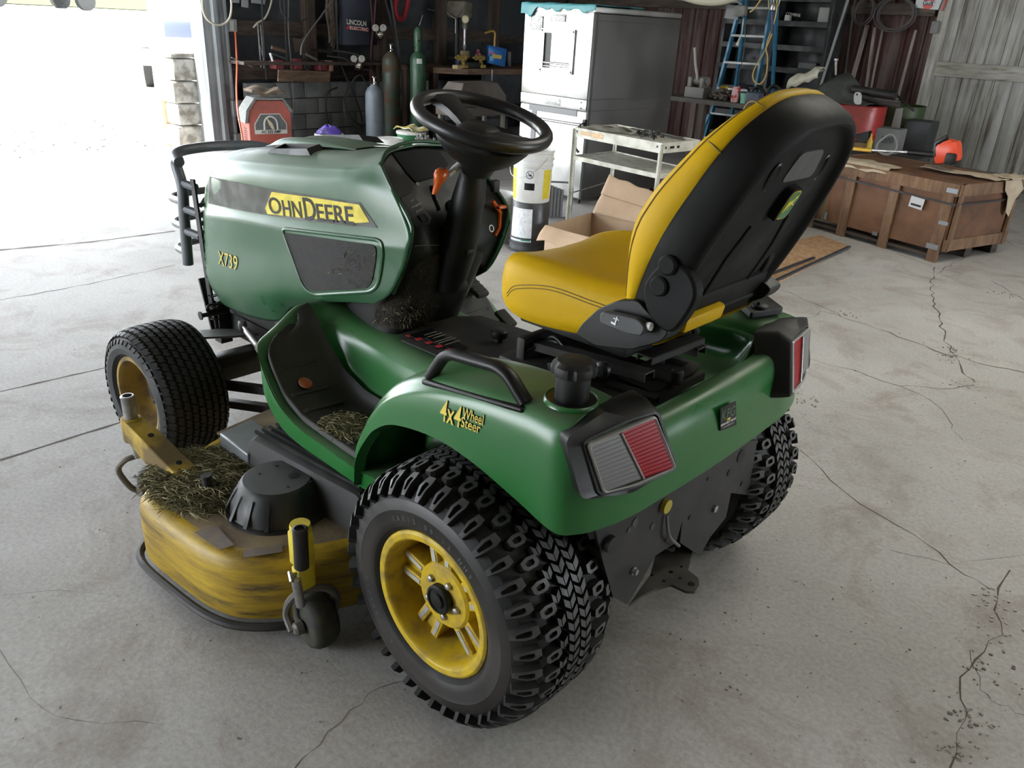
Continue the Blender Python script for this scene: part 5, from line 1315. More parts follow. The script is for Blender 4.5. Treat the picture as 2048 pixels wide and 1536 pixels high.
mb = MB(); cbox(mb, -.006, FW+.005, -.006, SD+.005, 1.685, 1.735, .012); ipart('top_cap', mb, stain, sharp=30)
mb = MB(); cbox(mb, -.006, .012, .03, .05, .05, 1.69); cbox(mb, -.004, .0, .0, SD, .855, .862); cbox(mb, -.004, .0, .0, SD, .955, .962); cbox(mb, -.004, 0, .03, SD, 1.62, 1.628); ipart('side_seam', mb, mat('seam_grey', (.05, .05, .05), .5))
mb = MB(); 
for a in ((.20, .62, 1.50, 1.54), (.20, .62, 1.16, 1.20), (.20, .245, 1.16, 1.54), (.575, .62, 1.16, 1.54)): cbox(mb, a[0], a[1], -.022, 0, a[2], a[3], .004)
w_ = ipart('window_frame', mb, stain, sharp=30)
mb = MB(); cbox(mb, .245, .575, -.003, .001, 1.20, 1.50); ipart('window_pane', mb, mat('machine_window', (.50, .49, .45), .25, .4))
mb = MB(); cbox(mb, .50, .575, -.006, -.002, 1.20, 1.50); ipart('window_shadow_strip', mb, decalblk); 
mb = MB(); mb.cyl(cb(.25, -.012, 1.245), cb(.57, -.012, 1.245), .010, 10); mb.cyl(cb(.25, -.012, 1.215), cb(.57, -.012, 1.215), .007, 10); ipart('window_bar', mb, steel)
mb = MB()
for u, z in ((.215, 1.52), (.605, 1.52), (.215, 1.18), (.605, 1.18), (.07, .93), (.07, .88)): mb.lathe([(.008, 0), (.006, .004)], cb(u, -.023 if .1 < u else -.005, z), -ey, 10)
ipart('screw', mb, decalblk)
platem = mat('name_plate', (.36, .36, .34), .4, .5, dirt=(.2, .2, .2), dirt_amt=.8, scale=90)
for u0, u1, z0, z1 in ((.62, .78, 1.52, 1.64), (.34, .54, 1.60, 1.66), (.33, .53, .875, .935)):
    mb = MB(); cbox(mb, u0, u1, -.008, -.004, z0, z1, .001); ipart('name_plate', mb, platem)
mb = MB(); cbox(mb, .12, .74, -.004, .004, .80, .855); cbox(mb, .64, .70, -.002, .004, .20, .80); ipart('bin_groove', mb, mat('groove_grey', (.16, .16, .16), .5))
mb = MB(); mb.cyl(cb(-.02, -.06, .74), cb(.86, -.06, .74), .014, 14); mb.bar(cb(.78, -.06, .74), cb(.78, .0, .74), .03, .02); mb.bar(cb(.04, -.06, .74), cb(.04, .0, .74), .03, .02); ipart('bin_handle', mb, steel)
mb = MB(); mb.bar(cb(-.012, -.03, .70), cb(-.012, -.03, .79), .03, .03); mb.tube(smooth_path([cb(-.02, -.05, .76), cb(.02, -.09, .70), cb(.03, -.09, .55), cb(-.01, -.08, .50)], 12), .012, 8); ipart('lever_bracket', mb, plastic)
for u, v in ((.06, .06), (.8, .06), (.06, 1.25), (.8, 1.25)):
    mb = MB(); mb.cyl(cb(u, v, 0), cb(u, v, .05), .02, 12); ipart('foot', mb, dksteel)
# teal sheet on its top
mb = MB(); rr = random.Random(2); G = []
for i in range(15):
    G.append([cb(-.02+.92*i/14, v, 1.742+dz+rr.uniform(-.004, .010)*(j < 4)) for j, (v, dz) in enumerate(((.70, 0), (.45, .0), (.2, .006), (.03, .008), (-.012, .004), (-.018, -.02-.03*(i % 4 == 1)-.03*(i > 11)), (-.02, -.035-.03*(i % 5 == 2)-.05*(i > 11))))])
mb.surf(G, 40, 18); one('tarp', mb, mat('teal_sheet', (.03, .20, .22), .45, dirt=(.15, .35, .36), dirt_amt=.5, scale=12), 'crumpled teal plastic sheet lying on top of the stainless ice machine', 'tarp', sharp=60, solid=.002)

# cream steel cart
C = {'fl': Vector((3.17, -3.77, 0)), 'fr': Vector((2.22, -3.63, 0)), 'bl': Vector((3.14, -4.32, 0)), 'br': Vector((2.18, -4.10, 0))}
CT = empty('shelf_cart', (2.7, -3.95, 0), 'cream painted steel shelf cart with rags on its top tray, behind the cardboard box', 'cart')
def cpart(name, mb, m, **k):
    o = mb.build(name, m, None, **k); o.parent = CT; o.matrix_parent_inverse = Matrix.Translation((-2.7, 3.95, 0)); return o
for k_, p in C.items():
    mb = MB(); c0 = (C['fl']+C['br'])/2; d_ = (c0-p).normalized()*.02; mb.bar(p, p+Vector((0, 0, .80)), .042, .006, up=(1, 0, 0)); mb.bar(p+d_*.6, p+d_*.6+Vector((0, 0, .80)), .006, .036, up=(1, 0, 0)); cpart('leg', mb, cream)
def tray(name, z, lip, th=.006):
    mb = MB(); P = [C['fl'], C['fr'], C['br'], C['bl']]
    mb.prism([p+Vector((0, 0, z)) for p in P], (0, 0, -th))
    for a, b in zip(P, P[1:]+P[:1]): mb.bar(a+Vector((0, 0, z-lip/2+.01)), b+Vector((0, 0, z-lip/2+.01)), .005, lip)
    return cpart(name, mb, cream, sharp=20)
tray('top_tray', .80, .075); tray('shelf', .575, .035)
mb = MB()
fdir = (C['fr']-C['fl']).normalized(); fn_ = Vector((-fdir.y, fdir.x, 0)); fn_ = fn_ if fn_.y > 0 else -fn_
mb.bar(C['fl']+fdir*.08+fn_*.004+Vector((0, 0, .775)), C['fl']+fdir*.20+fn_*.004+Vector((0, 0, .775)), .001, .032); st = cpart('paper_sticker', mb, mat('tan_sticker', (.42, .30, .16), .6))
mb = MB(); mb.bar(C['fl']+fdir*.21+fn_*.004+Vector((0, 0, .775)), C['fl']+fdir*.34+fn_*.004+Vector((0, 0, .775)), .001, .036); cpart('paper_sticker', mb, mat('orange_tan_sticker', (.50, .27, .10), .6, dirt=(.6, .5, .35), dirt_amt=.9, scale=60))
mb = MB(); sdir = (C['br']-C['fr']).normalized(); sn = Vector((-1, 0, 0))
for t, w_ in ((.08, .012), (.20, .05), (.38, .03)): mb.bar(C['fr']+sdir*(t*.47)+sn*.006+Vector((0, 0, .775)), C['fr']+sdir*(t*.47+w_)+sn*.006+Vector((0, 0, .775)), .001, .018)
mb.bar(C['fl']+fdir*.03+fn_*.004+Vector((0, 0, .78)), C['fl']+fdir*.045+fn_*.004+Vector((0, 0, .78)), .001, .016); mb.bar(C['fr']-fdir*.05+fn_*.004+Vector((0, 0, .78)), C['fr']-fdir*.035+fn_*.004+Vector((0, 0, .78)), .001, .016)
cpart('slot', mb, decalblk)
mb = MB(); mb.tube([C['bl']+Vector((.1, -.2, .30)), C['fl']+Vector((-.02, .03, .27))], .006, 6); cpart('brace_rod', mb, steel)
# rag, hardware and flat bars on the tray
def cloth(name, pts_grid, mt, label, cat, th=.004, nu=30, nv=30, group=None):
    mb = MB(); mb.surf(pts_grid, nu, nv); return one(name, mb, mt, label, cat, group, sharp=70, solid=th)
rr = random.Random(8); a, b = Vector((3.08, -3.84, .806)), Vector((2.62, -3.88, .806)); G = []
for i in range(7):
    t = i/6; p = a.lerp(b, t); G.append([p+Vector((rr.uniform(-.02, .02), .035+rr.uniform(-.02, .02), .001)), p+Vector((0, 0, .012+.03*abs(math.sin(i*1.9)))), p+Vector((0, -.07, .008+.026*abs(math.cos(i*1.6)))), p+Vector((rr.uniform(-.02, .02), -.14+rr.uniform(-.03, .03), .001))])
cloth('rag', G, mat('olive_rag', (.09, .085, .065), .9, dirt=(.16, .15, .12), dirt_amt=.6, scale=20), 'wrinkled olive grey rag lying on the cream cart tray', 'rag')
mb = MB()
for k in range(46):
    p = Vector((2.47+rr.gauss(0, .055), -3.86+rr.gauss(0, .045), .812+rr.random()*.04)); t = Vector((rr.uniform(-1, 1), rr.uniform(-1, 1), rr.uniform(-.4, .8))).normalized()*rr.uniform(.02, .05); mb.tube([p-t*.5, p+t*.5], rr.uniform(.003, .007), 6)
one('hardware_pile', mb, dksteel, 'small heap of dark bolts and fittings on the cream cart tray', 'hardware')['kind'] = 'stuff'
mb = MB(); mb.bar((2.9, -4.2, .81), (2.25, -3.98, .812), .03, .006); mb.bar((2.75, -4.22, .815), (2.3, -4.04, .818), .02, .006)
one('flat_bar', mb, dksteel, 'two thin dark flat bars along the back edge of the cream cart', 'metal bar')

# cardboard box
card = mat('cardboard', (.42, .30, .20), .85, dirt=(.34, .235, .15), dirt_amt=.7, scale=3, bump=.15, bscale=12)
bx = [Vector((2.60, -2.80, 0)), Vector((1.88, -2.76, 0)), Vector((1.98, -3.42, 0)), Vector((2.68, -3.46, 0))]
CBX = empty('cardboard_box', (2.3, -3.1, 0), 'open brown cardboard box with one tall flap standing up, on the floor behind the seat', 'box')
def bpart(name, mb, m, **k):
    o = mb.build(name, m, None, **k); o.parent = CBX; o.matrix_parent_inverse = Matrix.Translation((-2.3, 3.1, 0)); return o
H = .235
mb = MB()
for a, b in zip(bx, bx[1:]+bx[:1]): 
    mb.prism([a, b, b+Vector((0, 0, H)), a+Vector((0, 0, H))], (b-a).cross(Vector((0, 0, 1))).normalized()*-.005)
mb.prism(bx, (0, 0, .004)); bpart('carton', mb, card, sharp=20)
P = [Y_(-3.46, 1181, 465), Y_(-3.50, 1218, 350), Y_(-3.50, 1312, 388), Y_(-3.46, 1270, 480)]
a, b, c_, d_ = Vector((2.66, -3.44, H)), Y_(-3.52, 1219, 350), Y_(-3.52, 1316, 388), Vector((2.05, -3.42, H))
G = []
for i in range(6):
    t = i/5; lo = a.lerp(d_, t); hi = b.lerp(c_, t); G.append([lo, lo.lerp(hi, .3)+Vector((0, .006*math.sin(i*2), 0)), lo.lerp(hi, .5)+Vector((0, -.012, 0)), lo.lerp(hi, .55)+Vector((0, .004, 0)), hi+Vector((0, 0, .006*math.cos(i*3)))])
mb = MB(); mb.surf(G, 20, 20); bpart('tall_flap', mb, card, solid=.005, sharp=50)
mb = MB(); mb.prism([Vector((2.05, -3.42, H)), c_+Vector((.0, 0, -.02)), c_+Vector((-.10, .02, -.05)), Vector((1.95, -3.38, H))], (0, .005, 0)); bpart('side_flap', mb, card)
G = []
for i in range(8):
    t = i/7; p = bx[0].lerp(bx[1], t)+Vector((0, .0, H)); G.append([p, p+Vector((0, .02, -.015+.01*math.sin(i*2))), p+Vector((0, .06, -.05)), p+Vector((0, .09, -.10+.02*math.sin(i*1.7)))])
mb = MB(); mb.surf(G, 24, 12); bpart('folded_flap', mb, card, solid=.005, sharp=50)

# buckets
pail = mat('white_plastic', (.62, .62, .60), .38, dirt=(.48, .46, .40), dirt_amt=.5, scale=9)
pailblk = mat('black_pail', (.020, .020, .022), .35, dirt=(.06, .06, .06), dirt_amt=.4, scale=9)
def bucket(name, x, y, z, mt, label, group=None, flip=False, s=1.0, rz=0, lid=False, bail=True):
    root = empty(name, (x, y, z), label, 'bucket', group, rz); mb = MB()
    prof = [(.001, .004), (.128, .004), (.132, 0), (.136, .006), (.143, .255), (.150, .258), (.150, .268), (.144, .272), (.145, .300), (.153, .303), (.153, .313), (.146, .317), (.148, .350), (.155, .355), (.155, .366), (.150, .370), (.145, .368)]
    inside = [(.143, .30), (.134, .02), (.001, .02)]
    if not lid: prof += inside
    else: prof += [(.152, .372), (.152, .380), (.14, .381), (.135, .376), (.001, .378)]
    prof = [(r*s, h*s) for r, h in prof]
    if flip: prof = [(r, .37*s-h) for r, h in prof]
    mb.lathe(prof, (0, 0, 0), (0, 0, 1), 48, cap=False); mb.build('pail_body', mt, root, sharp=40)
    if bail:
        mb = MB(); zz = .33*s if not flip else .04*s
        pth = [Vector((.154*s*math.cos(t), .154*s*math.sin(t)+.02*s, zz-(.15*s*math.sin(t) if not flip else -.0))) if not flip else Vector((.16*s*math.cos(t), .19*s*math.sin(t), .012)) for t in [PI*i/16 for i in range(17)]]
        mb.tube(pth, .002, 5); mb.build('wire_handle', steel, root)
    return root
def label_on(root, r, a0, a1, z0, z1, mt, name='printed_label', lift=.0035, z=0, n=10):
    mb = MB(); V = []
    for i in range(n+1):
        a = a0+(a1-a0)*i/n; V.append([mb.b.verts.new(((r+lift+.007*(q if z == 0 else .37-q)/.255)*math.cos(a), (r+lift+.007*(q if z == 0 else .37-q)/.255)*math.sin(a), q)) for q in (z0, z1)])
    for i in range(n): mb.f([V[i][0], V[i+1][0], V[i+1][1], V[i][1]])
    return mb.build(name, mt, root, sharp=None)
yl = mat('label_yellow', (.62, .50, .02), .5, dirt=(.5, .4, .02), dirt_amt=.5, scale=40)
toCam = math.atan2(1.632+2.83, -1.10-2.76)
b1 = bucket('bucket', 2.825, -2.88, 0, pailblk, 'black bucket upside down on the floor with a big white label', 'stacked', True)
del b1['group']
label_on(b1, .135, toCam-1.15, toCam+.12, .085, .330, mat('label_white', (.66, .67, .68), .5, dirt=(.45, .47, .5), dirt_amt=.6, scale=45), lift=.004, z=1)
label_on(b1, .135, toCam-.42, toCam+.06, .092, .115, mat('label_green', (.03, .25, .15), .5), lift=.0055, name='green_logo_bar', z=1)
b2 = bucket('bucket', 2.825, -2.88, .372, pail, 'white bucket with yellow labels and wire handle, standing on the black upturned bucket')
label_on(b2, .133, toCam-1.5, toCam-.95, .02, .240, yl); label_on(b2, .133, toCam+.62, toCam+1.2, .03, .240, yl)
label_on(b2, .133, toCam-.40, toCam+.14, .150, .245, mat('label_white2', (.62, .62, .62), .5), name='warning_label'); label_on(b2, .133, toCam-.40, toCam+.14, .095, .145, decalblk, name='warning_text_block')
mb = MB(); r_ = .1425; ac = toCam-.13
def bp2(a, z, l=.0): return Vector((math.cos(ac+a)*(r_+l), math.sin(ac+a)*(r_+l), z))
mb.tube([bp2(.19*math.cos(t), .205+.027*math.sin(t), .001) for t in [2*PI*i/24 for i in range(24)]], .0016, 5, closed=True); mb.tube([bp2(.13, .186, .001), bp2(-.13, .224, .001)], .002, 5)
mb.bar(bp2(.09, .20, .001), bp2(-.08, .205, .001), .001, .010); mb.build('warning_symbol', decalblk, b2)
b3 = bucket('bucket', 3.17, -2.86, 0, pail, 'white bucket with yellow base label, standing on the floor beside the stacked buckets')
label_on(b3, .136, toCam-.9, toCam+.1, .02, .14, yl)
b4 = bucket('bucket', 6.42, -3.62, 0, pail, 'white bucket holding purple gloves, in front of the red welder', s=1.02)
label_on(b4, .139, toCam-1.2, toCam-.5, .10, .33, yl, lift=.012)
b5 = bucket('bucket', 5.85, -3.98, 0, pail, 'closed white bucket with a flat white lid, behind the hood', lid=True, s=1.0); label_on(b5, .139, toCam-1.2, toCam-.5, .10, .30, yl, lift=.012)
b6 = bucket('bucket', 6.0, -4.42, .0, mat('green_pail', (.03, .16, .06), .4), 'green bucket with white lid and a yellow bag on it, behind the hood', lid=True, s=1.06)
mb = MB(); mb.lathe([(.166, .385), (.168, .39), (.168, .408), (.16, .412), (.001, .412)], (0, 0, 0), (0, 0, 1), 40); mb.build('lid', pail, b6)
b7 = bucket('bucket', 5.52, -4.22, 0, pail, 'white bucket filled with dark pipe ends and scraps, behind the steering wheel', s=1.0)
mb = MB(); rr = random.Random(21)
for k in range(16):
    a = rr.uniform(0, 6.28); r = rr.uniform(0, .09); mb.tube([(5.52+math.cos(a)*r, -4.22+math.sin(a)*r, .33), (5.52+math.cos(a)*r*1.3+rr.uniform(-.06, .06), -4.22+math.sin(a)*r*1.3+rr.uniform(-.06, .06), .39+rr.random()*.05)], rr.uniform(.010, .018), 10)
one('pipe_scraps', mb, mat('pipe_grey', (.10, .10, .10), .5, dirt=(.25, .24, .23), dirt_amt=.6, scale=20), 'dark pipe ends and scraps sticking out of the white bucket behind the steering wheel', 'pipe scraps')['kind'] = 'stuff'
mb = MB(); G = [[Vector((6.0+(i-3)*.055, -4.42+(j-2)*.06, .445+.022*math.sin(i*1.7)*math.cos(j*1.3)+(.01 if 0 < i < 6 else -.015))) for j in range(5)] for i in range(7)]
mb.surf(G, 24, 18); one('bag', mb, mat('yellow_clear_bag', (.45, .38, .06), .25, dirt=(.6, .6, .55), dirt_amt=.9, scale=18), 'crumpled yellow and clear plastic bag on the green bucket lid', 'bag', sharp=60, solid=.006)
mb = MB(); G = []
for i in range(9):
    a = 2*PI*i/8; G.append([Vector((6.42+math.cos(a)*r, -3.62+math.sin(a)*r*1.0, z+.012*math.sin(i*2.6+j))) for j, (r, z) in enumerate(((.138, .385), (.11, .425), (.06, .455), (.01, .46)))])
mb.surf(G, 40, 16); one('gloves', mb, mat('purple_glove', (.10, .055, .36), .6, dirt=(.015, .015, .03), dirt_amt=.9, scale=14, lo=.5, hi=.56), 'purple and black work gloves heaped in the white bucket', 'gloves', sharp=60, solid=.004)

# ---------------- along the back wall
weldred = mat('welder_red', (.30, .055, .035), .5, dirt=(.17, .07, .055), dirt_amt=.7, scale=6)
WP = Vector((7.35, -3.46, 0)); WD = empty('arc_welder', tuple(WP), 'old red arc welder with an AC 225 AMP dial plate, beside the grey door post', 'welder', None, 0)
ox, oy = Vector((.25, .97, 0)).normalized(), Vector((-.97, .25, 0)).normalized()   # ox to the left of its face, oy out of the face
def wl_(a, b, z): return ox*a+oy*b+Vector((0, 0, z))
mb = MB(); ol = [(-.245, .0), (.245, 0), (.245, .48), (.16, .60), (-.16, .60), (-.245, .50)]
mb.prism(round_poly([wl_(a, .05, z+.04) for a, z in ol], .03, 4), oy*-.38); mb.build('welder_case', weldred, WD, sharp=25, bevel=.01)
mb = MB(); ol = [(-.235, .46), (-.15, .606), (.15, .606), (.235, .49), (.26, .36), (.29, .36), (.265, .50), (.17, .625), (-.16, .625), (-.262, .49)]
mb.prism([wl_(a, .07, z+.04) for a, z in ol], oy*-.30); mb.build('cover_sheet', mat('dusty_grey_cover', (.13, .135, .125), .9, dirt=(.2, .2, .19), dirt_amt=.6, scale=30, bump=.6, bscale=150), WD, sharp=25)
mb = MB(); pl = [(-.185, .24), (.185, .24), (.185, .35), (.11, .46), (-.11, .46), (-.185, .35)]
mb.prism([wl_(a, .053, z+.04) for a, z in pl], oy*.004); dpl = mb.build('dial_plate', mat('dial_border', (.45, .44, .41), .5), WD)
mb = MB(); pl = [(-.175, .285), (.175, .285), (.175, .345), (.105, .45), (-.105, .45), (-.175, .345)]
mb.prism([wl_(a, .0575, z+.04) for a, z in pl], oy*.002); mb.build('dial_field', mat('dial_dark', (.06, .065, .065), .5, dirt=(.15, .15, .15), dirt_amt=.5, scale=60), WD)
mb = MB(); P = [wl_(math.cos(t)*.075, .061, .345+.04+math.sin(t)*.085) for t in [PI*i/16 for i in range(17)]]
P = [wl_(.075, .061, .325)]+P+[wl_(-.075, .061, .325)]; mb.tube(P, .011, 6); mb.build('dial_scale', mat('dial_border', (.45, .44, .41), .5), WD)
mb = MB(); mb.prism([wl_(.045, .064, .455), wl_(-.012, .064, .40), wl_(-.035, .064, .335), wl_(-.010, .064, .33), wl_(.025, .064, .385)], oy*.012); mb.build('dial_pointer', mat('pointer_tan', (.45, .38, .26), .5), WD)
mb = MB(); text_to(mb, 'AC 225 AMP', wl_(0, .060, .262+.04), -ox, Vector((0, 0, 1)), .042, .001, .001); mb.build('dial_lettering', decalblk, WD, sharp=None)
mb = MB()
for k in range(8): mb.bar(wl_(.2472, -.05, .16+.024*k), wl_(.2472, -.16, .16+.024*k), .002, .008)
mb.build('louvre', decalblk, WD)
o = mb = MB(); G = []
for i in range(7):
    G.append([WP+wl_(-.18+.36*i/6+.02*(j % 2), .04-.08*j, .70+.022*math.sin(i*1.3+j)+.012*j) for j in range(4)])
mb.surf(G, 30, 16); one('leather_gloves', mb, mat('brown_leather', (.10, .07, .045), .8, dirt=(.15, .12, .09), dirt_amt=.6, scale=12), 'folded brown leather welding sleeves on top of the red welder', 'gloves', sharp=60, solid=.028)
# outlet, orange cord, cables
def plate(name, px, mt, x, label, cat, th=.02):
    mb = MB(); P = [X_(x, *p) for p in px]; mb.prism(P, (th, 0, 0)); return one(name, mb, mt, label, cat, sharp=20, bevel=.003)
greyp = mat('outlet_grey', (.20, .21, .215), .5, dirt=(.28, .28, .27), dirt_amt=.4, scale=20)
op = plate('outlet_box', [(451, 36), (473, 39), (475, 64), (452, 63)], greyp, 8.14, 'grey metal outlet box on the back wall with an orange cord plugged in', 'outlet')
mb = MB(); P = [X_(8.132, *p) for p in ((459, 41), (467, 42), (468, 62), (459, 61))]; mb.prism(P, (.01, 0, 0)); mb.build('socket_face', mat('socket_cream', (.42, .42, .38), .5), op)
plate('switch_box', [(463, -8), (479, -6), (479, 6), (463, 5)], greyp, 8.14, 'grey metal box at the top edge, left of the switch plate', 'switch box')
plate('switch_plate', [(483, -8), (497, -7), (497, 16), (484, 14)], greyp, 8.14, 'grey switch plate on the back wall above the shelf', 'switch')
plate('junction_box', [(503, -10), (533, -8), (530, 9), (504, 6)], greyp, 8.14, 'wide rusty grey box at the top edge, right of the switch plate', 'junction box')
def cord(name, pts, r, mt, label, cat='cord', n=60, group=None):
    mb = MB(); mb.tube(smooth_path(pts, n), r, 6); return one(name, mb, mt, label, cat, group)
ocord = mat('orange_cord', (.55, .12, .06), .5); blackhose = mat('black_hose', (.016, .016, .017), .5, dirt=(.05, .05, .05), dirt_amt=.4, scale=8); creamcord = mat('cream_cord', (.40, .37, .29), .6); redhose = mat('red_hose', (.075, .022, .022), .5); greyhose = mat('grey_hose', (.075, .075, .072), .5)
cord('orange_cord', [X_(8.10, 470, 62), X_(8.05, 472, 90), X_(7.9, 474, 130), X_(7.6, 473, 180), X_(7.2, 476, 225), X_(7.05, 484, 270), X_(7.0, 489, 300), Vector((7.0, -3.0, .02))], .010, ocord, 'orange extension cord hanging from the outlet box down past the red welder')
cord('white_cable', [X_(7.95, 405, -20), X_(7.95, 406, 20), X_(7.95, 418, 42), X_(7.95, 440, 50), X_(7.95, 458, 38), X_(7.95, 463, 10), X_(7.95, 458, -20)], .011, creamcord, 'cream cable looped over the grey door post at the top edge')
cord('tan_cable', [X_(8.0, 545, -10), X_(8.0, 540, 14), X_(8.0, 530, 36), X_(8.0, 515, 46), X_(8.0, 507, 55)], .010, creamcord, 'tan cable curving across the post above the shelf')
for k, (pts, r, mt, lab) in enumerate((
  ([(523, -15), (526, 60), (530, 120), (533, 160)], .009, blackhose, 'black cable hanging straight down just left of the timber post'),
  ([(568, -15), (571, 60), (574, 130), (580, 180), (585, 220), (578, 250), (560, 275)], .009, blackhose, 'black welding cable falling from the top edge onto the welder face'),
  ([(577, -15), (577, 60), (581, 110), (584, 150), (588, 200), (584, 235), (572, 262)], .008, greyhose, 'grey cable hanging close beside the black welding cable'),
  ([(560, -12), (562, 20), (578, 40), (600, 42), (616, 36)], .008, blackhose, 'short black cable sagging in a U at the top of the tar paper'),
  ([(664, 2), (640, 35), (618, 65), (604, 90), (602, 110)], .011, greyhose, 'grey cable slanting down from the rope bundle to the shelf'),
  ([(672, -12), (674, 60), (677, 110), (690, 150), (706, 185), (722, 230), (725, 262)], .014, blackhose, 'thick black hose dropping from the top past the blue bag'),
  ([(740, -12), (745, 60), (742, 110), (741, 160), (748, 200), (755, 235)], .011, redhose, 'dark red hose hanging in front of the short grey cylinder'),
  ([(752, -12), (748, 50), (742, 100), (745, 150), (748, 205)], .010, redhose, 'second dark red hose, crossing the first above the short cylinder'),
  ([(780, -12), (790, 50), (798, 110), (802, 150), (795, 190), (770, 220), (735, 245), (705, 250), (690, 230), (688, 200)], .013, greyhose, 'long grey hose curling beneath the gauges by the middle cylinder'),
  ([(768, -12), (786, 60), (797, 110), (800, 150), (785, 190), (755, 195), (735, 170), (720, 150), (700, 170), (690, 200), (705, 240), (735, 250), (765, 225), (790, 190)], .011, blackhose, 'black hose wound in big loops over the short grey cylinder'),
  ([(675, 175), (656, 185), (652, 215), (660, 250), (690, 272), (730, 275), (765, 260)], .012, blackhose, 'large black hose loop resting against the block wall'),
  ([(655, 100), (690, 104), (715, 110), (735, 125), (750, 150)], .010, greyhose, 'flat grey green hose bundle strand above the brass gauges'),
  ([(655, 112), (690, 118), (715, 135), (740, 140)], .010, greyhose, 'grey green hose strand beneath the other, by the brass gauges'))):
    cord('hanging_cable' if 'cable' in lab else 'hose', [X_(7.95-.04*(k % 5), *p) for p in pts], r, mt, lab, 'cable' if 'cable' in lab else 'hose')
# rope and rag bundle hanging from the post
mb = MB(); rr = random.Random(6)
for k in range(12):
    x0 = rr.uniform(648, 672); mb.tube(smooth_path([X_(8.0, x0, -12), X_(7.98, x0+rr.uniform(-5, 8), 25), X_(8.0, x0+rr.uniform(-4, 10), 60), X_(7.98, 664+rr.uniform(-6, 6), 85+rr.uniform(-8, 18))], 14), rr.uniform(.008, .016), 5)
one('rope_bundle', mb, mat('brown_rope', (.07, .05, .038), .9, dirt=(.14, .11, .085), dirt_amt=.6, scale=14), 'bundle of frayed brown rope hanging from the back wall, left of the blue bag', 'rope')
# steel rods, shelf board, brown board, cardboard bit, red grinder cases and small tools
for k, (p, q) in enumerate((((515, 48), (522, 135)), ((521, 50), (528, 137)), ((519, 90), (531, 132)))):
    mb = MB(); mb.tube([X_(8.02, *p), X_(8.0, *q)], .008, 6); one('steel_rod', mb, steel, ('leftmost of three thin steel rods hanging on the post', 'middle of three thin steel rods hanging on the post', 'short lower rod crossing behind the two hanging steel rods')[k], 'rod', 'hanging rods')
mb = MB(); mb.box((7.98, -4.6, .995), (.40, 2.3, .035)); one('wall_shelf', mb, darkwood, 'dark wooden shelf along the back wall under the red tool cases', 'shelf')
mb = MB(); P = [X_(7.78, *p) for p in ((558, 139.5), (661, 143.5), (660, 165), (557, 163))]; mb.prism(P, (.03, 0, 0)); one('plank', mb, brownwood, 'brown board fixed below the shelf edge on the back wall', 'plank')
mb = MB(); P = [X_(8.235, *p) for p in ((585, 75), (619, 80), (615, 106), (592, 104))]; mb.prism(P, (.01, 0, 0)); one('cardboard_sheet', mb, mat('old_card', (.10, .07, .05), .9), 'brown cardboard piece leaning on the wall above the shelf', 'cardboard')
darkred = mat('dull_red', (.20, .028, .035), .55, dirt=(.12, .04, .04), dirt_amt=.5, scale=12)
for px, lab, mt in ((((548, 121), (567, 120), (570, 138), (552, 139)), 'left dull red tool case on the wall shelf', darkred), (((592, 118), (605, 118), (607, 139), (590, 139)), 'middle dull red tool case on the wall shelf', darkred), (((639, 123), (655, 123), (656, 142), (641, 142)), 'right dull red tool case on the wall shelf', darkred), (((608, 119), (621, 120), (622, 138), (609, 139)), 'grey black battery tool between the red cases', dksteel), (((661, 121), (668, 122), (668, 143), (660, 143)), 'small tan and red carton at the right end of the wall shelf', mat('tan_red_box', (.30, .16, .11), .7))):
    mb = MB(); P = [X_(7.86, *p) for p in px]; mb.prism(P, (.14, 0, 0)); one('tool_case' if 'case' in lab else ('battery_tool' if 'tool' in lab else 'carton'), mb, mt, lab, 'tool case' if 'case' in lab else ('tool' if 'tool' in lab else 'carton'), bevel=.012)
for k, (a, b, r, mt, lab) in enumerate((((620, 100), (660, 103), .018, dksteel, 'dark round bar tool with a ring end lying above the red cases'), ((612, 108), (634, 120), .016, steel, 'grey clamp jaw resting between the tool cases'), ((543, 95), (572, 103), .022, brownwood, 'slanting brown offcut leaning above the left red case'), ((545, 108), (570, 117), .006, steel, 'thin steel rod leaning above the left red case'), ((540, 106), (546, 124), .014, white, 'small pale bottle at the left end of the wall shelf'), ((463, 115), (505, 134), .006, steel, 'thin steel screwdriver hanging slanted left of the post'))):
    mb = MB(); mb.tube([X_(7.9, *a), X_(7.88, *b)], r, 8)
    if k == 0: mb.tube([X_(7.9, 660, 103)+Vector((0, math.cos(t)*.035, math.sin(t)*.035)) for t in [2*PI*i/14 for i in range(14)]], .010, 6, closed=True)
    one(('bar_tool', 'clamp', 'offcut', 'rod', 'bottle', 'screwdriver')[k], mb, mt, lab, ('tool', 'clamp', 'offcut', 'rod', 'bottle', 'tool')[k])
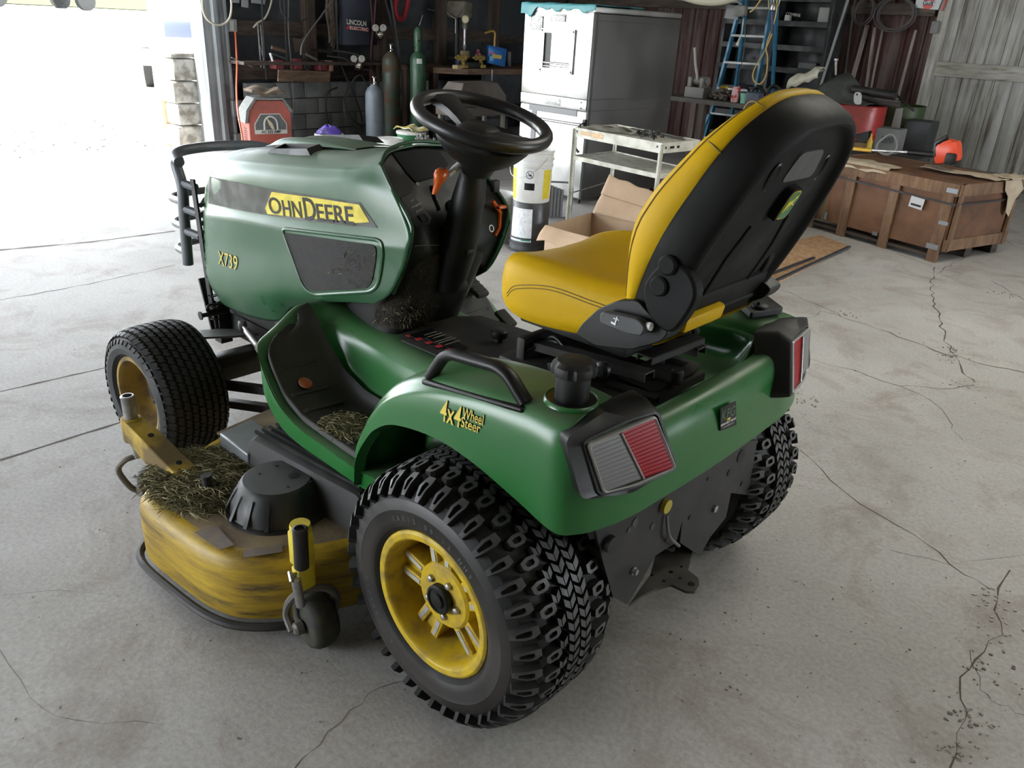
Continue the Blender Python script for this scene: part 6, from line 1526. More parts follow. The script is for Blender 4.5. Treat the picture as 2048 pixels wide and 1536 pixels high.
# blue helmet bag with shop lettering
navy = mat('navy_cloth', (.020, .024, .038), .8, dirt=(.035, .04, .055), dirt_amt=.6, scale=8, bump=.3, bscale=12)
LB = X_(7.9, 705, 20); mb = MB(); G = []
for i, x in enumerate((678, 690, 705, 725, 745, 752)):
    G.append([X_(8.02-.10*math.sin(PI*i/5), x, y) for y in (-20, 10, 40, 62, 82, 90)])
mb.surf(G, 24, 24); hb_ = one('helmet_bag', mb, navy, 'navy blue cloth bag with white and red maker lettering, hanging on the back wall', 'bag', sharp=60, solid=.02)
q = [X_(7.89, 692, 36), X_(7.89, 733, 41), X_(7.89, 733, 52), X_(7.89, 694, 47)]
mb = MB(); mb.prism(q, (.004, 0, 0)); mb.build('black_band', decalblk, hb_)
mb = MB(); q2 = [X_(7.89, 695, 51), X_(7.89, 737, 56), X_(7.89, 737, 63.5), X_(7.89, 693, 58)]; mb.prism(q2, (.004, 0, 0)); mb.build('red_band', mat('logo_red', (.42, .03, .03), .5), hb_)
def fit_text(mb, txt, p0, p1, hh, bold=0, lift=.003, out=Vector((-1, 0, 0))):
    tb = text_bm(txt, 1, 0, bold, 'LEFT'); xs = [v.co.x for v in tb.verts]; ys = [v.co.y for v in tb.verts]; x0, x1, y0, y1 = min(xs), max(xs), min(ys), max(ys)
    for v in tb.verts: v.co = p0+(p1-p0)*((v.co.x-x0)/(x1-x0))+Vector((0, 0, hh))*((v.co.y-(y0+y1)/2)/(y1-y0))+out*lift
    mb.merge(tb)
mb = MB(); fit_text(mb, 'LINCOLN', X_(7.89, 693, 43), X_(7.89, 732, 47.5), .062, .03, .006); fit_text(mb, 'ELECTRIC', X_(7.89, 699, 55), X_(7.89, 736, 59.5), .040, .02, .006); mb.build('bag_lettering', mat('print_white', (.70, .70, .68), .5), hb_, sharp=None)
# regulators with twin gauges
gaugem = mat('gauge_face', (.34, .33, .30), .4); brass = mat('chromed_brass', (.62, .60, .55), .18, 1)
for px, lab in (((716, 118), 'twin dial gas regulator hanging in front of the short grey cylinder'), ((759, 56), 'twin dial gas regulator above the rusty shouldered cylinder')):
    c = X_(7.78, px[0], px[1]+14); R0_ = empty('gas_regulator', tuple(c), lab, 'gas regulator')
    mb = MB(); mb.lathe([(.060, 0), (.062, .02), (.050, .05), (.030, .07), (.001, .075)], (0, 0, 0), (-.9, .4, .1), 20); mb.build('regulator_body', brass, R0_)
    for dx in (-1, 1):
        d_ = CR*dx*.050+Vector((0, 0, .085)); mb = MB(); mb.lathe([(.042, -.015), (.043, .004), (.038, .008), (.001, .008)], d_, (-.8, .55, .2), 20); g_ = mb.build('pressure_gauge', gaugem, R0_)
        mb = MB(); n_ = Vector((-.8, .55, .2)).normalized(); mb.tube([d_+n_*.010, d_+n_*.010+Vector((0, .01*dx, .025))], .003, 4); mb.build('needle', decalblk, g_)
# gas cylinders
def cylinder(x, y, r, h, mt, capm, label, cap=True, valve=False):
    root = empty('gas_cylinder', (x, y, 0), label, 'gas cylinder'); mb = MB()
    mb.lathe([(.001, .0), (r*.95, 0), (r, .02), (r, h), (r*.96, h+r*.4), (r*.75, h+r*.8), (r*.42, h+r*1.08), (r*.36, h+r*1.2)], (0, 0, 0), (0, 0, 1), 36); mb.build('tank', mt, root, sharp=40)
    t = h+r*1.15
    if cap:
        mb = MB(); mb.lathe([(r*.42, t), (r*.47, t+.02), (r*.45, t+.05), (r*.52, t+.07), (r*.52, t+.20), (r*.46, t+.25), (r*.25, t+.285), (.001, t+.29)], (0, 0, 0), (0, 0, 1), 28); mb.build('valve_cap', capm, root, sharp=40)
        mb = MB(); mb.lathe([(.012, 0), (.012, .001)], Vector((-.6*r*.87, .6*r*.6, t+.13)), (-.8, .5, 0), 12); mb.build('cap_hole', decalblk, root)
    if valve:
        mb = MB(); mb.cyl((0, 0, t-.02), (0, 0, t+.08), .014, 12); mb.lathe([(.03, 0), (.033, .008), (.03, .016)], (0, 0, t+.08), (0, 0, 1), 14); mb.cyl((0, 0, t+.03), (-.05, .02, t+.03), .012, 10); mb.build('valve', brass, root)
    mb = MB(); V = []
    for i in range(6):
        a = 2.25+.7*i/5; V.append([mb.b.verts.new((math.cos(a)*rr_, math.sin(a)*rr_, zz)) for rr_, zz in ((r*1.01, h-.02), (r*.985, h+r*.38))])
    for i in range(5): mb.f([V[i][0], V[i+1][0], V[i+1][1], V[i][1]])
    if cap or not valve: mb.build('paper_tag', mat('paper', (.48, .48, .45), .7), root)
    return root
gcyl = mat('cylinder_green', (.020, .070, .032), .35, dirt=(.07, .10, .07), dirt_amt=.4, scale=8)
pc_ = X_(7.35, 836, 200); cylinder(7.35, pc_.y, .105, 1.05, gcyl, gcyl, 'tall green gas cylinder with a rounded green valve cap, rightmost of the three')
pc_ = X_(7.55, 783, 200); cylinder(7.55, pc_.y, .115, 1.02, mat('cylinder_rusty', (.022, .042, .028), .5, dirt=(.08, .035, .015), dirt_amt=.8, scale=6), gcyl, 'tall dark green gas cylinder with a rusty shoulder, middle of the three', cap=False, valve=True)
pc_ = X_(7.2, 750, 230); cylinder(7.2, pc_.y, .115, .66, mat('cylinder_grey', (.10, .12, .14), .4, dirt=(.16, .17, .18), dirt_amt=.5, scale=10), gcyl, 'short grey gas cylinder with an open valve, leftmost of the three', cap=False, valve=True)

# ---------------- corner workbench
BZ = .98
mb = MB(); bt = [X_(6.75, 861, 119), X_(6.55, 900, 132), X_(6.75, 1000, 141), X_(6.95, 1080, 143)]
P = [Vector((7.35, -5.95, BZ)), Vector((7.05, -6.3, BZ)), Vector((7.0, -8.6, BZ)), Vector((8.1, -8.9, BZ)), Vector((8.1, -5.95, BZ))]
wbn = empty('workbench', (7.5, -7.3, 0), 'rough wooden workbench in the dark back corner behind the steering wheel', 'workbench')
def wpart(name, mb, m, **k):
    o = mb.build(name, m, None, **k); o.parent = wbn; o.matrix_parent_inverse = Matrix.Translation((-7.5, 7.3, 0)); return o
mb = MB(); mb.prism(P, (0, 0, -.07)); wpart('bench_top', mb, brownwood)
for x, y in ((7.45, -6.05), (7.1, -8.5), (8.0, -6.05), (8.0, -8.6)):
    mb = MB(); mb.box((x, y, .455), (.09, .09, .91)); wpart('leg', mb, darkwoodZ)
mb = MB(); mb.box((7.6, -7.35, .42), (.75, 2.4, .04)); wpart('lower_shelf', mb, darkwood)
mb = MB(); mb.box((7.12, -7.6, .72), (.03, 1.9, .42)); wpart('apron_board', mb, tarpaper)
# grey power tool hood stored under the bench
tb_ = empty('shop_machine', (6.62, -5.98, .46), 'dusty taupe hooded machine on pale posts, seen above the far rim of the steering wheel', 'machine') 
taup = mat('taupe_metal', (.12, .10, .085), .6, dirt=(.18, .155, .13), dirt_amt=.5, scale=8)
mb = MB(); mb.rings([[Vector((a*s, b*s, z)) for a, b in ((-.2, -.42), (.2, -.42), (.2, .42), (-.2, .42))] for s, z in ((1.0, .12), (1.0, .24), (.72, .40))]); mb.build('machine_hood', taup, tb_, sharp=20, bevel=.01)
mb = MB(); mb.box((0, 0, .06), (.42, .90, .11), bev=.01); mb.build('machine_tray', taup, tb_)
for x, y in ((-.17, -.40), (.17, -.40), (.17, .40), (-.17, .40)): mb = MB(); mb.box((x, y, -.225), (.045, .045, .47)); mb.build('support_post', mat('pale_post', (.22, .20, .17), .7), tb_)
mb = MB(); mb.box((6.15, -5.36, .22), (.22, .30, .44), bev=.03); o = one('fuel_can', mb, mat('rust_can', (.085, .04, .022), .6, dirt=(.14, .10, .07), dirt_amt=.6, scale=10), 'rust brown metal can on the floor, seen through the steering wheel', 'can')
# drill press over the bench
DP = X_(7.6, 908, 60); DPE = empty('drill_press', (7.65, -6.65, BZ), 'old brown drill press standing on the corner workbench', 'drill press')
dpm = mat('old_machine_paint', (.10, .085, .06), .5, dirt=(.05, .04, .03), dirt_amt=.6, scale=12)
mb = MB(); mb.cyl((0, 0, 0), (0, 0, 1.1), .035, 16); mb.build('column', dksteel, DPE)
mb = MB(); mb.box((-.05, 0, .72), (.36, .17, .22), bev=.04); mb.cyl((-.16, 0, .62), (-.16, 0, .48), .035, 16); mb.cyl((-.16, 0, .86), (-.16, 0, .98), .07, 20); mb.build('head', dpm, DPE)
mb = MB(); mb.cyl((-.16, 0, .48), (-.16, 0, .28), .018, 12); mb.lathe([(.03, .28), (.022, .24), (.006, .20)], (-.16, 0, 0), (0, 0, 1), 12); mb.build('chuck', steel, DPE)
mb = MB(); mb.box((-.1, 0, .10), (.26, .26, .03), bev=.005); mb.box((-.05, 0, .015), (.4, .26, .03)); mb.build('table', dksteel, DPE)
mb = MB(); mb.lathe([(.045, 0), (.05, .01), (.04, .02), (.02, .022)], (-.22, .05, .60), (-.8, .6, 0), 20); mb.build('quill_dial', mat('dial_cream', (.40, .36, .24), .4), DPE)
mb = MB()
for k in range(3):
    a = 2.1*k+.4; mb.tube([(-.10, .12, .60), (-.10+.16*math.cos(a), .14, .60+.18*math.sin(a))], .007, 6)
mb.build('feed_handle', steel, DPE)
mb = MB(); mb.box((-.1, 0, .97), (.30, .14, .05), bev=.01); mb.build('belt_cover', mat('cover_tan', (.35, .28, .16), .5), DPE)
# bench litter
def small(name, kind, px, x, sz, mt, label, cat, bev=.01, rz=0):
    p = X_(x, *px); mb = MB()
    if kind == 'box': mb.box((0, 0, sz[2]/2), sz, Matrix.Rotation(rz, 3, 'Z'), bev=bev)
    elif kind == 'can': mb.lathe([(.001, 0), (sz[0], 0), (sz[0], sz[2]*.92), (sz[0]*.92, sz[2]), (.001, sz[2])], (0, 0, 0), (0, 0, 1), 20)
    elif kind == 'bottle': mb.lathe([(.001, 0), (sz[0], 0), (sz[0], sz[2]*.65), (sz[0]*.45, sz[2]*.82), (sz[0]*.4, sz[2]), (.001, sz[2])], (0, 0, 0), (0, 0, 1), 20)
    elif kind == 'drill':
        mb.cyl((0, -.09, .13), (0, .06, .13), .032, 14); mb.cyl((0, .06, .13), (0, .11, .13), .014, 10); mb.bar((0, -.03, .12), (.0, -.05, .03), .035, .035, up=(1, 0, 0), bev=.006); mb.box((0, -.055, .02), (.07, .10, .04), bev=.006)
    o = one(name, mb, mt, label, cat, sharp=30); o.location = (p.x, p.y, max(p.z, 0)); return o
dwy = mat('tool_yellow', (.33, .22, .04), .5, dirt=(.05, .045, .03), dirt_amt=.7, scale=25, lo=.5, hi=.56)
for (px, x, lab, rz) in (((922, 117), 7.2, 'yellow and black cordless drill at the left of the bench litter', .2), ((958, 120), 7.2, 'yellow and black cordless drill beside the blue bag', 1.2)):
    small('cordless_drill', 'drill', px, x, None, dwy, lab, 'cordless drill').location.z = BZ+.003
def onb(o, z=BZ+.001): o.location.z = z; return o
onb(small('carton', 'box', (915, 124), 7.05, (.10, .10, .05), mat('tan_carton', (.30, .22, .12), .7), 'small tan carton near the front edge of the corner bench', 'carton'))
onb(small('carton', 'box', (930, 95), 7.6, (.06, .14, .20), mat('cream_yellow_carton', (.38, .30, .16), .7), 'upright cream yellow carton at the back of the corner bench', 'carton'))
onb(small('spool', 'can', (919, 92), 7.4, (.055, 0, .13), mat('spool_blue', (.03, .04, .09), .5), 'dark blue and white spool left on the corner bench', 'spool'))
onb(small('bottle', 'bottle', (957, 88), 7.6, (.05, 0, .22), mat('pink_red', (.38, .05, .09), .4, dirt=(.5, .4, .4), dirt_amt=.9, scale=14, lo=.5, hi=.55), 'pink and white plastic bottle at the back of the corner bench', 'bottle'))
onb(small('jar', 'can', (1020, 80), 7.6, (.045, 0, .20), mat('black_can', (.015, .015, .016), .4), 'black spray can with a pale lid behind the blue bag', 'spray can'))
onb(small('parts_bin', 'box', (940, 118), 7.25, (.16, .30, .07), dksteel, 'dark metal tray of parts at the front of the corner bench', 'tray'))
onb(small('tool_bin', 'box', (960, 108), 7.45, (.14, .34, .09), plastic, 'black plastic tool tray behind the drills on the corner bench', 'tray'))
# blue chips bag, tilted
mb = MB(); P = [X_(7.1, *p) for p in ((977, 90), (1014, 98), (1010, 134), (977, 126))]; bl_ = []
for i in range(7):
    r = []
    for j in range(7):
        u, v = i/6, j/6; p = P[0].lerp(P[1], u).lerp(P[3].lerp(P[2], u), v); r.append(p+Vector((-.045*math.sin(PI*u)*math.sin(PI*v)**.6, 0, 0)))
    bl_.append(r)
mb.surf(bl_, 18, 18)
mb.surf([[p+Vector((.10*0+.03+.04*math.sin(PI*i/6)*math.sin(PI*j/6), 0, 0)) for j, p in enumerate(r)] for i, r in enumerate(bl_)], 18, 18)
cbg = one('chip_bag', mb, mat('bag_blue', (.02, .11, .36), .3, dirt=(.05, .22, .45), dirt_amt=.5, scale=20), 'bright blue snack bag standing on the corner bench', 'bag', sharp=60)
cbg.location = (0, 0, 0)
for q, mt in ((((985, 108), (1004, 111), (1003, 118), (986, 116)), mat('print_yellow', (.55, .40, .10), .5)), (((980, 112), (986, 112), (986, 122), (980, 121)), mat('print_cyan', (.15, .40, .50), .5)), (((978, 104), (990, 105), (990, 108), (978, 107)), mat('print_pink', (.45, .10, .20), .5))):
    mb = MB(); mb.prism([X_(7.035, *p) for p in q], (.004, 0, 0)); mb.build('bag_print', mt, cbg)
small('hook_wrench', 'box', (985, 130), 6.95, (.012, .012, .14), steel, 'short pale metal bar hanging at the bench front edge', 'bar', bev=.002).location.z = BZ-.142
# red light, wall clutter left of the ice machine
mb = MB(); c = X_(8.20, 1026, 36); mb.box(c, (.08, .11, .15), bev=.03); one('trailer_light', mb, mat('dark_red_lens', (.16, .008, .015), .3), 'dark red trailer lamp hanging on the back wall left of the ice machine', 'lamp')
mb = MB(); P = [X_(8.15, *p) for p in ((990, -15), (1075, -10), (1070, 75), (985, 70))]; mb.prism(P, (.02, 0, 0)); one('wall_panel', mb, mat('slate_panel', (.028, .034, .038), .6), 'slate grey sheet fixed on the back wall left of the ice machine', 'panel')
for k, (p, q, r, mt, lab) in enumerate((((1022, 20), (1000, 72), .008, steel, 'thin silver rod slanting above the corner bench'), ((1018, -10), (1015, 20), .006, steel, 'thin silver rod hanging at the top edge'), ((855, 18), (908, 32), .008, steel, 'bent pale wire sticking out beside the drill press'), ((845, 30), (838, 52), .010, steel, 'pale rod slanting above the green cylinder'), ((866, 30), (858, 98), .010, dksteel, 'dark rod hanging left of the drill press'), ((908, 30), (912, 80), .008, dksteel, 'dark curved rod beside the drill press column'), ((960, 40), (968, 95), .010, dksteel, 'dark pipe slanting down onto the corner bench'))):
    mb = MB(); mb.tube([X_(8.245, *p), X_(8.245, *q)], r, 6); one('rod', mb, mt, lab, 'rod')
mb = MB(); mb.tube(smooth_path([X_(7.6, 970, 66), X_(7.6, 985, 62), X_(7.6, 990, 68), X_(7.6, 989, 82), X_(7.6, 989, 124)], 12), .014, 8); one('yellow_hose', mb, mat('hose_yellow', (.40, .25, .04), .5), 'short yellow bent tube on the corner bench behind the blue bag', 'tube')
mb = MB(); c = X_(7.6, 1063, 95); mb.box((c.x, c.y, BZ+.16), (.03, .16, .32), bev=.01); one('blue_sheet', mb, mat('slate_blue', (.045, .06, .10), .6), 'slate blue plastic sheet standing right beside the ice machine', 'sheet')
mb = MB(); c = X_(7.4, 1054, 128); mb.lathe([(.05, 0), (.055, .02), (.03, .03)], c, (-.8, .6, 0), 18); mb.box(c+Vector((0, -.09, -.01)), (.05, .07, .07), bev=.008); one('grinder', mb, mat('grinder_grey', (.14, .14, .15), .5), 'small grey bench grinder at the right end of the corner bench', 'grinder')
mb = MB(); P = smooth_path([X_(7.9, 796, -10), X_(7.85, 790, 15), X_(7.85, 795, 35), X_(7.9, 805, 38), X_(7.9, 812, 20), X_(7.9, 817, -10)], 14); mb.tube(P, .035, 8); one('red_cloth', mb, mat('red_fabric', (.25, .012, .018), .8), 'dark red rag hanging at the top edge near the green cylinder', 'rag')
# hose reel of clutter behind the steering column
mb = MB(); rr = random.Random(31)
for k in range(26):
    p = Vector((rr.uniform(5.35, 5.75), rr.uniform(-5.75, -5.25), rr.uniform(.10, .28))); t = Vector((rr.uniform(-1, 1), rr.uniform(-1, 1), rr.uniform(-.2, .5))).normalized()*rr.uniform(.06, .22); mb.bar(p-t, p+t, rr.uniform(.02, .08), rr.uniform(.01, .05))
one('scrap_pile', mb, mat('scrap_dark', (.03, .03, .032), .5, dirt=(.10, .10, .10), dirt_amt=.5, scale=8), 'pile of dark scrap metal on the floor behind the steering column', 'scrap pile')['kind'] = 'stuff'
mb = MB()
for k in range(9): mb.bar((3.52-.045*k*.5, -3.72-.02*k, .02), (3.52-.045*k*.5, -3.72-.02*k, .30-.01*abs(k-4)), .010, .03, up=(1, 0, 0))
mb.tube(round_poly([Vector((3.56, -3.69, .01)), Vector((3.28, -3.95, .01)), Vector((3.28, -3.95, .32)), Vector((3.56, -3.69, .32))], .06, 4), .008, 6, closed=True)
one('metal_grate', mb, mat('grate_grey', (.10, .10, .10), .5), 'ribbed grey metal grate leaning behind the stacked buckets', 'grate')

# ---------------- right side: ladder, shelves, drums
mb = MB(); blu = mat('ladder_blue', (.015, .13, .22), .4, dirt=(.03, .10, .15), dirt_amt=.5, scale=10)
LD = empty('stepladder', (4.3, -8.7, 0), 'blue fibreglass stepladder standing in front of the black shelf rack', 'ladder')
def lpart(name, mb, m, **k):
    o = mb.build(name, m, None, **k); o.parent = LD; o.matrix_parent_inverse = Matrix.Translation((-4.3, 8.7, 0)); return o
LY = -8.4
a0, a1 = Y_(LY, 1440, 165), Y_(LY, 1488, -15); b0, b1 = Y_(LY, 1515, 165), Y_(LY, 1548, -15)
def ext(p, q, z): return p+(p-q)*((p.z-z)/(q.z-p.z))
a_, b_ = ext(a0, a1, 0), ext(b0, b1, 0)
for p, q in ((a_, a1+(a1-a_)*.08), (b_, b1+(b1-b_)*.08)):
    mb = MB(); mb.bar(p, q, .03, .075, up=(0, 1, 0)); lpart('rail', mb, blu)
    mb = MB(); p2 = p+Vector((-.0, -.75, 0)); q2 = q+Vector((0, -.05, 0)); mb.bar(p2, q2, .03, .05, up=(0, 1, 0)); lpart('rear_rail', mb, blu)
for k in range(6):
    t = .14+.155*k; p, q = a_.lerp(a1, t), b_.lerp(b1, t); mb = MB(); mb.bar(p, q, .085, .028, bev=.004); lpart('step', mb, mat('step_grey', (.33, .34, .34), .5, .3))
SR = empty('shelf_rack', (4.1, -9.35, 0), 'black steel shelf rack with COMBINE written on one shelf edge, against the right wall', 'shelf')
def spart(name, mb, m, **k):
    o = mb.build(name, m, None, **k); o.parent = SR; o.matrix_parent_inverse = Matrix.Translation((-4.1, 9.35, 0)); return o
blks = mat('rack_black', (.010, .011, .012), .5, dirt=(.03, .03, .03), dirt_amt=.5, scale=8)
SX0, SX1 = 4.95, 3.46
for x in (SX0, 4.2, SX1):
    mb = MB(); mb.box((x, -9.35, 1.2), (.035, .42, 2.4)); spart('upright', mb, blks)
mb = MB(); mb.box((4.2, -9.57, 1.2), (1.5, .01, 2.4)); spart('back_sheet', mb, blks)
for z in (.30, .60, .92, 1.20, 1.47, 1.76, 2.05):
    mb = MB(); mb.box((4.2, -9.35, z), (1.5, .42, .02)); mb.box((4.2, -9.145, z-.02), (1.5, .012, .065)); spart('shelf_board', mb, blks)
SY = -9.13
mb = MB(); fit_text(mb, 'COMBINE', Y_(SY, 1572, 27), Y_(SY, 1601, 31), .035, .01, .002, Vector((0, 1, 0))); spart('shelf_lettering', mb, mat('chalk', (.42, .42, .40), .8), sharp=None)
def onshelf(name, px, sz, mt, label, cat, y=-9.25, z=None):
    p = Y_(y, *px); mb = MB(); mb.box((0, 0, sz[2]/2), sz, bev=.006); o = one(name, mb, mt, label, cat, sharp=30); o.location = (p.x, p.y, (z if z else p.z)); return o
onshelf('carton', (1654, 27), (.16, .14, .17), mat('light_carton', (.34, .34, .32), .7), 'pale grey carton on the upper shelf of the black rack', 'carton', z=1.771)
onshelf('small_box', (1579, 20), (.07, .07, .07), mat('white_small_box', (.50, .50, .48), .6), 'tiny white box on the upper shelf of the black rack', 'box', z=1.771)
onshelf('metal_block', (1624, 97), (.24, .12, .075), mat('block_grey', (.09, .09, .09), .6, dirt=(.15, .15, .14), dirt_amt=.5, scale=20), 'grey metal block lying on a middle shelf of the black rack', 'block', z=1.211)
mb = MB(); rr = random.Random(2)
for k in range(8): p = Y_(-9.25, 1588+rr.uniform(-10, 14), 97); mb.tube([(p.x, -9.25, 1.214), (p.x+rr.uniform(-.08, .08), -9.22, 1.25)], .008, 6)
one('bracket_pile', mb, dksteel, 'few dark brackets lying beside the metal block on the black rack', 'bracket')['kind'] = 'stuff'
mb = MB(); a, b = Y_(-9.0, 1702, -20), Y_(-9.0, 1648, 150); mb.tube([a, ext(b, a, .02) if False else b+(b-a)*.9], .018, 10); one('pipe', mb, mat('grey_pipe', (.16, .16, .155), .5), 'long grey pipe leaning against the right end of the black rack', 'pipe')
for k, (x0, x1, lab) in enumerate(((1712, 1690, 'dark pipe leaning just right of the long grey pipe'), (1668, 1640, 'thin dark rod leaning left of the long grey pipe'))):
    mb = MB(); yv = -9.2 if k == 0 else -9.05; a, b = Y_(yv, x0, -20), Y_(yv, x1, 150); mb.tube([a, b+(b-a)*.9], .014, 8); one('pipe', mb, dksteel, lab, 'pipe')
# hanging drop light, cord reel and clutter in front of the rack
mb = MB(); c = Y_(-7.6, 1544, 4); c1 = Y_(-7.6, 1546, 34); LT = empty('work_light', tuple(Y_(-7.6, 1546, 60)), 'hanging caged work light with a dark blue handle and a yellow cord', 'work light')
base = Y_(-7.6, 1546, 60)
mb = MB(); mb.cyl(Y_(-7.6, 1545, 22)-base, Y_(-7.6, 1544, 68)-base, .022, 12, .016); mb.build('handle', mat('navy_handle', (.012, .014, .06), .45), LT)
mb = MB(); mb.lathe([(.03, 0), (.035, .04), (.02, .07), (.001, .075)], Y_(-7.6, 1545, 20)-base, (0, 0, 1), 14); mb.build('bulb_socket', steel, LT)
mb = MB()
for k in range(6):
    a = k*PI/3; mb.tube(smooth_path([Y_(-7.6, 1545, 20)-base+Vector((math.cos(a)*r, math.sin(a)*r, z)) for r, z in ((.03, 0), (.065, .06), (.065, .16), (.02, .24))], 8), .004, 5)
for z in (.06, .11, .16): mb.tube([Y_(-7.6, 1545, 20)-base+Vector((math.cos(t)*.065, math.sin(t)*.065, z)) for t in [2*PI*i/16 for i in range(16)]], .004, 5, closed=True)
mb.build('wire_cage', mat('cage_brass', (.42, .33, .15), .35, .8), LT)
ycord = mat('yellow_cord', (.38, .27, .08), .6)
cord('looped_cord', [Y_(-7.6, 1544, 68), Y_(-7.6, 1528, 105), Y_(-7.6, 1508, 140), Y_(-7.6, 1507, 160), Y_(-7.6, 1520, 168), Y_(-7.6, 1532, 150), Y_(-7.6, 1535, 115), Y_(-7.6, 1533, 90), Y_(-7.6, 1552, 30), Y_(-7.6, 1554, -15)], .008, ycord, 'yellow cord looping below the blue handled work light')
cord('looped_cord', [Y_(-7.6, 1530, -15), Y_(-7.6, 1512, 14), Y_(-7.6, 1500, 24)], .010, ycord, 'short yellow cord between the grey plug box and the top edge')
mb = MB(); mb.box(Y_(-7.6, 1482, 22), (.14, .10, .12), bev=.025); one('plug_box', mb, mat('dusty_box', (.13, .13, .115), .8, dirt=(.2, .2, .18), dirt_amt=.5, scale=16), 'dusty grey plug box hanging from the ceiling cable', 'plug box')
cord('ceiling_cable', [Y_(-7.6, 1300, -12), Y_(-7.6, 1380, 2), Y_(-7.6, 1440, 6), Y_(-7.6, 1476, 4), Y_(-7.6, 1485, 12)], .014, greyhose, 'grey cable running along the top edge to the plug box')
cord('thin_cord', [Y_(-7.6, 1490, 35), Y_(-7.6, 1490, 80), Y_(-7.6, 1485, 120), Y_(-7.6, 1478, 150), Y_(-7.6, 1478, 180)], .005, blackhose, 'thin dark cord hanging down from the plug box')
mb = MB(); mb.tube([Y_(-7.6, 1487, 38), Y_(-7.6, 1484, 65), Y_(-7.6, 1477, 82), Y_(-7.6, 1474, 91)], [.006, .006, .010, .022], 10); one('fly_ribbon', mb, mat('ribbon_white', (.50, .48, .42), .6), 'white tapering pull cord hanging below the plug box', 'pull cord')
mb = MB(); P = [Y_(-7.9, *p) for p in ((1457, 8), (1478, 12), (1476, 40), (1449, 36))]; mb.prism(P, (0, .01, 0)); one('paper_sheet', mb, mat('grey_paper', (.20, .20, .20), .8), 'grey sheet of paper hanging behind the plug box', 'paper')
mb = MB(); mb.tube(smooth_path([Y_(-7.6, 1365, -8), Y_(-7.6, 1400, 2), Y_(-7.6, 1440, 3), Y_(-7.6, 1475, -6)], 14), .045, 10); one('light_fixture', mb, mat('cream_fixture', (.40, .38, .28), .6), 'cream coloured lamp fitting at the top edge above the ice machine side', 'lamp')
# second workbench with vise and red tools
B2 = empty('workbench', (4.05, -7.75, 0), 'dark workbench to the right of the ice machine, under the blue stepladder', 'workbench'); 
def w2(name, mb, m, **k):
    o = mb.build(name, m, None, **k); o.parent = B2; o.matrix_parent_inverse = Matrix.Translation((-4.05, 7.75, 0)); return o
Z2 = .86
mb = MB(); mb.prism([Vector(p) for p in ((4.6, -7.15, Z2), (3.05, -7.15, Z2), (2.95, -7.95, Z2), (4.6, -7.95, Z2))], (0, 0, -.05)); w2('bench_top', mb, mat('bench_grey_wood', (.05, .047, .042), .8, dirt=(.10, .09, .08), dirt_amt=.6, scale=9))
for x, y in ((3.98, -7.2), (3.1, -7.25), (4.5, -7.9), (3.1, -7.9)):
    mb = MB(); mb.box((x, y, Z2/2-.025), (.08, .08, Z2-.05)); w2('leg', mb, darkwoodZ)
VS = Y_(-7.35, 1397, 178); vm = mat('vise_grey', (.12, .115, .105), .5, dirt=(.18, .17, .16), dirt_amt=.5, scale=14)
VE = empty('bench_vise', (VS.x, -7.35, Z2), 'grey bench vise on the workbench right beside the ice machine', 'vise')
mb = MB(); mb.box((0, 0, .06), (.26, .20, .12), bev=.01); mb.build('base_block', vm, VE)
mb = MB(); mb.cyl((.10, 0, .19), (-.12, 0, .19), .05, 18); mb.box((.09, 0, .17), (.05, .16, .12), bev=.01); mb.box((-.07, 0, .17), (.05, .16, .12), bev=.015); mb.build('jaw', vm, VE)
mb = MB(); mb.tube([(.10, .05, .55), (.06, .05, .38), (.0, .05, .20)], .016, 8); mb.build('pump_handle', mat('handle_pale', (.30, .29, .26), .5), VE)
red2 = mat('tool_red', (.30, .012, .016), .4, dirt=(.10, .01, .012), dirt_amt=.5, scale=18)
def toolshape(px, label, s=1.0, y=-7.4):
    p = Y_(y, *px); E = empty('power_tool', (p.x, y, Z2), label, 'power tool')
    mb = MB(); mb.tube(smooth_path([(-.09*s, 0, .03), (-.10*s, 0, .13*s), (-.03*s, 0, .20*s), (.05*s, 0, .19*s), (.08*s, 0, .10*s), (.07*s, 0, .02)], 14, False), .022*s, 8); mb.build('tool_handle', plastic, E)
    mb = MB(); mb.box((0, 0, .045*s), (.22*s, .12, .08*s), bev=.015); mb.build('tool_body', red2, E); return E
toolshape((1488, 175), 'red and black power tool, leftmost of the three behind the seat', .8, -7.6); toolshape((1517, 172), 'red and black power tool in the middle of the three behind the seat', .85); toolshape((1550, 175), 'large red circular tool with black handle, rightmost of the three behind the seat', 1.0)
def onb2(name, px, kind, sz, mt, label, cat, y=-7.35):
    p = Y_(y, *px); mb = MB()
    if kind == 'box': mb.box((0, 0, sz[2]/2), sz, bev=.008)
    elif kind == 'bottle': mb.lathe([(.001, 0), (sz[0], 0), (sz[0], sz[2]*.65), (sz[0]*.45, sz[2]*.82), (sz[0]*.4, sz[2]), (.001, sz[2])], (0, 0, 0), (0, 0, 1), 18)
    else: mb.lathe([(.001, 0), (sz[0]*.8, 0), (sz[0], sz[2]), (sz[0]*.9, sz[2]), (sz[0]*.7, .02), (.001, .02)], (0, 0, 0), (0, 0, 1), 20)
    o = one(name, mb, mt, label, cat, sharp=30); o.location = (p.x, y, Z2+.001); return o
onb2('battery', (1448, 170), 'box', (.09, .07, .14), mat('battery_yellow', (.50, .35, .03), .5), 'yellow and black battery block near the vise', 'battery', -7.7)
onb2('oil_bottle', (1472, 185), 'box', (.085, .05, .17), mat('red_white_label', (.42, .25, .25), .5, dirt=(.35, .03, .03), dirt_amt=1, scale=14, lo=.48, hi=.52), 'white and red oil bottle on the bench between the vise and the red tools', 'bottle', -7.25)
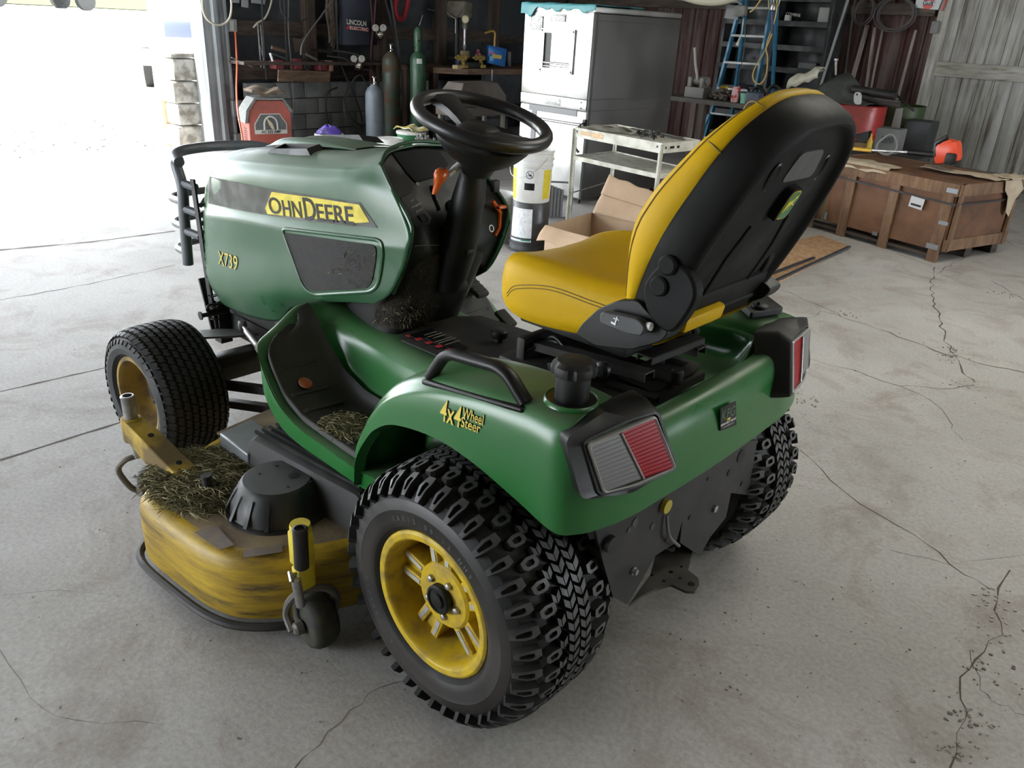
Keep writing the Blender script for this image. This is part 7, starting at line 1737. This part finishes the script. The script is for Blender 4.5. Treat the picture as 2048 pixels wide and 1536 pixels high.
onb2('tub', (1492, 195), 'tub', (.07, 0, .11), mat('mint_plastic', (.16, .38, .28), .4), 'mint green plastic tub beside the seat top', 'tub', -7.25)
onb2('charger', (1510, 190), 'box', (.16, .12, .13), mat('charger_navy', (.035, .045, .07), .5), 'dark blue battery charger in front of the red tools', 'charger', -7.22)
mb = MB(); rr = random.Random(14)
for k in range(60):
    p = Y_(-7.3+rr.uniform(-.12, .10), rr.uniform(1425, 1470), 190); t = Vector((rr.uniform(-1, 1), rr.uniform(-1, 1), rr.uniform(-.2, .4))).normalized()*rr.uniform(.02, .055); c = Vector((p.x, p.y, Z2+.02+rr.random()*.09)); mb.tube([c-t, c+t], rr.uniform(.010, .022), 7)
one('tool_litter', mb, mat('litter_brown', (.06, .045, .035), .6, dirt=(.14, .12, .10), dirt_amt=.5, scale=9), 'heap of brown and black hand tools between the vise and the oil bottle', 'tools')['kind'] = 'stuff'
mb = MB(); c = Y_(-7.1, 1418, 262); c.z = 0; mb.lathe([(.001, 0), (.07, 0), (.07, .16), (.03, .22), (.028, .27), (.001, .27)], (c.x, -7.1, 0), (0, 0, 1), 18); one('jug', mb, mat('jug_grey', (.14, .14, .13), .5), 'grey jug on the floor under the right workbench', 'jug')
mb = MB(); P0, P1 = Y_(-7.4, 1420, 228), Y_(-7.4, 1404, 262); mb.bar(P0, P1, .03, .05, up=(0, 1, 0)); one('blue_bar', mb, blu, 'blue plastic bar leaning under the right workbench', 'bar')
mb = MB(); P = round_poly([Vector((2.35, -4.65, .34)), Vector((1.75, -4.60, .34)), Vector((1.75, -5.05, .34)), Vector((2.35, -5.1, .34))], .04, 4)
mb.rings([[p+Vector((0, 0, -.34)) for p in P], P, [p*.97+Vector((2.05, -4.85, .34))*.03 for p in P]]); one('red_tote', mb, mat('dusty_red_tote', (.24, .075, .05), .6, dirt=(.22, .13, .10), dirt_amt=.6, scale=6), 'dusty red plastic tote on the floor behind the cream cart', 'tote', sharp=30)

# drums, tarp, signs
def drum(x, y, r, h, mt, label, lidless=True):
    root = empty('drum', (x, y, 0), label, 'drum'); mb = MB()
    mb.lathe([(r*.97, 0), (r, .008), (r, h*.32), (r*1.025, h*.335), (r, h*.35), (r, h*.65), (r*1.025, h*.665), (r, h*.68), (r, h-.012), (r*1.02, h-.006), (r, h), (r*.97, h), (r*.96, h-.04), (.001, h-.05)], (0, 0, 0), (0, 0, 1), 44); mb.build('drum_shell', mt, root, sharp=40); return root
dr = mat('drum_red', (.30, .018, .015), .35, dirt=(.16, .03, .02), dirt_amt=.7, scale=6); dg = mat('drum_green', (.028, .050, .016), .5, dirt=(.06, .06, .03), dirt_amt=.5, scale=6)
pr = Y_(-8.15, 1712, 250); drum(pr.x, -8.15, .29, .92, dr, 'red steel drum in the corner behind the seat')
mb = MB(); pr2 = Y_(-8.75, 1790, 250); dgr = drum(pr2.x, -8.75, .29, .92, dg, 'dark green steel drum beside the red drum, under the white plank door edge')
# dark cloth, cream cloth, tubes over the drums
G = []
cx, cy = Y_(-8.2, 1690, 150).x, -8.2
rr = random.Random(9)
for i in range(9):
    t = i/8; x = Y_(-8.2, 1625+130*t, 180).x; zc = .93+.30*math.sin(PI*min(1, t*1.1))**.8*(1 if t < .75 else .6)
    G.append([Vector((x+rr.uniform(-.02, .02), -7.86+rr.uniform(-.02, .02), .93+.01*j0)) if j0 == 0 else Vector((x+rr.uniform(-.03, .03), -7.86-.12*j0, .93+(zc-.93)*math.sin(PI*j0/5)+rr.uniform(-.02, .025))) for j0 in range(6)])
cloth('dark_tarp', G, mat('dark_olive_cloth', (.040, .042, .036), .9, dirt=(.07, .072, .065), dirt_amt=.6, scale=10, bump=.3, bscale=20), 'heap of dark grey tarp on top of the red drum', 'tarp', .012, 40, 34)
G = []
for i in range(8):
    t = i/7; p = Y_(-7.85, 1575+62*t, 172-22*t); G.append([p+Vector((0, .0, -.035+.012*math.sin(i*2.2))), p+Vector((0, .03, .0)), p+Vector((0, .0, .06+.01*math.cos(i*2))), p+Vector((0, -.10, .10+.02*math.sin(i*1.5))), p+Vector((0, -.2, .06))])
cloth('cream_cloth', G, mat('cream_rib_cloth', (.52, .50, .40), .85, dirt=(.40, .37, .28), dirt_amt=.6, scale=14, bump=.5, bscale=50), 'cream ribbed cloth lying left of the dark tarp heap', 'cloth', .01, 34, 20)
mb = MB(); p = Y_(-8.25, 1600, 200); mb.box((p.x, -8.25, .46), (.55, .5, .92), bev=.02); one('black_crate', mb, mat('black_box', (.018, .018, .017), .7), 'dark box standing behind the seat top, under the cream cloth', 'crate')
mb = MB(); mb.tube([Y_(-8.0, 1705, 178), Y_(-8.0, 1792, 192)], .045, 12); one('dark_tube', mb, dksteel, 'dark tube laid across the drums, its end pointing right', 'tube')
for k in range(4):
    mb = MB(); mb.tube([Y_(-8.1-.05*k, 1700, 190+4*k), Y_(-8.1-.05*k, 1800, 204+3*k)], .014, 6); one('rod', mb, mat('rod_brown', (.07, .06, .05), .6), 'thin brown rods lying together across the drum tops', 'rod', 'rods across the drums')
mb = MB(); P = round_poly([Y_(-7.82, *p) for p in ((1708, 184), (1723, 184), (1723, 210), (1707, 208))], .04, 4); mb.prism(P, (0, -.006, 0)); tg = one('paper_tag', mb, mat('tag_white', (.42, .42, .40), .7), 'rounded white tag with a hole hanging over the red drum rim', 'tag')
mb = MB(); mb.lathe([(.012, 0), (.012, .001)], Y_(-7.818, 1714, 189), (0, 1, 0), 12); mb.build('tag_hole', decalblk, tg)
mb = MB(); mb.tube([Y_(-8.3, 1782, 180), Y_(-8.3, 1828, 222)], .012, 6); one('rod', mb, dksteel, 'dark rod slanting down from the tube to the black bin', 'rod')
mb = MB(); P = [Y_(-8.42, *p) for p in ((1792, 217), (1806, 216), (1799, 262), (1781, 258))]; mb.prism(P, (0, -.01, 0)); one('white_board', mb, mat('dirty_white_board', (.26, .26, .24), .7), 'narrow dirty white board leaning on the green drum', 'board')
p = Y_(-8.6, 1820, 260); mb = MB(); mb.box((p.x-.16, -8.45, .40), (.28, .30, .80), bev=.02); one('black_bin', mb, mat('bin_black', (.022, .024, .026), .5), 'tall black bin between the green drum and the white plank door', 'bin')
mb = MB(); P = [Y_(-7.30, *p) for p in ((1752, 262), (1800, 262), (1798, 292), (1750, 292))]; bx0 = P[0]; mb.box(((P[0].x+P[1].x)/2, -7.42, .645), (abs(P[0].x-P[1].x), .22, .25), bev=.01); gb_ = one('grey_carton', mb, mat('grey_carton_m', (.13, .135, .13), .7), 'grey box with black CENT lettering behind the trimmer handle', 'box')
mb = MB(); fit_text(mb, 'CENT', Y_(-7.30, 1762, 278), Y_(-7.30, 1789, 281), .07, .02, .006, Vector((0, 1, 0))); mb.build('box_lettering', decalblk, gb_, sharp=None)
mb = MB(); mb.box((1.95, -7.38, .26), (.95, .44, .52), bev=.02); one('dark_chest', mb, mat('chest_dark', (.02, .02, .02), .7), 'dark low chest behind the wooden crate carrying the grey CENT box', 'chest')
mb = MB(); P = [Y_(-7.4, *p) for p in ((1712, 268), (1738, 262), (1736, 283), (1714, 287))]; mb.prism(P, (0, -.08, 0)); one('dark_case', mb, plastic, 'small black and white case left of the yellow bottle, behind the seat edge', 'case')
mb = MB(); c = Y_(-7.3, 1742, 275); mb.lathe([(.001, 0), (.03, 0), (.03, .10), (.012, .14), (.010, .18), (.001, .18)], (c.x, -7.3, .52), (0, 0, 1), 14); one('yellow_bottle', mb, mat('bottle_yellow', (.45, .30, .02), .4), 'small yellow bottle between the black case and the grey box', 'bottle')
mb = MB(); P = [Y_(-7.35, *p) for p in ((1700, 284), (1752, 288), (1750, 297), (1698, 296))]; mb.prism(P, (0, -.25, 0)); one('board', mb, mat('tan_board', (.25, .15, .07), .8), 'tan board lying under the yellow bottle behind the crate', 'board')
# hanging coils, wire and sheets on the rusty wall; oil sign
wirem = mat('old_wire', (.055, .048, .045), .6)
for px, rx, rz_, n, lab in (((1728, 22), .115, .15, 4, 'smaller coil of dark wire hanging on the rusty wall'), ((1792, 30), .20, .17, 5, 'large coil of dark wire hanging on the rusty wall')):
    c = Y_(-9.6, *px); mb = MB(); rr = random.Random(n)
    for k in range(n):
        o1 = Vector((rr.uniform(-.02, .02), .01*k, rr.uniform(-.02, .02))); mb.tube([c+o1+Vector((math.cos(t)*rx*(1+.05*k), 0, math.sin(t)*rz_*(1+.04*k))) for t in [2*PI*i/36 for i in range(36)]], .007, 6, closed=True)
    one('wire_coil', mb, wirem, lab, 'wire coil')
stripm = wood('peeling_strip', (.10, .07, .06), (.20, .165, .15), (.30, .26, .24), (20, 20, 1.2))
for k, (p, q, w_) in enumerate((((1735, 50), (1700, 175), .05), ((1750, 55), (1732, 180), .035), ((1832, 60), (1797, 190), .03), ((1765, 60), (1742, 178), .02))):
    mb = MB(); a_, b2_ = Y_(-9.68, *p), Y_(-9.68, *q); mb.bar(a_, b2_+(b2_-a_)*((b2_.z-.01)/(a_.z-b2_.z)), w_, .03, up=(0, 1, 0)); one('wood_strip', mb, stripm, ('wide weathered wood strip leaning leftmost on the rusty wall', 'second weathered strip leaning beside the wide one', 'pale weathered strip leaning nearest the white plank door', 'thin weathered strip between the others on the rusty wall')[k], 'wood strip')
mb = MB(); P = [Y_(-9.60, *p) for p in ((1834, -6), (1885, -3), (1876, 20), (1829, 15))]; mb.prism(P, (0, -.01, 0)); sg_ = one('oil_sign', mb, mat('sign_white', (.42, .43, .42), .5), 'white oil company sign with a red disc on the beam by the white door', 'sign')
mb = MB(); c = Y_(-9.592, 1857, 6); mb.lathe([(.068, 0), (.068, .002)], c, (0, 1, 0), 28); mb.build('red_disc', mat('sign_red', (.42, .035, .02), .5), sg_)
mb = MB(); mb.bar(c+Vector((.075, .003, 0)), c+Vector((-.075, .003, 0)), .001, .045); mb.build('white_bar', mat('sign_white', (.42, .43, .42), .5), sg_)
mb = MB(); fit_text(mb, 'Gulf', c+Vector((.062, 0, 0)), c+Vector((-.062, 0, 0)), .048, .02, .008, Vector((0, 1, 0))); mb.build('sign_lettering', decalblk, sg_, sharp=None)
mb = MB(); P0, P1 = Y_(-9.60, 1880, 22), Y_(-9.60, 1890, -6); mb.bar(P0+Vector((-.02, 0, 0)), P1+Vector((-.02, 0, 0)), .015, .02, up=(0, 1, 0)); mb.build('red_edge', MATS['sign_red'], sg_)
mb = MB(); p = Y_(-9.6, 1870, 55); mb.box(p, (.09, .06, .14), bev=.01); one('door_bracket', mb, mat('bracket_grey', (.14, .14, .13), .6), 'small grey bracket beside the white door edge', 'bracket')
mb = MB(); mb.tube([Y_(-8.1, 1671, 150), Y_(-8.1, 1672, 122)], .014, 8); mb.lathe([(.025, 0), (.025, .02)], Y_(-8.1, 1672, 121), (0, 0, 1), 10); one('bolt', mb, steel, 'upright steel bolt sticking out above the dark tarp', 'bolt')

# wooden crate on its skid with the trimmer on top
cw = wood('crate_plywood', (.07, .030, .013), (.125, .055, .024), (.17, .080, .036), (3, 3, 3), .75); cw2 = wood('crate_batten', (.09, .045, .022), (.15, .082, .042), (.21, .125, .07), (14, 14, 3))
cornerB = Z_(.0, 1888, 507); A_ = Vector((1.86, -5.62, 0)); Bc = Vector((.56, -5.24, 0)); fd = (Bc-A_).normalized(); sd_ = Vector((-fd.y, fd.x, 0)); sd_ = sd_ if sd_.y < 0 else -sd_
CRT = empty('wooden_crate', tuple(Bc), 'brown plywood crate on skids with torn cardboard on top, on the floor at the right', 'crate')
FWc = (Bc-A_).length; DW = .86; ZB, ZT = .09, .615
def cp(a, b, z): return -fd*a+sd_*b+Vector((0, 0, z))     # a leftwards along the face, b depth
def crp(name, mb, m, **k): return mb.build(name, m, CRT, **k)
mb = MB()
for a0, b0, a1, b1 in ((0, 0, FWc, 0), (0, DW, FWc, DW), (0, 0, 0, DW), (FWc, 0, FWc, DW)):
    mb.bar(cp(a0, b0, (ZB+ZT)/2), cp(a1, b1, (ZB+ZT)/2), .014, ZT-ZB)
mb.prism([cp(0, 0, ZB), cp(FWc, 0, ZB), cp(FWc, DW, ZB), cp(0, DW, ZB)], (0, 0, .012)); crp('panel', mb, cw, sharp=20)
for a in (.045, .50, .92, 1.27):
    mb = MB(); mb.bar(cp(a, -.022, .0), cp(a, -.022, ZT-.09), .085, .022, up=sd_); crp('batten', mb, cw2, bevel=.002)
for z, h in ((ZT-.045, .09), ):
    mb = MB(); mb.bar(cp(-.02, -.020, z), cp(FWc, -.020, z), .022, h); crp('rail', mb, cw2); mb = MB(); mb.bar(cp(-.018, -.01, z), cp(-.018, DW, z), .022, h); crp('rail', mb, cw2)
mb = MB(); mb.bar(cp(-.018, -.01, ZB+.05), cp(-.018, DW, ZB+.05), .022, .09); crp('rail', mb, cw2)
mb = MB(); mb.bar(cp(-.018, DW-.04, ZB), cp(-.018, DW-.04, ZT), .075, .022, up=(1, 0, 0)); crp('batten', mb, cw2)
mb = MB(); mb.bar(cp(-.018, .05, ZB), cp(-.018, .05, ZT), .075, .022, up=(1, 0, 0)); crp('batten', mb, cw2)
for b in (.02, DW/2, DW-.05):
    mb = MB(); mb.bar(cp(.02, b, .045), cp(FWc, b, .045), .09, .085 if b > .1 else .02); crp('skid', mb, darkwood)
mb = MB(); mb.bar(cp(-.03, -.035, ZT-.15), cp(FWc, -.035, ZT-.12), .002, .016); mb.bar(cp(-.03, -.035, ZT-.15), cp(-.03, DW, ZT-.15), .002, .016); crp('steel_strap', mb, dksteel)
mb = MB(); mb.bar(cp(1.13, -.036, ZT), cp(1.13, -.036, ZB), .010, .002, up=fd); crp('green_strap', mb, mat('green_strap_m', (.05, .20, .07), .5))
for a, z, w_, h in ((.02, ZT-.05, .09, .035), (.02, ZT-.30, .08, .028), (.06, ZB+.03, .10, .04), (.58, ZB+.01, .05, .03), (1.10, ZB+.05, .025, .06)):
    mb = MB(); mb.bar(cp(a-w_/2, -.035, z), cp(a+w_/2, -.035, z), .003, h); crp('metal_clip', mb, mat('clip_steel', (.20, .21, .22), .4, .6))
mb = MB(); mb.bar(cp(.22, -.036, ZT-.20), cp(.34, -.036, ZT-.19), .003, .085); lb = crp('white_label', mb, mat('crate_label', (.45, .45, .45), .5)); mb = MB(); mb.bar(cp(.235, -.039, ZT-.215), cp(.325, -.039, ZT-.21), .001, .016); mb.build('label_bar', decalblk, lb) if False else crp('label_bar', mb, decalblk)
rr = random.Random(17)
def torn(name, a0, a1, b0, b1, z, droop, seed, label):
    r2 = random.Random(seed); G = []
    for i in range(9):
        t = i/8; a = a0+(a1-a0)*t; G.append([Bc+cp(a+r2.uniform(-.02, .02), b0+(b1-b0)*j/4+r2.uniform(-.02, .02)*(j in (0, 4)), z+r2.uniform(0, .018)-(droop if j == 0 else 0)) for j in range(5)])
    mb = MB(); mb.surf(G, 30, 12); return one(name, mb, mat('torn_card', (.40, .33, .24), .85, dirt=(.28, .22, .15), dirt_amt=.6, scale=8), label, 'cardboard', sharp=60, solid=.004)
torn('torn_cardboard', .62, 1.30, -.05, .20, ZT+.012, .05, 1, 'crumpled strip of torn cardboard over the left front edge of the wooden crate')
torn('torn_cardboard', -.05, .62, .42, .60, ZT+.012, .0, 2, 'ragged strip of torn cardboard across the middle top of the wooden crate')
torn('torn_cardboard', -.06, .14, .60, .92, ZT+.014, .0, 3, 'torn cardboard at the far right corner of the wooden crate')
mb = MB(); fl = [(.0, .0), (.22, 0), (.30, -.08), (.22, -.16), (.20, -.30), (.14, -.26), (.10, -.13), (.03, -.08)]
mb.prism([Bc+cp(-.045, .55+a, ZT+.01+z) for a, z in fl], -fd*-.004); one('torn_cardboard', mb, MATS['torn_card'], 'torn cardboard flap hanging down the right side of the wooden crate', 'cardboard')
# lid board over part of the top
mb = MB(); mb.prism([cp(.0, .02, ZT-.02), cp(FWc, .02, ZT-.02), cp(FWc, DW-.02, ZT-.02), cp(0, DW-.02, ZT-.02)], (0, 0, .012)); crp('top_board', mb, cw)
# string trimmer
TRM = empty('string_trimmer', tuple(Bc+cp(.3, .35, ZT+.02)), 'string trimmer with orange engine and grey loop handle lying across the wooden crate', 'string trimmer')
tb0 = Bc+cp(.3, .35, ZT+.05)
YT = -5.75
def tp(x, y, yy=YT): return Y_(yy, x, y)-tb0
mb = MB(); mb.tube([tp(1895, 303), tp(1820, 297), tp(1690, 290)], .013, 10); mb.build('shaft', steel, TRM)
mb = MB(); mb.tube([tp(1745, 294), tp(1690, 289), tp(1600, 282)], .016, 10); mb.build('yellow_shaft', mat('shaft_yellow', (.55, .32, .03), .4), TRM)
mb = MB(); mb.tube([tp(1880, 303), tp(1818, 297)], .024, 12); mb.build('grip', plastic, TRM)
mb = MB(); mb.tube(smooth_path([tp(1757, 292), tp(1760, 278), tp(1782, 262), tp(1794, 272), tp(1795, 292), tp(1775, 302)], 28, True), .012, 8, closed=True); mb.build('loop_handle', mat('handle_grey', (.13, .13, .13), .5), TRM)
ec = tp(1898, 297)
mb = MB(); mb.box(ec, (.19, .15, .17), Matrix.Rotation(.3, 3, 'Y'), bev=.035); mb.box(ec+Vector((.02, 0, .06)), (.12, .12, .09), bev=.03); mb.build('engine_housing', mat('trimmer_orange', (.60, .06, .02), .35), TRM)
mb = MB(); mb.box(ec+Vector((-.05, .03, -.04)), (.08, .13, .09), bev=.015); mb.tube([ec+Vector((.07, .05, -.04)), ec+Vector((.09, .05, .06)), ec+Vector((.02, .05, .12))], .022, 8); mb.build('engine_cover', plastic, TRM)
# OSB sheet and angle irons on the floor
mb = MB(); P = [Z_(.012, *p) for p in ((1640, 470), (1700, 492), (1540, 572), (1450, 560), (1500, 500))]; mb.prism(P, (0, 0, -.011)); one('chipboard_sheet', mb, mat('osb', (.40, .25, .13), .85, dirt=(.26, .15, .08), dirt_amt=.8, scale=28), 'tan chipboard sheet lying on the floor behind the seat back', 'board')
for a, b, lab in (((1699, 493), (1520, 575), 'longer dark angle iron along the edge of the chipboard sheet'), ((1628, 515), (1520, 556), 'shorter dark angle iron lying on the chipboard sheet')):
    mb = MB(); A, B = Z_(.02, *a), Z_(.02, *b); mb.bar(A, B, .022, .012); one('angle_iron', mb, mat('blue_steel', (.05, .06, .085), .4, .5), lab, 'metal bar')

# ---------------- outside
mb = MB(); BL = X_(8.75, 372, 305)
BE = empty('wooden_bollard', (8.9, -2.98, 0), 'round wooden bollard with a white painted top beside the stone wall outside', 'bollard')
mb = MB(); mb.cyl((0, 0, -.02), (0, 0, .52), .082, 24); mb.build('bare_wood', mat('bollard_wood', (.42, .28, .16), .8, dirt=(.28, .18, .10), dirt_amt=.6, scale=9), BE)
mb = MB(); mb.cyl((0, 0, .52), (0, 0, 1.35), .080, 24); mb.build('painted_top', mat('bollard_white', (.80, .80, .80), .5), BE)
TK = empty('pickup_truck', (13.8, -6.05, hgt(13.0)), 'white pickup truck parked outside behind the door post', 'truck', None, -.47)
wt = mat('truck_white', (.78, .80, .84), .25, coat=.5); shade = mat('truck_trim', (.05, .06, .10), .4)
mb = MB(); mb.box((.9, 0, .95), (3.6, 1.9, .55), bev=.12); mb.box((2.1, 0, 1.45), (2.0, 1.75, .75), bev=.2); mb.box((-.95, .0, 1.0), (.5, 1.85, .42), bev=.12); mb.build('truck_body', wt, TK)
mb = MB(); mb.box((-1.18, 0, .55), (.22, 1.96, .26), bev=.05); mb.box((-1.22, 0, .76), (.10, 1.9, .12), bev=.03); mb.build('bumper', wt, TK)
mb = MB(); mb.box((-1.2, 0, 1.0), (.06, 1.1, .26), bev=.02); mb.build('grille', shade, TK); mb = MB(); mb.box((-1.19, .80, 1.02), (.08, .26, .24), bev=.04); mb.build('headlight', mat('headlight_glass', (.4, .44, .5), .1), TK)
mb = MB(); mb.box((-1.2, 0, .40), (.12, 1.5, .10), bev=.02); mb.build('air_dam', shade, TK)
for x in (-.35, 2.6):
    for y in (-.85, .85): mb = MB(); mb.cyl((x, y-.12, .38), (x, y+.12, .38), .38, 28); mb.build('truck_wheel', rubber, TK)
CRE = empty('parked_car', (31.5, -9.9, hgt(31.5)-.02), 'dark wheeled pale blue car far across the gravel yard at the top left', 'car', None, .2)
mb = MB(); mb.box((0, .9, .75), (1.7, 4.4, .6), bev=.15); mb.box((0, 1.0, 1.25), (1.5, 2.2, .55), bev=.2); mb.build('car_body', mat('car_blue', (.25, .30, .45), .3), CRE)
for x in (-.75, .75):
    for y in (-.75, 2.3): mb = MB(); mb.cyl((x-.1, y, .33), (x+.1, y, .33), .33, 24); mb.build('car_wheel', rubber, CRE)
